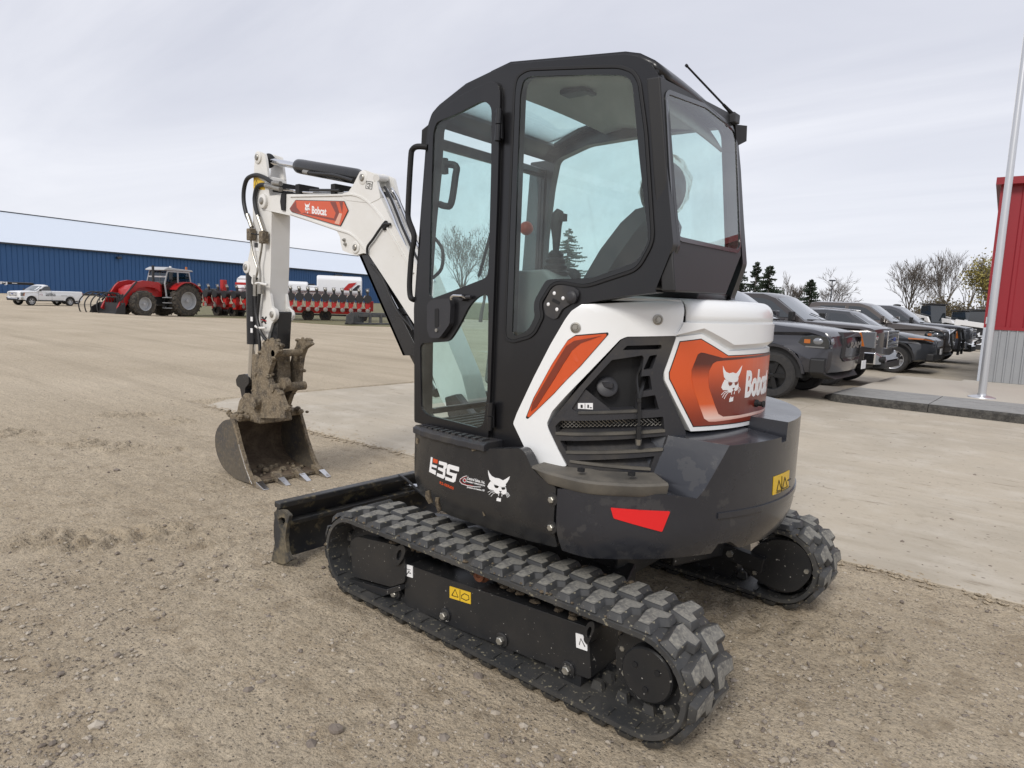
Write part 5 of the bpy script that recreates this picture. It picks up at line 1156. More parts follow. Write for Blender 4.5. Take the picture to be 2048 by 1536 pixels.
    hh = mth('ADD', hh, mth('MULTIPLY', noi(90, 4, .7), .22)); hh = mth('ADD', hh, mth('MULTIPLY', noi(1, 6, .6, vmap(R(-35), (.4, 6, 1))), .7))
    bp = t.nodes.new('ShaderNodeBump'); bp.inputs['Strength'].default_value = .9; bp.inputs['Distance'].default_value = .04; ln(hh, bp.inputs['Height']); ln(bp.outputs[0], b.inputs['Normal'])
    return m
m_gnd = nodes_ground()
YE0, YE1 = -1.20, -1.52
def apron_y(x): return YE0+(YE1-YE0)*(6.6-x)/8.35
def axis(c0, c1, fine, growth=1.13, far=1400):
    a = list(np.arange(c0, c1, fine)); s = fine; x = a[-1]
    while x < far: s *= growth; x += s; a.append(x)
    s = fine; x = a[0]; f = []
    while x > -far: s *= growth; x -= s; f.append(x)
    return f[::-1]+a
gx = axis(-3.5, 8, .032); gy = axis(-2.2, 3.6, .032)
PRN = [[GT(*q) for q in P] for P in (((0, 865), (120, 880), (230, 895), (345, 905)), ((20, 1075), (160, 1085), (330, 1065), (470, 1080)), ((1420, 1215), (1500, 1235), (1640, 1250), (1800, 1330)), ((200, 830), (300, 830), (360, 845)))]
def prints(x, y):
    h = 0
    for P in PRN:
        cum = 0
        for a, b in zip(P[:-1], P[1:]):
            ax, ay = a.x, a.y; ex, ey = b.x-ax, b.y-ay; L2 = ex*ex+ey*ey; Ls = math.sqrt(L2); t = ((x-ax)*ex+(y-ay)*ey)/L2
            if -.05 <= t <= 1.05:
                o = ((x-ax)*ey-(y-ay)*ex)/Ls
                if abs(o) < .19:
                    s = cum+t*Ls; e = min(1, (.19-abs(o))/.05); h += e*(-.020+.042*(math.sin((s+abs(o)*.5)*2*math.pi/.135) > .1))*max(0, min(1, .7+1.6*mn.noise(Vector((x*2.2, y*2.2, 3)))))
                    if abs(o) > .15: h += .016*e
            cum += Ls
    return h
nx_, ny_ = len(gx), len(gy); V = []
# prints left by the crawlers: short bars across the direction of travel
for y in gy:
    for x in gx:
        z = gz(x, y)
        if -30 < x < 60 and -60 < y < 30:
            fade = 1.0
            z += .012*mn.noise(Vector((x*.8, y*.8, 0)))
            if -5 < x < 12 and -3 < y < 6:
                z += .008*mn.noise(Vector((x*3, y*3, 5)))+.007*mn.noise(Vector((x*11, y*11, 9)))+prints(x, y)
                under = abs(x) < 1.25 and .5 < abs(y) < .93
                if under: z = min(z, 0.0)*.3-.003
                elif abs(x) < 1.4 and .93 <= y < 1.05: z += .006
            if y < apron_y(x)-.02 and x < 7.1: z = min(z, 0)-(.05 if y > -4 else .25)
            elif y < apron_y(x)+.14 and x < 7.2: z = .006+.006*mn.noise(Vector((x*6, y*6, 2)))
        V.append((x, y, z))
F_ = [(j*nx_+i, j*nx_+i+1, (j+1)*nx_+i+1, (j+1)*nx_+i) for j in range(ny_-1) for i in range(nx_-1)]
me = bpy.data.meshes.new('ground'); me.from_pydata(V, [], F_); me.materials.append(m_gnd); me.shade_smooth()
o = bpy.data.objects.new('ground', me); col.objects.link(o); tag(o, kind='structure')
# concrete yard in cast slabs
m_con = mat('yard_concrete', (.47, .41, .32), .85, noise=[(.5, .8, (.38, .335, .265), .40, .62), (1.7, .6, (.55, .50, .42), .5, .68), (5, .5, (.33, .28, .21), .6, .7), (30, .45, (.30, .26, .20), .55, .75), (110, .4, (.24, .2, .16), .62, .72)], bump=(60, .25, .003))
_t = m_con.node_tree; _b = _t.nodes['Principled BSDF']; _src = _b.inputs['Base Color'].links[0].from_socket; _c = _t.nodes.new('ShaderNodeTexCoord')
def _layer(src, sc3, scale, lo, hi, amt, colr, vor=False):
    mp_ = _t.nodes.new('ShaderNodeMapping'); mp_.inputs['Scale'].default_value = sc3; _t.links.new(_c.outputs['Object'], mp_.inputs[0])
    n = _t.nodes.new('ShaderNodeTexVoronoi' if vor else 'ShaderNodeTexNoise'); n.inputs['Scale'].default_value = scale; _t.links.new(mp_.outputs[0], n.inputs['Vector'])
    if not vor: n.inputs['Detail'].default_value = 7; n.inputs['Roughness'].default_value = .65
    r_ = _t.nodes.new('ShaderNodeMapRange'); r_.inputs[1].default_value = lo; r_.inputs[2].default_value = hi; r_.inputs[3].default_value = amt if vor else 0; r_.inputs[4].default_value = 0 if vor else amt; _t.links.new(n.outputs[0], r_.inputs[0])
    x_ = _t.nodes.new('ShaderNodeMixRGB'); _t.links.new(r_.outputs[0], x_.inputs[0]); _t.links.new(src, x_.inputs[1]); x_.inputs[2].default_value = (*colr, 1); return x_.outputs[0]
_s = _layer(_src, (.25, 2.2, 1), 1.6, .54, .68, .3, (.30, .255, .19)); _s = _layer(_s, (.4, 3, 1), 1.1, .54, .68, .25, (.60, .55, .47)); _s = _layer(_s, (1, 1, 1), 9, .06, .12, .75, (.16, .13, .10), True); _s = _layer(_s, (.5, 2.5, 1), 3.5, .62, .68, .7, (.21, .165, .115)); _t.links.new(_s, _b.inputs['Base Color'])
m_con2 = mat('walk_concrete', (.50, .46, .39), .85, noise=[(.8, .6, (.42, .38, .32), .35, .7), (50, .4, (.34, .3, .25), .5, .75)], bump=(70, .2, .002))
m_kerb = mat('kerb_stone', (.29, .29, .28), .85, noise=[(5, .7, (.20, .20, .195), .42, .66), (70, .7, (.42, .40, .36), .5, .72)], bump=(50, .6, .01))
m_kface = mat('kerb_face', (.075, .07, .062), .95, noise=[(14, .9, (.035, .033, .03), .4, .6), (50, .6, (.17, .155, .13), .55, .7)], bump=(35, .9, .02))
YARD = bpy.data.objects.new('concrete_yard', None); col.objects.link(YARD); tag(YARD, kind='structure')
def slabpoly(pts, z0, z1, name, m, par, bevel=.003):
    return MB().prism(pts, lambda x, y: Vector((x, y, z0)), lambda x, y: Vector((x, y, z1)), m=0).build(name, m, par, smooth=False, bevel=bevel, seg=1)
xs_ = [6.95, 1.3, -9, -18]; ysl = [0]+[G(*q).y for q in ((1850, 1087), (1850, 975), (1750, 862))]+[-11.5, -15.5, -19.5, -24, -30, -37, -48]
for i in range(len(xs_)-1):
    for j in range(len(ysl)-1):
        xa, xb = xs_[i]-.0015, xs_[i+1]+.0015
        yt = lambda x: apron_y(x) if j == 0 else ysl[j]-.0015
        pts = [(xb, ysl[j+1]+.0015), (xa, ysl[j+1]+.0015), (xa, yt(xa)), (xb, yt(xb))]
        if i == 0 and j == 0:
            pts = [(xb, ysl[1]+.0015), (xa+.1, ysl[1]+.0015), (xa+.06, -2.0), (xa-.04, -1.6), (xa-.35, -1.2), (xb, yt(xb))]
        slabpoly(pts, -.08, .014+.002*((i+j) % 2), 'slab', m_con, YARD)
for j in range(1, len(ysl)-1): slabpoly([(6.96, ysl[j+1]+.006), (11.5, ysl[j+1]+.006), (11.5, ysl[j]-.006), (6.96, ysl[j]-.006)], -.3, .012, 'slab', m_con, YARD) if j > 3 else None
# raised walk with a worn stone kerb
WALK = bpy.data.objects.new('raised_walk', None); col.objects.link(WALK); tag(WALK, kind='structure')
ZK = .15
kx_ = [1.45, -.2, -1.9, -3.6, -5.4, -7.2]
for i in range(len(kx_)-1):
    xa, xb = kx_[i]-.004, kx_[i+1]+.004; mb = MB(); n = 8; rings = []
    for k in range(n+1):
        x = xa+(xb-xa)*k/n; yf = -9.42+.02*mn.noise(Vector((x*3, 1, 1))); t = min(1, max(0, (1.45-x)/.35)) if i == 0 else 1; yf -= .45*(1-t)**2
        zt = .06+(ZK-.06)*min(1, t*1.6); yb = -11.0-(1-t)*.0
        rings.append([Vector((x, yf+.03, 0)), Vector((x, yf+.01, zt-.035)), Vector((x, yf-.03, zt)), Vector((x, yb, zt+.002)), Vector((x, yb, 0))])
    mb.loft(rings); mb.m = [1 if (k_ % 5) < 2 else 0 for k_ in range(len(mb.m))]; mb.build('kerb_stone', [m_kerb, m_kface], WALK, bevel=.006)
wx = [1.2, -2.6, -6.4, -10]; wy = [-11.01, -14.0, -15.2]
for i in range(3):
    for j in range(1): slabpoly([(wx[i+1]+.004, -14.9), (wx[i]-.004-(0 if i else .0), -14.9), (wx[i]-.004, -11.01), (wx[i+1]+.004, -11.01)], 0, ZK+.001*((i) % 2), 'walk_slab', m_con2, WALK)
slabpoly([(-10, -15.9), (-.05, -15.5), (-.05, -14.91), (-10, -14.91)], 0, ZK-.003, 'walk_slab', m_con2, WALK)
# loose stones
random.seed(21); d = MB(); d2 = MB(); ico = [(0, 0, 1), (.9, 0, .3), (.28, .85, .3), (-.72, .52, .3), (-.72, -.52, .3), (.28, -.85, .3), (.72, .5, -.4), (-.3, .85, -.4), (-.9, 0, -.4), (-.3, -.85, -.4), (.72, -.5, -.4)]
icf = [(0, 1, 2), (0, 2, 3), (0, 3, 4), (0, 4, 5), (0, 5, 1), (1, 6, 2), (2, 6, 7), (2, 7, 3), (3, 7, 8), (3, 8, 4), (4, 8, 9), (4, 9, 5), (5, 9, 10), (5, 10, 1), (1, 10, 6)]
nst = 0
while nst < 15000:
    px, py = random.uniform(-60, 2100), random.uniform(780, 1580)
    p = GT(px, py)
    if p.y < apron_y(p.x)-.1 and p.x < 7.2:
        if random.random() > .16: continue
        zb = .014
    else: zb = 0
    if abs(p.x) < 1.05 and .5 < abs(p.y) < .9: continue
    r = min(.021, random.lognormvariate(math.log(.0030), .62)); a = random.uniform(0, 6.3); sx, sy, sz = r*random.uniform(.8, 1.5), r*random.uniform(.7, 1.1), r*random.uniform(.5, .9)
    c_, s_ = math.cos(a), math.sin(a); (d if random.random() < .5 else d2).add([(p.x+x*sx*c_-y*sy*s_, p.y+x*sx*s_+y*sy*c_, p.z+zb+(z+.2)*sz) for x, y, z in ico], icf); nst += 1
for dd, m_ in ((d, mat('pale_stones', (.36, .31, .245), .85, noise=(9, .9, (.46, .41, .34), .4, .6))), (d2, mat('dark_stones', (.17, .14, .115), .85, noise=(9, .9, (.28, .24, .2), .4, .6)))):
    me = bpy.data.meshes.new('loose_stones'); me.from_pydata(dd.v, [], dd.f); me.materials.append(m_); o = bpy.data.objects.new('loose_stones', me); col.objects.link(o)
    tag(o, 'small loose stones scattered over the packed gravel yard', 'gravel', kind='stuff')
d = MB(); random.seed(77)
for k in range(1500):
    x = random.uniform(-3.2, 6.6); y = apron_y(x)+random.gauss(.0, .045)-(.0 if random.random() < .8 else random.random()*.3); r = random.uniform(.004, .017); a = random.uniform(0, 6.3); c_, s_ = math.cos(a), math.sin(a); sx, sy, sz = r*random.uniform(.9, 1.9), r, r*random.uniform(.3, .7)
    d.add([(x+p*sx*c_-q*sy*s_, y+p*sx*s_+q*sy*c_, .012+(z+.1)*sz) for p, q, z in ico], icf)
me = bpy.data.meshes.new('spilled_gravel'); me.from_pydata(d.v, [], d.f); me.materials.append(m_gnd); o = bpy.data.objects.new('spilled_gravel', me); col.objects.link(o)
tag(o, 'gravel crumbs spilled over the edge of the concrete yard', 'gravel', kind='stuff')
for px, py, r, lab in ((956, 1355, .02, 'dark stone nearest the near track, below its middle'), (895, 1408, .014, 'small pale stone just left of the dark one nearest the track'), (672, 1462, .024, 'largest dark stone, at the bottom edge left of the track end'), (300, 1120, .013, 'lone dark stone on open gravel left of the dozer blade')):
    p = GT(px, py); st = MB().ball((0, 0, r*.3), (r*1.2, r, r*.6), 9, 6); random.seed(int(px)); st.v = [tuple(Vector(v)*random.uniform(.85, 1.12)) for v in st.v]
    so_ = st.build('stone', MATS['pale_stones'] if px % 2 else MATS['dark_stones'], None, smooth=False, loc=p); tag(so_, lab, 'stone', 'stones in the foreground')
# ---------------------------------------------------------------- blue storage building
EZ, RZ = 9.4, 16.8
A_, B_ = U(0, 483, 2, EZ), U(728, 548, 2, EZ); dw = (B_-A_); dw.z = 0; Lw = dw.length; dw.normalize(); nw = Vector((-dw.y, dw.x, 0)); nw = nw if nw.x > 0 else -nw
Re = U(0, 423, 2, RZ); rd = (Re-A_).dot(nw)
Q0 = A_-dw*32; Q1 = A_+dw*(Lw*1.17)
BBl = thing('storage_building', 'long blue metal building with white roof behind the tractor and planter', 'building', (Q0.x, Q0.y, -.6))
def rel(o, T): o.location = -Vector(T.location); return o
m_blue = mat('blue_cladding', (.024, .095, .25), .5, noise=(.3, .35, (.03, .11, .27)))
m_roof = mat('white_roofing', (.66, .72, .80), .45)
def pl3(pts, m, name, par, t=.1, n=None):
    mb = MB(); P = [Vector(p) for p in pts]; n = n or (P[1]-P[0]).cross(P[2]-P[0]).normalized(); k = len(P)
    mb.add(P+[p-n*t for p in P], [tuple(range(k)), tuple(range(k, 2*k))[::-1]]+[(i, (i+1) % k, k+(i+1) % k, k+i) for i in range(k)]); return mb.build(name, m, par, smooth=False)
def zz(p, z): return Vector((p.x, p.y, z))
W2 = nw*2*rd
hgt = [('wall', [zz(Q0, -.8), zz(Q1, -.8), zz(Q1, EZ), zz(Q0, EZ)], m_blue), ('end_wall', [zz(Q1, -.8), zz(Q1+W2, -.8), zz(Q1+W2, EZ), zz(Q1+nw*rd, RZ), zz(Q1, EZ)], m_blue), ('end_wall', [zz(Q0, -.8), zz(Q0, EZ), zz(Q0+nw*rd, RZ), zz(Q0+W2, EZ), zz(Q0+W2, -.8)], m_blue)]
for nm, p, m_ in hgt: rel(pl3(p, m_, nm, BBl), BBl)
ov = nw*-.6
rel(pl3([zz(Q0+ov, EZ-.15), zz(Q1+ov, EZ-.15), zz(Q1+nw*rd, RZ), zz(Q0+nw*rd, RZ)], m_roof, 'roof', BBl, .2), BBl)
rel(pl3([zz(Q0+nw*rd, RZ), zz(Q1+nw*rd, RZ), zz(Q1+W2, EZ), zz(Q0+W2, EZ)], m_roof, 'roof', BBl, .2), BBl)
mb = MB(); L_ = (Q1-Q0).length; k = 0
while k < L_:
    c = Q0+dw*k-nw*.06; mb.box((c.x, c.y, (EZ-.8)/2), (.10, .05, EZ+.6), Matrix.Rotation(math.atan2(dw.y, dw.x), 3, 'Z')); k += 1.0
rel(mb.build('cladding_ribs', m_blue, BBl, smooth=False), BBl)
m_dk = mat('dark_trim', (.03, .035, .045), .5)
rel(MB().tube([zz(Q0+ov, EZ-.25), zz(Q1+ov, EZ-.25)], .22, 4).build('gutter', m_dk, BBl, smooth=False), BBl)
rel(MB().tube([zz(Q0+nw*rd, RZ+.1), zz(Q1+nw*rd, RZ+.1)], .14, 4).build('ridge_cap', m_dk, BBl, smooth=False), BBl)
for px in (234, 668):
    t = (px/728.); 
    best = min((abs((proj_[0])-px), k) for k in np.linspace(0, Lw, 300) for proj_ in [(W/2+FPX*((np.array(A_+dw*k)-CAM)@RT)/((np.array(A_+dw*k)-CAM)@FW),)])
    c = A_+dw*best[1]-nw*.6; rel(MB().box((c.x, c.y, EZ-1.3), (.9, .9, .5)).build('wall_lamp', m_dk, BBl, bevel=.05), BBl)
# ---------------------------------------------------------------- red building
RBx, RBy = -.33, -15.36; hd = Vector((-1, -.06, 0)).normalized(); bk_ = Vector((-.06, 1, 0)).normalized()*-1
RD = thing('red_metal_building', 'red metal clad building with grey corrugated lower wall behind the flagpole', 'building', (RBx, RBy, ZK))
m_redc = mat('red_cladding', (.27, .012, .02), .38, noise=(.8, .25, (.22, .012, .018)))
m_galv = mat('galvanised_sheet', (.34, .35, .36), .45, .4, noise=(2, .5, (.27, .28, .30)))
m_trimg = mat('corner_trim_grey', (.50, .53, .58), .4, .3)
def ribbed(c0, dirv, nv, w_, z0, z1, pitch, name, m_):
    pts = []; x = 0
    while x < w_-1e-6:
        for a, b in ((0, 0), (pitch*.62, 0), (pitch*.70, .022), (pitch*.88, .022), (pitch*.96, 0)):
            if x+a <= w_: pts.append((x+a, b))
        x += pitch
    pts.append((w_, 0)); mb = MB(); r0 = [c0+dirv*a+nv*b+Vector((0, 0, z0)) for a, b in pts]; r1 = [p+Vector((0, 0, z1-z0)) for p in r0]
    bb = [c0+dirv*a-nv*.03+Vector((0, 0, z0)) for a, b in (pts[-1], pts[0])]; r0 += bb; r1 += [p+Vector((0, 0, z1-z0)) for p in bb]
    mb.loft([r0, r1]); return mb.build(name, m_, RD, smooth=False)
c0 = Vector((0, 0, 0)); fv = Vector((-.06, 1, 0)).normalized()
MB().add([], []); 
corepts = [c0-fv*.06, c0-fv*.06+hd*5.6, c0-fv*14+hd*5.6, c0-fv*14]
mb = MB(); mb.loft([[p+Vector((0, 0, 0)) for p in corepts], [p+Vector((0, 0, 4.2)) for p in corepts]]); mb.build('inner_wall', m_galv, RD, smooth=False)
for i in range(6):
    ribbed(c0+hd*(.16+i*.915), hd, fv, .91, 0, 1.16, .152, 'grey_siding_panel', m_galv)
    ribbed(c0+hd*(.16+i*.915), hd, fv, .91, 1.22, 4.30, .305, 'red_siding_panel', m_redc)
mb = MB(); mb.loft([[c0+hd*0+fv*.035+Vector((0, 0, z)), c0+hd*6+fv*.035+Vector((0, 0, z)), c0+hd*6-fv*.02+Vector((0, 0, z)), c0-fv*.02+Vector((0, 0, z))] for z in (1.16, 1.225)]); mb.build('belt_trim', m_redc, RD, smooth=False)
for z0, z1, m_ in ((0, 1.2, m_trimg), (1.2, 4.28, m_redc)):
    mb = MB(); mb.loft([[c0-hd*.03+fv*.04+Vector((0, 0, z)), c0+hd*.16+fv*.04+Vector((0, 0, z)), c0+hd*.16-fv*.02+Vector((0, 0, z)), c0-hd*.03-fv*.3+Vector((0, 0, z))] for z in (z0, z1)]); mb.build('corner_trim', m_, RD, smooth=False)
mb = MB(); mb.loft([[c0-hd*.12+fv*.22+Vector((0, 0, z)), c0+hd*5.8+fv*.22+Vector((0, 0, z)), c0+hd*5.8-fv*14+Vector((0, 0, z)), c0-hd*.12-fv*14+Vector((0, 0, z))] for z in (4.27, 4.42)]); mb.build('roof_edge', m_redc, RD, smooth=False)
# flagpole
fp = G(1963, 795, ZK); FPo = thing('flagpole', 'tall plain silver flagpole standing on the walk before the red building', 'flagpole', fp)
m_pole = mat('brushed_aluminium', (.62, .63, .65), .35, .8)
MB().lathe((0, 0, 0), (0, 0, 1), [(.03, .062), (2.5, .060), (6, .046), (9, .032)], 24).build('pole', m_pole, FPo)
MB().lathe((0, 0, 0), (0, 0, 1), [(0, .21), (.012, .205), (.03, .15), (.045, .07), (.07, .066)], 28).build('base_collar', m_pole, FPo)
MB().tube([Vector((.058, -.0, .9)), Vector((.052, -.0, 5)), Vector((.04, 0, 8.8))], .004, 5).build('halyard', m_wprint, FPo)
MB().box((.066, 0, 1.35), (.02, .03, .12)).build('cleat', m_pole, FPo)
# ================================================================ VEHICLES
m_tyre = mat('tyre_rubber', (.02, .02, .021), .8, noise=(20, .5, (.05, .045, .04)))
m_dtyre = mat('dusty_tyre', (.035, .033, .03), .9, noise=(8, .8, (.12, .10, .075), .4, .65))
m_rimb = mat('black_rim', (.012, .012, .013), .3, .3); m_rims = mat('silver_rim', (.55, .56, .58), .3, .8)
m_head = mat('headlamp_glass', (.24, .25, .27), .12, .5, coat=.5); m_amber = mat('amber_lens', (.42, .12, .02), .2, coat=.4); m_tail = mat('tail_lamp', (.4, .01, .01), .2, coat=.3)
m_vtrim = mat('vehicle_black_trim', (.014, .014, .015), .5)
def paint(n, c, metal=.35): return mat(n, c, .28, metal, coat=.7)
def slices(poly, ys, fn):
    mb = MB(); n = len(poly); vs = [fn(x, z, y) for y in ys for x, z in poly]; k = len(ys)
    fs = [(j*n+i, j*n+(i+1) % n, (j+1)*n+(i+1) % n, (j+1)*n+i) for j in range(k-1) for i in range(n)]
    tri = tessellate_polygon([[Vector((p[0], p[1], 0)) for p in poly]]); fs += [tuple(t) for t in tri]+[tuple((k-1)*n+i for i in t[::-1]) for t in tri]
    return mb.add(vs, fs)
def arc(cx, r, z0, n=10, c=.0, zc=None):
    """wheel arch from front to back along the lower edge"""
    zc = r if zc is None else zc; a0 = math.asin(max(-1, min(1, (z0-zc)/r)))
    return [(cx+r*math.cos(a), zc+r*math.sin(a)) for a in [a0+(math.pi-2*a0)*i/n for i in range(n+1)]]
def wheel(par, x, y, r, w_, rr, spokes, m_rim, side, m_t=None, nm='wheel', lug=0):
    o = bpy.data.objects.new(nm, None); col.objects.link(o); o.parent = par; o.location = (x, y, r); s = side
    MB().lathe((0, -s*w_*.5, 0), (0, s, 0), [(0, rr), (0, r*.9), (w_*.12, r*.985), (w_*.3, r), (w_*.7, r), (w_*.88, r*.985), (w_, r*.9), (w_, rr*1.05), (w_*.8, rr)], 36, caps=False).build('tyre', m_t or m_tyre, o)
    rm = MB(); rm.lathe((0, s*w_*.20, 0), (0, s, 0), [(-.12, rr*.9), (0, rr*.92), (w_*.27, rr*1.0), (w_*.30, rr*1.06), (w_*.25, rr*1.06)], 36, caps=False)
    rm.lathe((0, s*w_*.05, 0), (0, s, 0), [(0, rr*.95), (.005, rr*.95)], 28)
    rm.lathe((0, s*w_*.30, 0), (0, s, 0), [(0, rr*.22), (.03, rr*.2), (.035, rr*.1)], 16)
    for k in range(spokes):
        a = 2*math.pi*k/spokes; rot = Matrix.Rotation(a, 3, 'Y'); rm.box(rot @ Vector((rr*.55, 0, 0))+Vector((0, s*w_*.36, 0)), (rr*.86, .03, rr*(1.5/spokes)), rot)
    rm.build('rim', m_rim, o, angle=40)
    if lug:
        t = MB()
        for k in range(lug):
            a = 2*math.pi*k/lug
            for q in (-1, 1):
                aa = a+(math.pi/lug if q > 0 else 0); rot = Matrix.Rotation(-aa, 3, 'Y') @ Matrix.Rotation(q*.7, 3, 'X'); t.box(Matrix.Rotation(-aa, 3, 'Y') @ Vector((0, q*w_*.23, r*1.0)), (.07*r, w_*.6, .05*r*1.2), Matrix.Rotation(-aa, 3, 'Y') @ Matrix.Rotation(q*.6, 3, 'Z'))
        t.build('tread_bars', m_t or m_tyre, o, smooth=False)
    return o
def quad3(pts, m_, name, par, t=.01):
    P = [Vector(p) for p in pts]; n = (P[1]-P[0]).cross(P[-1]-P[0]).normalized(); k = len(P)
    return MB().add([p+n*t for p in P]+[p-n*t for p in P], [tuple(range(k)), tuple(range(k, 2*k))[::-1]]+[(i, (i+1) % k, k+(i+1) % k, k+i) for i in range(k)]).build(name, m_, par, smooth=False)
def pickup(label, loc, rz, pm, kind, cab='crew', sc_=1.0, group=None, hw=1.0, wheelm=None, lift=0.0, cat='pickup truck'):
    T = thing('pickup_truck', label, cat, loc, rz, group); T.scale = (sc_,)*3
    r = .40; WB = 3.58; F0 = .98; bed = WB+1.25; zb = .50
    nose = {'ram': [(.80, .50), (.98, .52), (1.02, .62), (1.03, .98), (.99, 1.14), (.90, 1.20)], 'ford': [(.80, .52), (.96, .54), (.99, .70), (.99, 1.17), (.95, 1.24), (.86, 1.27)]}[kind]
    hood = [(.55, 1.255), (.1, 1.30), (-.42, 1.345)] if kind == 'ram' else [(.55, 1.30), (.1, 1.33), (-.42, 1.36)]
    poly = [(.50, zb)]+nose+hood+[(-1.6, 1.36), (-2.9, 1.37), (-bed+.02, 1.38), (-bed-.02, 1.30), (-bed, .62), (-bed+.1, zb)]+[(x, z) for x, z in [(-WB-.50, zb)]+arc(-WB, .50, zb)[::-1][1:-1]+[(-WB+.50, zb)]]+[(-2.9, zb-.02), (-.9, zb-.02), (-.50, zb)]+arc(0, .50, zb)[::-1][1:-1]
    ys = [-1, -.97, -.88, -.6, 0, .6, .88, .97, 1]
    def fn(x, z, y):
        a = abs(y); nz = z
        if z > .9: nz = z-(.05*a**4 if x > -.5 else .02*a**6)-(.03 if a > .99 and z > 1.1 else 0)
        xx = x-(.16*a**3 if x > .7 else 0)
        inw = 1-.05*max(0, (z-1.0)/.4)*(1 if a > .9 else 0)-(.06 if x > .75 and a > .9 else 0)-(.03 if z < .6 and a > .95 else 0)
        return Vector((xx, y*hw*inw, nz))
    slices(poly, ys, fn).build('body', pm, T, angle=28)
    MB().box((-1.9, 0, .58), (5.2, 1.5, .35)).build('chassis', m_vtrim, T, smooth=False)
    for wx_, nm in ((0, 'front'), (-WB, 'rear')):
        for s in (-1, 1):
            MB().xz([(wx_+.50*math.cos(a), r+.50*math.sin(a)) for a in [math.pi*i/12 for i in range(13)]], s*(hw-.42), s*(hw-.06)).build('wheel_well', m_blk, T, smooth=False)
            wheel(T, wx_, s*(hw-.13), r, .27, .24, 5 if kind == 'ram' else 6, wheelm or m_rims, s)
            fl_ = MB(); P = [(wx_+q*math.cos(a), r+q*math.sin(a)) for q, rng_ in ((.545, range(13)), (.50, range(12, -1, -1))) for a in [R(8)+R(164)*i/12 for i in rng_]]
            fl_.xz(P, s*(hw-.04), s*(hw+.018)).build('wheel_arch', pm if kind != 'jeep' else m_vtrim, T, bevel=.006)
    # cabin
    ce = -3.05 if cab == 'crew' else -1.75
    cp = [(-.38, 1.30), (-1.10, 1.83), (-1.30, 1.90), (-1.5, 1.925), (ce+.25, 1.93), (ce+.10, 1.89), (ce-.06, 1.36), (ce-.06, 1.30)]
    def fc(x, z, y): a = abs(y); return Vector((x-(.10*a**2 if x > -1.4 else 0), y*(hw-.04-.19*max(0, (z-1.3)/.63)), z-(.035*a**4 if z > 1.7 else 0)))
    slices(cp, ys, fc).build('cabin', pm, T, angle=30)
    def side_pt(x, z, s): return fc(x, z, s)+Vector((0, s*.006, 0))
    for s in (-1, 1):
        win_ = [[(-.68, 1.385), (-1.16, 1.76), (-1.36, 1.82), (-1.78, 1.83), (-1.80, 1.40)]]
        if cab == 'crew': win_.append([(-1.90, 1.40), (-1.88, 1.83), (ce+.42, 1.82), (ce+.20, 1.40)])
        for wp in win_: quad3([side_pt(x, z, s) for x, z in wp], m_darkglass, 'side_window', T, .008)
        mo = MB().box((-.72, s*(hw+.13), 1.42), (.10, .18, .20)).box((-.74, s*(hw+.02), 1.36), (.06, .12, .05)).build('door_mirror', pm if kind == 'ram' else m_vtrim, T, bevel=.02)
        for dx_ in ((-1.70,) if cab != 'crew' else (-1.70, -2.75)): MB().box((dx_, s*(hw-.0), 1.22), (.18, .04, .03)).build('door_handle', m_vtrim if kind != 'ford' else m_chrome, T, bevel=.006)
        for dx_ in ([-.62, -1.85] if cab != 'crew' else [-.62, -1.85, -2.95]): MB().box((dx_, s*(hw-.004), .93), (.010, .012, .80)).build('door_gap', m_blk, T, smooth=False)
        MB().box((-1.75, s*(hw-.02), .47), (2.3, .10, .09)).build('sill', m_vtrim, T, bevel=.01)
        MB().box((-bed-.0, s*(hw-.11), 1.05), (.07, .16, .36)).build('tail_lamp', m_tail, T, bevel=.01)
    wsq = [fc(-.46, 1.345, y)+Vector((.012, 0, .008)) for y in (-.93, -.5, 0, .5, .93)]+[fc(-1.10, 1.815, y)+Vector((.012, 0, .012)) for y in (.92, .5, 0, -.5, -.92)]
    MB().add(wsq+[p-Vector((.03, 0, .03)) for p in wsq], [(0, 1, 8, 9), (1, 2, 7, 8), (2, 3, 6, 7), (3, 4, 5, 6)]).build('windscreen', mat('windscreen_glass', (.10, .12, .13), .06, coat=.8, spec=.9) if 'windscreen_glass' not in MATS else MATS['windscreen_glass'], T, angle=60)
    MB().box((-.46, 0, 1.355), (.10, 1.5, .02)).tube([Vector((-.46, .45, 1.38)), Vector((-.62, -.15, 1.50))], .008, 5).build('wiper', m_vtrim, T)
    # face
    if kind == 'ram':
        g = MB(); fr_ = [(-.62, .76), (-.60, 1.10), (-.52, 1.19), (.52, 1.19), (.60, 1.10), (.62, .76), (.5, .70), (-.5, .70)]; hl = [(-.50, .80), (-.48, 1.06), (-.42, 1.11), (.42, 1.11), (.48, 1.06), (.50, .80), (.42, .77), (-.42, .77)]
        GR = g.prism(fr_, lambda y, z: Vector((.86, y, z)), lambda y, z: Vector((1.055-.22*(abs(y)**3)-(.05 if z > 1.15 else 0), y, z)), [hl]).build('grille', m_vtrim if wheelm is m_rimb else m_chrome, T, bevel=.012)
        for i in range(4): MB().box((.96, 0, .82+.075*i), (.06, .96, .022)).build('grille_bar', m_vtrim, GR, smooth=False)
        MB().box((.93, 0, .93), (.02, .98, .36)).build('grille_mesh', m_blk, GR, smooth=False)
        bz_ = [(-1.0, .50), (-1.0, .74), (-.80, .80), (.80, .80), (1.0, .74), (1.0, .50), (.75, .40), (-.75, .40)]
        hi = (0, 0, 0)
        MB().prism(bz_, lambda y, z: Vector((.60, y*hw, z)), lambda y, z: Vector((1.12-.28*abs(y)**2.5, y*hw, z))).build('front_bumper', m_vtrim, T, bevel=.03, seg=3)
    else:
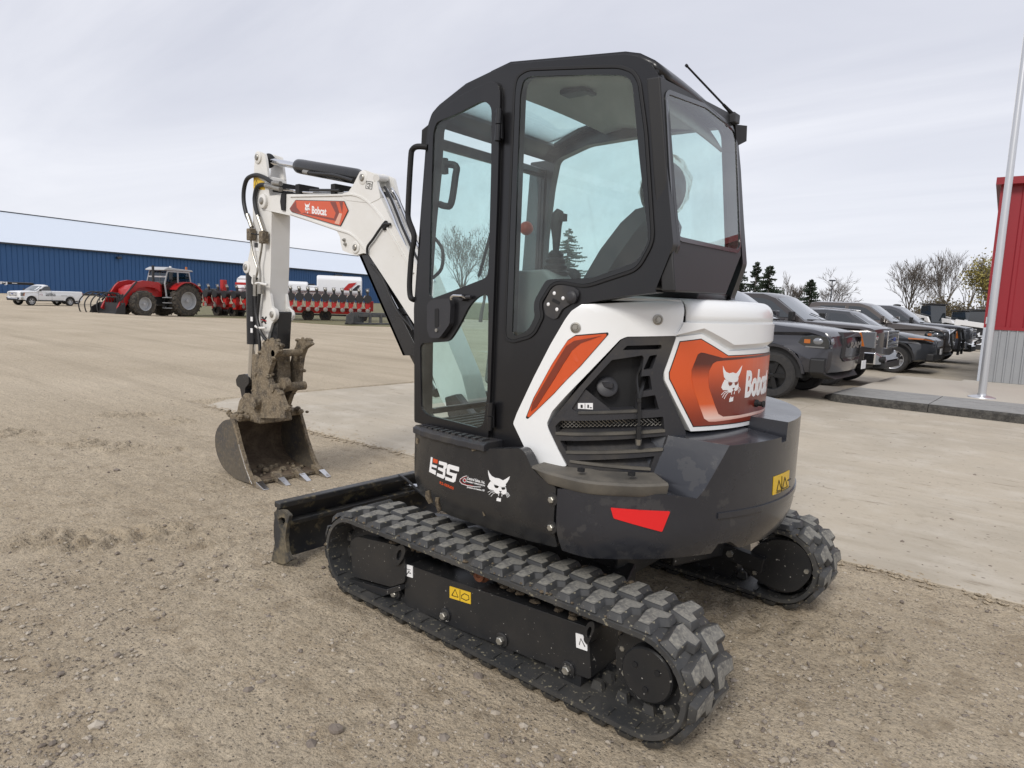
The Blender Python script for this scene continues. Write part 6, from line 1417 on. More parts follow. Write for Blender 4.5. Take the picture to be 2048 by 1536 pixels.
        fr_ = [(-.56, .84), (-.56, 1.20), (.56, 1.20), (.56, .84)]; hl = [(-.50, .88), (-.50, 1.16), (.50, 1.16), (.50, .88)]
        GR = MB().prism(fr_, lambda y, z: Vector((.86, y, z)), lambda y, z: Vector((1.05-.1*abs(y)**3, y, z)), [hl]).build('grille', m_chrome, T, bevel=.012)
        for i in range(3): MB().box((1.0, 0, .93+.09*i), (.07, 1.0, .035)).build('grille_bar', m_chrome, GR, bevel=.006)
        MB().box((.94, 0, 1.02), (.02, 1.02, .30)).build('grille_mesh', m_blk, GR, smooth=False)
        MB().ball((1.055, 0, 1.02), (.012, .12, .05), 16, 8).build('badge', mat('badge_blue', (.03, .06, .25), .3), GR)
        bz_ = [(-1.0, .52), (-1.0, .76), (1.0, .76), (1.0, .52), (.62, .52), (.58, .60), (-.58, .60), (-.62, .52)]
        BP_ = MB().prism(bz_, lambda y, z: Vector((.70, y*hw, z)), lambda y, z: Vector((1.12-.20*abs(y)**2.5, y*hw, z))).build('front_bumper', m_chrome, T, bevel=.025, seg=3)
        MB().box((.95, 0, .50), (.22, 1.5, .14)).build('air_dam', m_vtrim, T, bevel=.02)
        for s in (-1, 1): MB().cyl((.9, s*.74, .62), (1.055, s*.74, .62), .065, n=16).build('fog_lamp', m_blk, BP_)
    for s in (-1, 1):
        if kind == 'ram':
            HL = MB().xz([(.36, .965), (.44, 1.10), (.60, 1.13), (.84, 1.11), (.885, 1.03), (.875, .92), (.55, .91)], s*hw*.76, s*hw*.966).build('headlight', m_darkglass, T, bevel=.012)
            MB().ball((.70, s*hw*.955, 1.03), (.085, .03, .062), 16, 10).ball((.90, s*hw*.84, 1.03), (.03, .09, .06), 14, 10).build('lamp_lens', m_head, HL)
            MB().box((.53, s*hw*.962, 1.02), (.10, .02, .07)).build('indicator', m_amber, HL, bevel=.008)
            MB().box((.66, s*hw*.964, .932), (.30, .016, .022)).box((.905, s*hw*.84, .932), (.02, .18, .022)).build('lamp_strip', m_head, HL)
        else:
            HL = MB().xz([(.62, .86), (.60, 1.16), (.88, 1.17), (.885, .84)], s*hw*.58, s*hw*.962).build('headlight', m_head, T, bevel=.012)
            MB().xz([(.55, 1.15), (.60, .87), (.70, .87), (.62, 1.15)], s*hw*.90, s*hw*.968).build('indicator', m_amber, HL, bevel=.006)
            MB().ball((.875, s*hw*.78, 1.05), (.03, .10, .08), 14, 10).ball((.875, s*hw*.78, .92), (.025, .09, .05), 14, 10).build('lamp_lens', m_chrome, HL)
    return T
carg = 'cars parked nose-in along the raised walk'
PI = math.pi
def plate(T, x=1.13, y=.0, z=.62): MB().box((x, y, z), (.012, .31, .155)).build('number_plate', m_wprint, T, bevel=.004)
def nose_x(px, py, y): return U(px, py, 1, y).x
zc = .014
t1 = pickup('dark grey pickup with black wheels and black grille beside the excavator tail', (2.09, -9.88, zc), PI, paint('dark_grey_paint', (.035, .035, .042)), 'ram', group=carg, wheelm=m_rimb)
plate(t1, 1.06, .72, .60)
g_ = letters(MB(), 'RAM', lambda u, v, o: Vector((1.065+.005*o, -.36+.72*u, .93+.10*v)), .03).build('lettering', m_steel, t1, smooth=False)
t2 = pickup('dark brown pickup with chrome grille and chrome bumper, second in the row', (2.06, -13.05, zc), PI, paint('brown_grey_paint', (.042, .036, .036)), 'ford', group=carg)
t4 = pickup('brown grey pickup with a black grille guard, just behind the dark compact SUV', (1.92, -21.3, zc), PI, paint('taupe_paint', (.075, .062, .056)), 'ram', group=carg)
gg = MB()
for s in (-1, 1): gg.tube([Vector((1.22, s*.42, .45)), Vector((1.24, s*.45, .9)), Vector((1.16, s*.44, 1.25))], .035, 8); gg.tube([Vector((1.16, s*.46, .6)), Vector((1.12, s*.9, .65)), Vector((1.05, s*.95, 1.05)), Vector((1.14, s*.46, 1.2))], .028, 8)
for z in (.62, .9, 1.22): gg.tube([Vector((1.22, -.45, z)), Vector((1.22, .45, z))], .028, 8)
gg.build('grille_guard', m_vtrim, t4)
t5 = pickup('dark grey pickup with chrome nose and roof marker lamp, rearmost in the row', (1.75, -25.0, zc), PI, paint('slate_paint', (.045, .047, .058)), 'ford', group=carg)
MB().ball((-1.5, .55, 1.94), (.14, .06, .05), 12, 8).build('roof_marker', m_vtrim, t5)
# compact SUV
def suv(label, loc, rz, pm):
    T = thing('compact_suv', label, 'SUV', loc, rz, carg); WB = 2.7; r = .36; hw = .93; zb = .36
    poly = [(.46, zb), (.74, .34), (.88, .40), (.92, .60), (.90, .80), (.82, .92), (.6, 1.0), (.1, 1.08), (-.38, 1.13), (-3.5, 1.16), (-3.62, .9), (-3.6, .5), (-3.4, zb), (-WB-.46, zb)]+arc(-WB, .46, zb)[::-1][1:-1]+[(-WB+.46, zb), (-2.2, .30), (-.5, .30), (-.46, zb)]+arc(0, .46, zb)[::-1][1:-1]
    ys = [-1, -.96, -.85, -.6, 0, .6, .85, .96, 1]
    def fn(x, z, y):
        a = abs(y); return Vector((x-(.30*a**3 if x > .5 else 0), y*hw*(1-.05*max(0, (z-.8)/.3)*(a > .9)-(.05 if x > .6 and a > .9 else 0)), z-(.06*a**3 if z > .85 and x > -.4 else 0)))
    slices(poly, ys, fn).build('body', pm, T, angle=30)
    cp = [(-.30, 1.08), (-1.05, 1.55), (-1.25, 1.62), (-1.9, 1.67), (-2.8, 1.64), (-3.2, 1.58), (-3.45, 1.12)]
    def fc(x, z, y): a = abs(y); return Vector((x-(.12*a**2 if x > -1.2 else 0), y*(hw-.05-.20*max(0, (z-1.1)/.55)), z-(.04*a**4 if z > 1.45 else 0)))
    slices(cp, ys, fc).build('cabin', pm, T, angle=32)
    for s in (-1, 1):
        for wp in ([(-.72, 1.16), (-1.12, 1.48), (-1.32, 1.55), (-1.75, 1.58), (-1.78, 1.16)], [(-1.86, 1.16), (-1.83, 1.58), (-2.6, 1.55), (-2.72, 1.18)], [(-2.80, 1.19), (-2.7, 1.54), (-3.0, 1.50), (-3.18, 1.22)]):
            quad3([fc(x, z, s)+Vector((0, s*.006, 0)) for x, z in wp], m_darkglass, 'side_window', T, .008)
        MB().tube([fc(-1.25, 1.63, s*.86)+Vector((0, 0, .035)), fc(-2, 1.67, s*.86)+Vector((0, 0, .045)), fc(-3, 1.6, s*.86)+Vector((0, 0, .03))], .016, 6).build('roof_rail', m_chrome, T)
        MB().box((-.72, s*(hw+.08), 1.18), (.12, .18, .13)).build('door_mirror', pm, T, bevel=.03)
        HL = MB().prism([(.50, .845), (.52, .90), (.90, .98), (.93, .93), (.75, .86)], lambda y, z: Vector((.45, s*y, z)), lambda y, z: Vector((.925-.33*y**3, s*y, z))).build('headlight', m_head, T, bevel=.008)
        MB().prism([(.66, .885), (.68, .915), (.95, .965), (.96, .93)], lambda y, z: Vector((.30, s*y, z)), lambda y, z: Vector((.94-.33*y**3, s*y, z))).build('indicator', m_amber, HL)
        for wx_ in (0, -WB):
            MB().xz([(wx_+.45*math.cos(a), r+.45*math.sin(a)) for a in [PI*i/12 for i in range(13)]], s*(hw-.4), s*(hw-.07)).build('wheel_well', m_blk, T, smooth=False); wheel(T, wx_, s*(hw-.12), r, .23, .235, 10, m_rims, s)
            P = [(wx_+q*math.cos(a), r+q*math.sin(a)) for q, rg_ in ((.50, range(13)), (.445, range(12, -1, -1))) for a in [R(2)+R(176)*i/12 for i in rg_]]; MB().xz(P, s*(hw-.05), s*(hw+.015)).build('wheel_arch', m_vtrim, T, bevel=.006)
    q = [fc(-.42, 1.14, y)+Vector((.012, 0, .01)) for y in (-.92, 0, .92)]+[fc(-1.05, 1.54, y)+Vector((.012, 0, .012)) for y in (.9, 0, -.9)]
    MB().add(q+[p-Vector((.02, 0, .02)) for p in q], [(0, 1, 4, 5), (1, 2, 3, 4)]).build('windscreen', MATS['windscreen_glass'], T, angle=60)
    for i in range(7):
        y = -.42+.14*i; MB().box((.915-.02*abs(y), y, .83), (.03, .085, .17)).build('grille_slot', m_chrome, T, bevel=.02)
    MB().box((.80, 0, .47), (.22, 1.5, .22)).build('lower_bumper', m_vtrim, T, bevel=.05, seg=3); plate(T, .95, .0, .62); return T
suv('dark blue grey compact SUV with silver ten spoke wheels, third car in the row', (1.76, -18.35, zc), PI, paint('blue_grey_paint', (.04, .043, .05)))
# ---- white service pickup and its neighbours by the blue building
pa, pb = GT(55, 611), GT(150, 612)
dvec = Vector((pa.x-pb.x, pa.y-pb.y, 0)); ang = math.atan2(dvec.y, dvec.x); kk = dvec.length/3.58
def edge_pos(p, ang, hwid, s): return Vector((p.x+math.sin(ang)*s*hwid, p.y-math.cos(ang)*s*hwid, p.z))
ang_w = ang; 
m_wcar = mat('fleet_white', (.78, .79, .80), .3, coat=.5)
far1 = Vector((pa.x, pa.y, 0))-Vector((CAM[0], CAM[1], 0))
tw = pickup('white regular cab service pickup with door lettering in front of the blue building', (pa.x+.9, pa.y-.0, pa.z), ang+R(0), m_wcar, 'ford', cab='regular', sc_=1.05)
for u0, z0, z1, tx in ((-1.28, 1.05, 1.16, 'Central Sales, Inc.'), (-1.28, .90, 1.00, 'MASSEY FERGUSON')):
    letters(MB(), tx, lambda u, v, o: Vector((u0+.0-.9*u, 1.004+.006*o, z0+(z1-z0)*v)), .02).build('lettering', m_bprint if u0 > -2 else m_steel, tw, smooth=False)
for zq in (.98, .93): MB().box((-3.0, 1.002, zq), (.62, .006, .02)).build('lettering_line', m_steel, tw, smooth=False)
P = [Vector((-.80+.12*math.cos(a)-.05, 1.008, 1.0+.07*math.sin(a))) for a in [2*PI*i/16 for i in range(12)]]; MB().tube(P, .012, 4).build('door_logo', m_dr, tw)
fwd = Vector((math.cos(ang), math.sin(ang), 0)); p0 = Vector((pa.x+1.2, pa.y, pa.z))
tw2 = pickup('white pickup cut off by the left edge of the photo', p0+fwd*6.2+Vector((3.0, 0, 0)), ang+R(180), m_wcar, 'ford', sc_=1.0)
tr = thing('gooseneck_trailer', 'black gooseneck trailer with white lettering behind the white pickup', 'trailer', p0+fwd*.8+Vector((6, 0, 0)), ang+PI/2*0)
mb = MB(); mb.tube([Vector((2.6, 0, .9)), Vector((2.3, 0, 1.75)), Vector((1.4, 0, 2.05)), Vector((-3.5, 0, 2.05)), Vector((-4.2, 0, 1.1)), Vector((-9, 0, 1.1))], .16, 4); mb.build('neck_beam', m_vtrim, tr, smooth=False)
MB().box((-7, 0, 1.1), (6, 2.2, .2)).build('deck', m_vtrim, tr, smooth=False)
for x in (-6.5, -7.5): 
    for s in (-1, 1): wheel(tr, x, s*1.0, .4, .22, .24, 6, m_rims, s)
letters(MB(), 'PJ', lambda u, v, o: Vector((-.2-.7*u, .17+.01*o, 1.93+.24*v)), .03).build('lettering', m_wprint, tr, smooth=False)
for x in (1.0, .2, -1.6): MB().box((x, .17, 2.05), (.5, .02, .06)).build('marker_strip', m_wprint, tr, smooth=False)
# ---- red tractor with loader
m_tred = mat('tractor_red', (.40, .012, .012), .35, coat=.3); m_tgrey = mat('tractor_grey', (.42, .43, .44), .4); m_tdk = mat('tractor_black', (.02, .02, .022), .5)
fa, ra = GT(288, 631), GT(373, 633.5)
mid = (fa+ra)/2; av = math.atan2(fa.y-ra.y, fa.x-ra.x); TL = (fa-ra).length; print('tractor', fa, ra, TL)
TR = thing('red_tractor', 'red farm tractor with grey cab roof and front loader before the blue building', 'tractor', (ra.x+math.sin(av)*.0, ra.y, ra.z), av)
ks = TL/2.75; TR.scale = (ks,)*3; cy = -1.0
hoodp = [(1.15, 1.15), (3.1, 1.0), (3.25, 1.15), (3.22, 1.5), (3.0, 1.72), (2.2, 1.88), (1.15, 1.95)]
def fh_(x, z, y): return Vector((x, cy+y*.42, z-.12*abs(y)**4*(z > 1.5)))
slices(hoodp, [-1, -.8, -.4, .4, .8, 1], fh_).build('bonnet', m_tred, TR, angle=40)
MB().box((2.0, cy, .95), (3.0, .55, .5)).box((.3, cy, .95), (1.4, .8, .7)).build('chassis', m_tdk, TR, bevel=.03)
for s in (-1, 1):
    wheel(TR, 0, cy+s*.95, .95, .55, .50, 0, m_tgrey, s, m_dtyre, lug=22); wheel(TR, 2.75, cy+s*.92, .72, .45, .36, 0, m_tgrey, s, m_dtyre, lug=18)
    P = [(q*math.cos(a), .95+q*math.sin(a)) for q, rg_ in ((1.10, range(11)), (1.04, range(10, -1, -1))) for a in [R(35)+R(115)*i/10 for i in rg_]]
    MB().xz(P, cy+s*.62, cy+s*1.28).build('mudguard', m_tred, TR, bevel=.01)
    for i in range(3): MB().box((1.15, cy+s*.85, .50+.3*i), (.42, .3, .04)).build('step', m_tgrey, TR, bevel=.005)
    # loader arm
    a_ = [(1.45, 1.40), (1.5, 1.95), (2.5, 2.02), (3.02, 1.9), (3.25, 1.7), (3.95, .72), (4.1, .42), (3.9, .32), (3.62, .55), (2.85, 1.58), (2.35, 1.68), (1.8, 1.62)]
    ARMo = MB().xz(rnd(a_, .08), cy+s*.60, cy+s*.71).build('loader_arm', m_tred, TR, bevel=.01)
    if s > 0: letters(MB(), 'loader', lambda u, v, o: Vector((3.45+.62*u, cy+.705+.004*o, 1.30-.95*u*.8+.16*v)), .02) if False else None
    MB().cyl((2.0, cy+s*.64, 1.15), (3.1, cy+s*.64, 1.25), .05, n=10).cyl((2.95, cy+s*.76, 1.95), (3.95, cy+s*.76, .85), .045, n=10).build('loader_ram', m_tdk, TR)
cabp = [(-.55, 1.35), (-.62, 1.75), (-.45, 2.65), (1.05, 2.65), (1.25, 1.9), (1.15, 1.1), (.6, 1.0)]
CF = MB()
for s in (-1, 1):
    CF.xz(cabp, cy+s*.74, cy+s*.78, [inset([Vector(p) for p in cabp], .07)])
    CF.box((.35, cy+s*.76, 1.85), (.07, .05, 1.65))
CF.box((1.1, cy, 2.3), (.05, 1.5, .08)); CF.box((-.5, cy, 2.3), (.05, 1.5, .08)); CF.build('cab_frame', m_tgrey, TR, smooth=False)
slices(inset([Vector(p) for p in cabp], .05), [-1, 1], lambda x, z, y: Vector((x, cy+y*.73, z))).build('cab_glass', glassmat('tractor_glass', (.35, .42, .42)), TR, smooth=False)
MB().box((.25, cy, 1.5), (.5, .5, .7)).box((.05, cy, 2.0), (.16, .45, .6)).build('driver_seat', m_tdk, TR, bevel=.05)
MB().prism([(-.7, .0), (-.62, .10), (.5, .14), (1.0, .20), (1.25, .08), (1.3, 0)], lambda x, z: Vector((x, cy-.82, 2.66+z)), lambda x, z: Vector((x, cy+.82, 2.66+z))).build('cab_roof', m_tgrey, TR, bevel=.04)
MB().cyl((-.45, cy+.5, 2.78), (-.45, cy+.5, 2.95), .06, n=12).build('beacon', m_amber, TR); MB().cyl((.55, cy+.4, 2.8), (.55, cy+.4, 2.93), .06, n=12).build('receiver', m_wprint, TR)
MB().cyl((1.75, cy+.5, 1.9), (1.75, cy+.5, 2.9), .07, n=12).build('exhaust', m_tdk, TR)
MB().box((1.0, cy+1.0, 2.35), (.08, .25, .42)).build('cab_mirror', m_tdk, TR, bevel=.02)
# grapple bucket on the loader
GB = thing('grapple_bucket', 'black grapple bucket with curved tines lowered in front of the red tractor', 'loader bucket', TR.location, av); GB.scale = TR.scale
bp = [(4.65, .75), (4.72, .15), (4.95, .05), (5.6, .04), (5.6, .07), (5.0, .10), (4.78, .25), (4.72, .75)]
BO = MB().xz(bp, cy-1.05, cy+1.05).build('bucket_shell', m_tdk, GB, bevel=.01)
for s in (-1, 1): MB().xz([(4.68, .75), (4.72, .12), (5.55, .05), (5.3, .5)], cy+s*1.05, cy+s*1.08).build('bucket_side', m_tdk, GB)
for i in range(7):
    y = cy-.95+.316*i; MB().tube([Vector(p) for p in ((4.8, y, .12), (5.5, y, .05), (6.3, y, .06))], .03, 5).build('lower_tine', m_tdk, GB)
for i in range(4):
    y = cy-.8+.5*i; MB().tube(spline([Vector(p) for p in ((4.75, y, 1.0), (5.2, y, 1.28), (5.9, y, 1.2), (6.45, y, .75), (6.4, y, .25), (6.1, y, .1))], 4), .04, 5).build('upper_tine', m_tdk, GB)
mb = MB()
for z in (1.05, 1.25): mb.tube([Vector((5.0, cy-.9, z)), Vector((5.0, cy+.9, z))], .035, 6)
for i in range(9): mb.tube([Vector((4.72, cy-1+.25*i, .7)), Vector((4.8, cy-1+.25*i, 1.25))], .02, 5)
mb.build('grapple_frame', m_tdk, GB)
for T_ in (TR, GB):
    for ch in T_.children:
        if ch.type == 'MESH' and ch.name.split('.')[0] in ('bucket_shell', 'bucket_side', 'lower_tine', 'upper_tine', 'grapple_frame'):
            for v in ch.data.vertices:
                if v.co.x > 1.6: v.co.x = 1.6+(v.co.x-1.6)*.74
# ---- planters
m_pred = mat('planter_red', (.42, .015, .012), .4); m_tank = mat('white_poly_tank', (.74, .75, .76), .45)
def planter(label, pxa, pxb, rows, tanks, full=True, su=1.22):
    a, b = GT(*pxa), GT(*pxb); v = b-a; an = math.atan2(v.y, v.x); Ln = v.length; T = thing('row_planter', label, 'planter', (a.x, a.y, a.z), an); k = Ln/rows; u = k/.76*su
    # local x along the bar (to the right in the photo), +y away from camera
    MB().box((Ln/2, .5*u, .95*u), (Ln, .25*u, .28*u)).box((Ln*.5, 1.3*u, .75*u), (Ln*.96, .3*u, .3*u)).build('tool_bar', m_pred, T, bevel=.02)
    if full: MB().box((Ln*.99, .3*u, 1.3*u), (.5*u, .5*u, .8*u)).build('end_bracket', m_pred, T, bevel=.03)
    for i in range(rows):
        x = (i+.5)*k; ru = bpy.data.objects.new('row_unit', None); col.objects.link(ru); ru.parent = T; ru.location = (x, 0, 0); ru.scale = (u,)*3
        if i == 0:
            MB().tube([Vector((-.1, .4, 1.1)), Vector((-.12, .05, 1.6)), Vector((-.1, -.2, 1.2)), Vector((-.1, -.5, .9))], .06, 6).tube([Vector((.12, .4, 1.1)), Vector((.12, -.1, 1.45)), Vector((.1, -.5, 1.0))], .05, 6).box((0, -.45, 1.25), (.34, .3, .5)).box((.1, -.5, 1.6), (.2, .2, .3)).build('row_arm', m_pred, ru)
            MB().cyl((0, -.70, 1.85), (0, -.1, 1.85), .30, n=14).cyl((0, -.3, 2.0), (0, -.3, 2.4), .09, n=10).build('seed_hopper', m_tdk, ru)
            MB().ball((0, -.35, 2.45), (.12, .1, .13), 8, 6).tube([Vector((-.1, -.3, 2.3)), Vector((-.15, -.4, 2.6)), Vector((.12, -.4, 2.62))], .025, 5).build('air_fitting', m_steel, ru)
            MB().tube(spline([Vector((-.2, -.5, 2.1)), Vector((-.38, -.6, 1.7)), Vector((-.3, -.6, 1.3)), Vector((-.15, -.55, 1.1))], 4), .035, 6).build('seed_hose', mat('pale_hose', (.5, .42, .34), .6), ru)
            MB().lathe((0, -.62, .95), (0, -1, 0), [(0, .15), (.04, .16), (.05, .06)], 18).lathe((.14, -.75, 1.15), (0, -1, 0), [(0, .07), (.05, .07)], 12).build('closing_disc', m_steel, ru)
            U0 = ru
        else:
            for ch in U0.children: c = ch.copy(); col.objects.link(c); c.parent = ru
    for x in ([Ln*.08, Ln*.42, Ln*.58, Ln*.92] if full else [Ln*.15, Ln*.4, Ln*.7]):
        for s in (0, 1): wheel(T, x, .9*u+s*.7*u, .46*u, .3*u, .2*u, 0, m_tdk, -1, m_dtyre)
    MB().box((Ln/2, 1.2*u, .5*u), (Ln*.9, .5*u, .12*u)).build('rear_frame', m_tdk, T)
    if tanks:
        for x0, x1, h in tanks:
            tk = MB(); tk.loft([[Vector((x, y*u, z*u)) for y, z in ((1.0, 2.0), (.8, 2.3), (.9, 2.3+h), (1.3, 2.3+h*1.25), (2.2, 2.3+h*1.25), (2.6, 2.3+h), (2.6, 2.3), (2.3, 2.0))] for x in (x0*Ln, (x0*.96+x1*.04)*Ln, (x0*.04+x1*.96)*Ln, x1*Ln)])
            TK = tk.build('liquid_tank', m_tank, T, bevel=.12*u, seg=3)
            if h > .9:
                MB().add([Vector((x*Ln, .80*u, z*u)) for x, z in ((x0*.45+x1*.55, 2.45), (x0*.30+x1*.70, 3.0), (x0*.12+x1*.88, 3.1), (x0*.3+x1*.7, 2.45))], [(0, 1, 2, 3)]).build('red_stripe', m_pred, TK, smooth=False)
                MB().add([Vector((x*Ln, .80*u, z*u)) for x, z in ((x0*.25+x1*.75, 2.45), (x0*.1+x1*.9, 2.9), (x0*.04+x1*.96, 2.9), (x0*.12+x1*.88, 2.45))], [(0, 1, 2, 3)]).build('black_stripe', m_tdk, TK, smooth=False)
            MB().cyl(((x0+x1)/2*Ln, 1.8*u, (2.3+h*1.2)*u), ((x0+x1)/2*Ln, 1.8*u, (2.42+h*1.25)*u), .25*u, n=14).build('tank_lid', m_tdk, TK)
    return T, Ln, u
PLT, LnP, uP = planter('long red row planter with white liquid tanks, right of the digger arm', (520, 640), (742, 645), 13, ((.02, .42, .55), (.50, .92, 1.0), (.30, .60, .35)))
PL2, Ln2, u2 = planter('folded red planter frame with small tank between tractor and digger arm', (398, 631), (530, 637), 7, ((.45, .85, .9),), False, .72)
MB().box((.42*Ln2, .3*u2, 2.0*u2), (1.6*u2, .3*u2, .3*u2)).box((.36*Ln2, .2*u2, 1.9*u2), (.35*u2, .4*u2, 2.2*u2)).box((.55*Ln2, .2*u2, 1.4*u2), (.4*u2, .4*u2, 1.5*u2)).box((.75*Ln2, .3*u2, 2.75*u2), (3.2*u2, .2*u2, .2*u2)).box((.25*Ln2, .1*u2, 1.45*u2), (2.4*u2, .35*u2, .7*u2)).build('folding_frame', m_pred, PL2, bevel=.03)
MB().cyl((.12*Ln2, 0, 2.1*u2), (.3*Ln2, 0, 2.1*u2), .18*u2, n=12).build('fan_housing', m_tdk, PL2)
# ---- dark attachment lying on the yard
at = GT(735, 650); AT = thing('brush_grapple', 'dark grey root grapple attachment lying on the yard below the planter', 'loader attachment', at, R(-75))
v0, v1 = GT(690, 650), GT(790, 651); La = (v1-v0).length; AT.location = v0; AT.rotation_euler = (0, 0, math.atan2(v1.y-v0.y, v1.x-v0.x))
m_at = mat('attachment_grey', (.05, .055, .06), .5, noise=(5, .6, (.12, .11, .10)))
MB().tube([Vector((0, 0, .1)), Vector((La, 0, .1))], .07, 6).tube([Vector((La*.3, .2, .75)), Vector((La, .2, .75))], .06, 6).build('lower_tube', m_at, AT)
for i in range(6):
    x = La*(.05+.06*i); MB().xz([(x, .05), (x-.25, .2), (x-.2, .6), (x+.15, .85), (x+.3, .6), (x+.25, .15)], -.3+.15*i, -.24+.15*i).build('tine_plate', m_at, AT, bevel=.01)
for x in (.5, .72, .95): MB().box((La*x, .1, .42), (.12, .25, .65)).build('upright', m_at, AT, bevel=.02)
MB().box((La*.62, .15, .62), (La*.7, .1, .2)).build('cross_plate', m_at, AT, bevel=.02)
# ---- compact loaders and wrapped attachments far right
m_lw = mat('loader_white', (.7, .7, .7), .4); m_lo = mat('loader_orange', (.55, .09, .02), .4)
def loader(label, px, py, h, wrapped=True, rz=2.6):
    p = GT(px, py); p.z = 0; T = thing('compact_loader', label, 'skid steer', p, rz, None); T.scale = (h,)*3
    MB().xz([(-1.1, .35), (-1.2, 1.2), (-.9, 1.45), (.4, 1.1), (.9, .9), (1.0, .35)], -.55, .55).build('body', m_tdk, T, bevel=.05)
    MB().xz([(-.75, 1.3), (-.7, 2.0), (.35, 2.05), (.6, 1.0), (.3, 1.0), (-.2, 1.2)], -.42, .42).build('cab', m_darkglass, T, bevel=.05)
    MB().box((-.15, 0, 2.08), (1.2, .95, .07)).build('roof', m_tdk, T, bevel=.02)
    for s in (-1, 1):
        MB().xz([(-1.25, 1.1), (-1.2, 1.55), (.6, 1.35), (1.35, .5), (1.45, .3), (1.25, .25), (.5, 1.1), (-.9, 1.25)], s*.60, s*.70).build('lift_arm', m_lw, T, bevel=.02)
        for x in (-.6, .6): wheel(T, x, s*.72, .40, .28, .2, 0, m_lo, s)
    MB().xz([(1.4, .05), (1.35, .6), (1.45, .6), (1.55, .12), (2.1, .08), (2.1, .05)], -.9, .9).build('bucket', m_tdk, T)
    return T
loader('compact loader with orange wheel rims parked beyond the last pickup, near the red building', 1966, 700, 1.0, rz=2.9)
loader('compact loader with raised dark cab farther back, left of the one near the red building', 1925, 684, 1.05, rz=2.5)
loader('compact loader with dark cab showing above the roofs behind the rearmost pickup', 1862, 680, 1.25, rz=2.2)
m_wrap = mat('white_shrink_wrap', (.74, .75, .77), .4)
random.seed(9)
for lab, px, py, sz in (('crumpled white plastic wrap over an attachment beside the rearmost pickup', 1935, 690, .9), ('smaller white wrapped bundle low in front of the orange wheeled loader', 1950, 703, .5)):
    p = GT(px, py); p.z = 0; T = thing('wrapped_attachment', lab, 'attachment', p); mb = MB()
    for k in range(26):
        c = Vector((random.uniform(-1, 1), random.uniform(-.5, .5), random.uniform(.5, 1.7)))*sz; a = [Vector((random.uniform(-.45, .45), random.uniform(-.3, .3), random.uniform(-.3, .3)))*sz for _ in range(4)]; mb.add([c+q for q in a], [(0, 1, 2), (0, 2, 3), (0, 1, 3), (1, 2, 3)])
    mb.build('plastic_wrap', m_wrap, T, smooth=False); MB().box((0, 0, .45*sz), (1.5*sz, .8*sz, .5*sz)).build('attachment_frame', m_tdk, T, bevel=.03)
# ================================================================ TREES
m_bark = mat('grey_bark', (.125, .108, .095), .9, noise=(3, .5, (.08, .07, .062))); m_need = mat('spruce_needles', (.022, .038, .022), .8, noise=(2, .6, (.04, .055, .028)))
m_leafy = mat('autumn_leaves', (.34, .28, .08), .7, noise=(.6, .8, (.22, .21, .06))); m_leafg = mat('shrub_leaves', (.13, .10, .045), .8, noise=(.8, .8, (.09, .08, .035)))
def place_tree(px, dist, top_py):
    """ground point along the column px at a given distance, and the height that reaches top_py"""
    hp = 566+.04*px; r = ray(px, hp); r = r/np.linalg.norm(r[:2]); p = CAM+r*dist; z0 = gz(p[0], p[1]); rt = ray(px, top_py); k = dist/np.linalg.norm(rt[:2]); return Vector((p[0], p[1], z0)), CAM[2]+rt[2]*k-z0
def limb(mb, p, d, L_, r, depth, rnd_, tips, spread=.6, up=.15, kids=3, sides=4, top=False):
    n = 3; path = [p]; rr = [r]; q = Vector(p); d = d.normalized()
    for i in range(n):
        d = (d+Vector((rnd_.gauss(0, .06), rnd_.gauss(0, .06), rnd_.gauss(0, .04)+up*.14))).normalized(); q = q+d*L_/n; path.append(q.copy()); rr.append(r*(1-.42*(i+1)/n))
    mb.tube(path, rr, sides if depth > 2 else 3, caps=False)
    if depth <= 0: tips.append(q); return
    nk = kids+3 if top else (kids+1 if depth > 3 else (kids if depth > 1 else kids+2)); a00 = rnd_.uniform(0, 6.28)
    for k in range(nk):
        t = (3 if k < 2 else (2 if k % 2 else 3)) if top else (rnd_.choice([1, 2, 3]) if k else 3); a = a00+6.28*k/nk+rnd_.gauss(0, .35); b = d.orthogonal().normalized(); c = d.cross(b); sp = spread*rnd_.uniform(.6, 1.25)
        nd = (d+(b*math.cos(a)+c*math.sin(a))*sp+Vector((0, 0, up))).normalized(); limb(mb, path[t], nd, L_*rnd_.uniform(.58, .82), max(rr[t]*rnd_.uniform(.5, .72), .010), depth-1, rnd_, tips, spread, up, kids, sides)
def bare(label, px, dist, top, seed, depth=5, kids=3, spread=.6, up=.25, lean=0.0, thick=1.0, group='leafless trees along the far side of the yard', leaves=None, nl=0, base=.26, nm='bare_tree', lsz=.16):
    p, h = place_tree(px, dist, top); rn = random.Random(seed); mb = MB(); tips = []; T = thing(nm, label, 'tree', p, 0, group)
    limb(mb, Vector((0, 0, 0)), Vector((lean*RT[0], lean*RT[1], 1)), h*base, h*.017*thick, depth-1 if depth > 5 else depth, rn, tips, spread, up, kids, 4, True)
    zmax = max(v[2] for v in mb.v); f = h/zmax; mb.v = [(x*f, y*f, z*f) for x, y, z in mb.v]; tips = [t*f for t in tips]
    mb.build('branches', m_bark, T, angle=60)
    if leaves:
        l = MB()
        for k in range(nl):
            t = rn.choice(tips); c = t+Vector((rn.gauss(0, .32), rn.gauss(0, .32), rn.gauss(0, .3)-.15)); s = rn.uniform(.5, 1)*lsz; a = Vector((rn.gauss(0, 1), rn.gauss(0, 1), rn.gauss(0, 1))).normalized(); b = a.orthogonal().normalized()
            l.add([c-a*s*.5, c+b*s*.35, c+a*s*.5, c-b*s*.35], [(0, 1, 2, 3)])
        l.build('foliage', leaves, T, smooth=False)
    return T
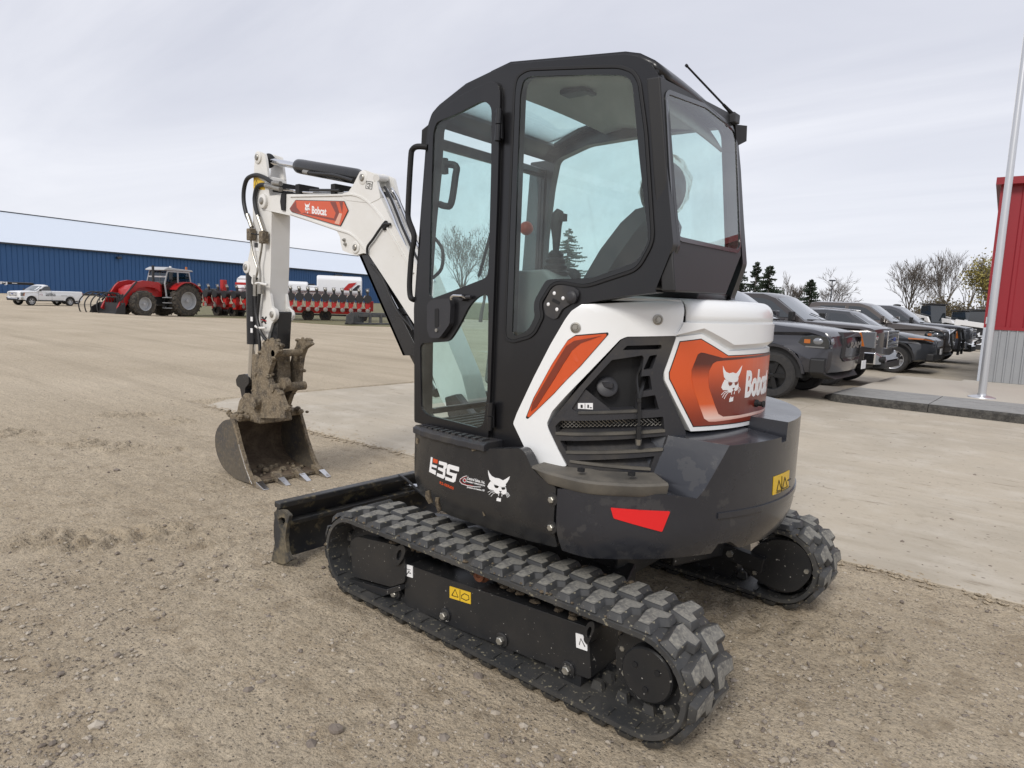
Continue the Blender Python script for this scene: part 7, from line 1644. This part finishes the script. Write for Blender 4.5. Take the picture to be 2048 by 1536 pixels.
def spruce(label, px, dist, top, seed, wd=.27, m_=None, group='dark spruces behind the parked cars'):
    p, h = place_tree(px, dist, top); rn = random.Random(seed); T = thing('spruce_tree', label, 'tree', p, 0, group)
    MB().cyl((0, 0, 0), (0, 0, h*.98), h*.022, h*.003, 8).build('trunk', m_bark, T); l = MB(); nb = int(150)
    for k in range(nb):
        t = (k/nb)**.85; z = h*(.06+.92*t); Lb = h*wd*(1-t)**.7*rn.uniform(.65, 1.15)+.12; a = rn.uniform(0, 6.28); dr = Vector((math.cos(a), math.sin(a), 0)); sd_ = Vector((-dr.y, dr.x, 0)); m = max(4, int(Lb/.14))
        for i in range(m):
            u = (i+.5)/m; c = Vector((0, 0, z))+dr*Lb*u+Vector((0, 0, -.30*Lb*u+.12*Lb*u*u*2))
            for s in (-1, 1):
                w_ = (.10+.32*(1-u))*min(1, Lb*.5)*rn.uniform(.6, 1.2)+.05; e = c+sd_*s*w_+dr*w_*.7+Vector((0, 0, rn.uniform(-.14, .02)-.1*w_)); l.add([c, c+dr*.12+Vector((0, 0, .05)), e, c-dr*.05-Vector((0, 0, .07))], [(0, 1, 2, 3)])
            if i % 2 == 0: l.add([c, c+dr*.10, c+dr*.05-Vector((0, 0, .2+.1*rn.random()))], [(0, 1, 2)])
    l.build('needles', m_ or m_need, T, smooth=False); return T
spruce('tall narrow spruce just right of the cab, behind the first pickup', 1506, 62, 520, 1, .22)
spruce('broad ragged spruce right of the tall narrow one', 1533, 58, 528, 2, .36)
spruce('spruce partly hidden behind the cab corner', 1474, 64, 522, 3, .26)
spruce('smaller conical spruce standing apart above the second pickup', 1616, 60, 556, 4, .30)
spruce('single pine seen through the cab window, left of the seat back', 1130, 72, 452, 5, .40, mat('hazed_pine_needles', (.05, .075, .05), .8), None)  # paler needles: haze of the cab glass put into their colour
bare('slender bare tree between the broad spruce and the conical one', 1583, 66, 540, 11, 5, 3, .45, .2)
bare('wide spreading bare tree right of the conical spruce', 1660, 64, 532, 12, 6, 3, .62, .05, thick=1.1)
bare('rounded bare tree, leftmost of the group near the red building', 1812, 74, 515, 13, 6, 3, .48, .14)
bare('thin low bare tree between the rounded one and the tallest', 1852, 78, 550, 14, 6, 2, .6, .2, thick=.7)
bare('tallest bare tree with a dense fine crown left of the yellow willow', 1886, 72, 496, 15, 6, 3, .42, .22)
bare('sparse bare tree leaning right with one long top branch', 1918, 70, 505, 16, 4, 2, .45, .3, lean=.25)
bare('tree with yellow green autumn leaves beside the red building', 1954, 66, 508, 17, 5, 3, .42, .25, group=None, leaves=m_leafy, nl=2600, nm='autumn_tree', lsz=.24)
bare('bare tree with a few dry leaves, leftmost seen through the door glass', 926, 60, 448, 18, 5, 3, .55, .2, group='bare trees seen through the cab door', leaves=m_leafg, nl=350, lsz=.16)
bare('bare tree right beside the leftmost one through the door glass', 962, 62, 436, 19, 5, 3, .5, .28, group='bare trees seen through the cab door', leaves=m_leafg, nl=250, lsz=.16)
bare('distant bare tree low behind the seat back in the cab window', 1215, 80, 520, 20, 4, 3, .7, .2, group=None)
for i, (px, ds, tp, nm) in enumerate(((1868, 66, 592, 'tawny shrub under the thin low bare tree'), (1900, 64, 598, 'tawny shrub at the foot of the tallest bare tree'), (1935, 62, 604, 'low shrub below the autumn tree'), (1845, 72, 606, 'leftmost low shrub behind the rearmost pickup'))):
    bare(nm, px, ds, tp, 40+i, 4, 3, .8, .1, group='shrubs behind the parked vehicles', leaves=m_leafg, nl=900, nm='shrub', base=.2, lsz=.20)
# lamp post among the trees
p, h = place_tree(1658, 60, 561); LP = thing('light_pole', 'thin grey light pole with lamp head in front of the wide bare tree', 'light pole', p)
MB().cyl((0, 0, 0), (0, 0, h), .05, .04, 8).build('pole', m_dk, LP); MB().box((.0, 0, h), (.45, .3, .12)).build('lamp_head', m_dk, LP, bevel=.03)
# dry grass verge and far field
m_grass = mat('dry_grass', (.16, .15, .075), .95, noise=[(2, .8, (.22, .19, .11), .4, .65), (30, .6, (.08, .08, .04), .45, .7)], bump=(40, .6, .03))
vg = [GT(a, b) for a, b in ((372, 634), (500, 637), (560, 643), (700, 652), (830, 655), (840, 628), (700, 617), (500, 606), (372, 600))]
nseg = []
for i, p in enumerate(vg):
    q = vg[(i+1) % len(vg)]; nseg += [p.lerp(q, k/8) for k in range(8)]
mb = MB(); mb.prism([(p.x, p.y) for p in nseg], lambda x, y: Vector((x, y, gz(x, y)-.05)), lambda x, y: Vector((x, y, gz(x, y)+.03))); o = mb.build('grass_verge', m_grass, None, smooth=False); tag(o, kind='structure')
fld = [(130, -60), (400, -130), (500, -600), (-60, -600), (-40, -120), (0, -62), (25, -52), (60, -50)]
o = MB().prism(fld, lambda x, y: Vector((x, y, -.75)), lambda x, y: Vector((x, y, -.52 if y < -80 else gz(x, y)+.035))).build('far_field', m_grass, None, smooth=False); tag(o, kind='structure')
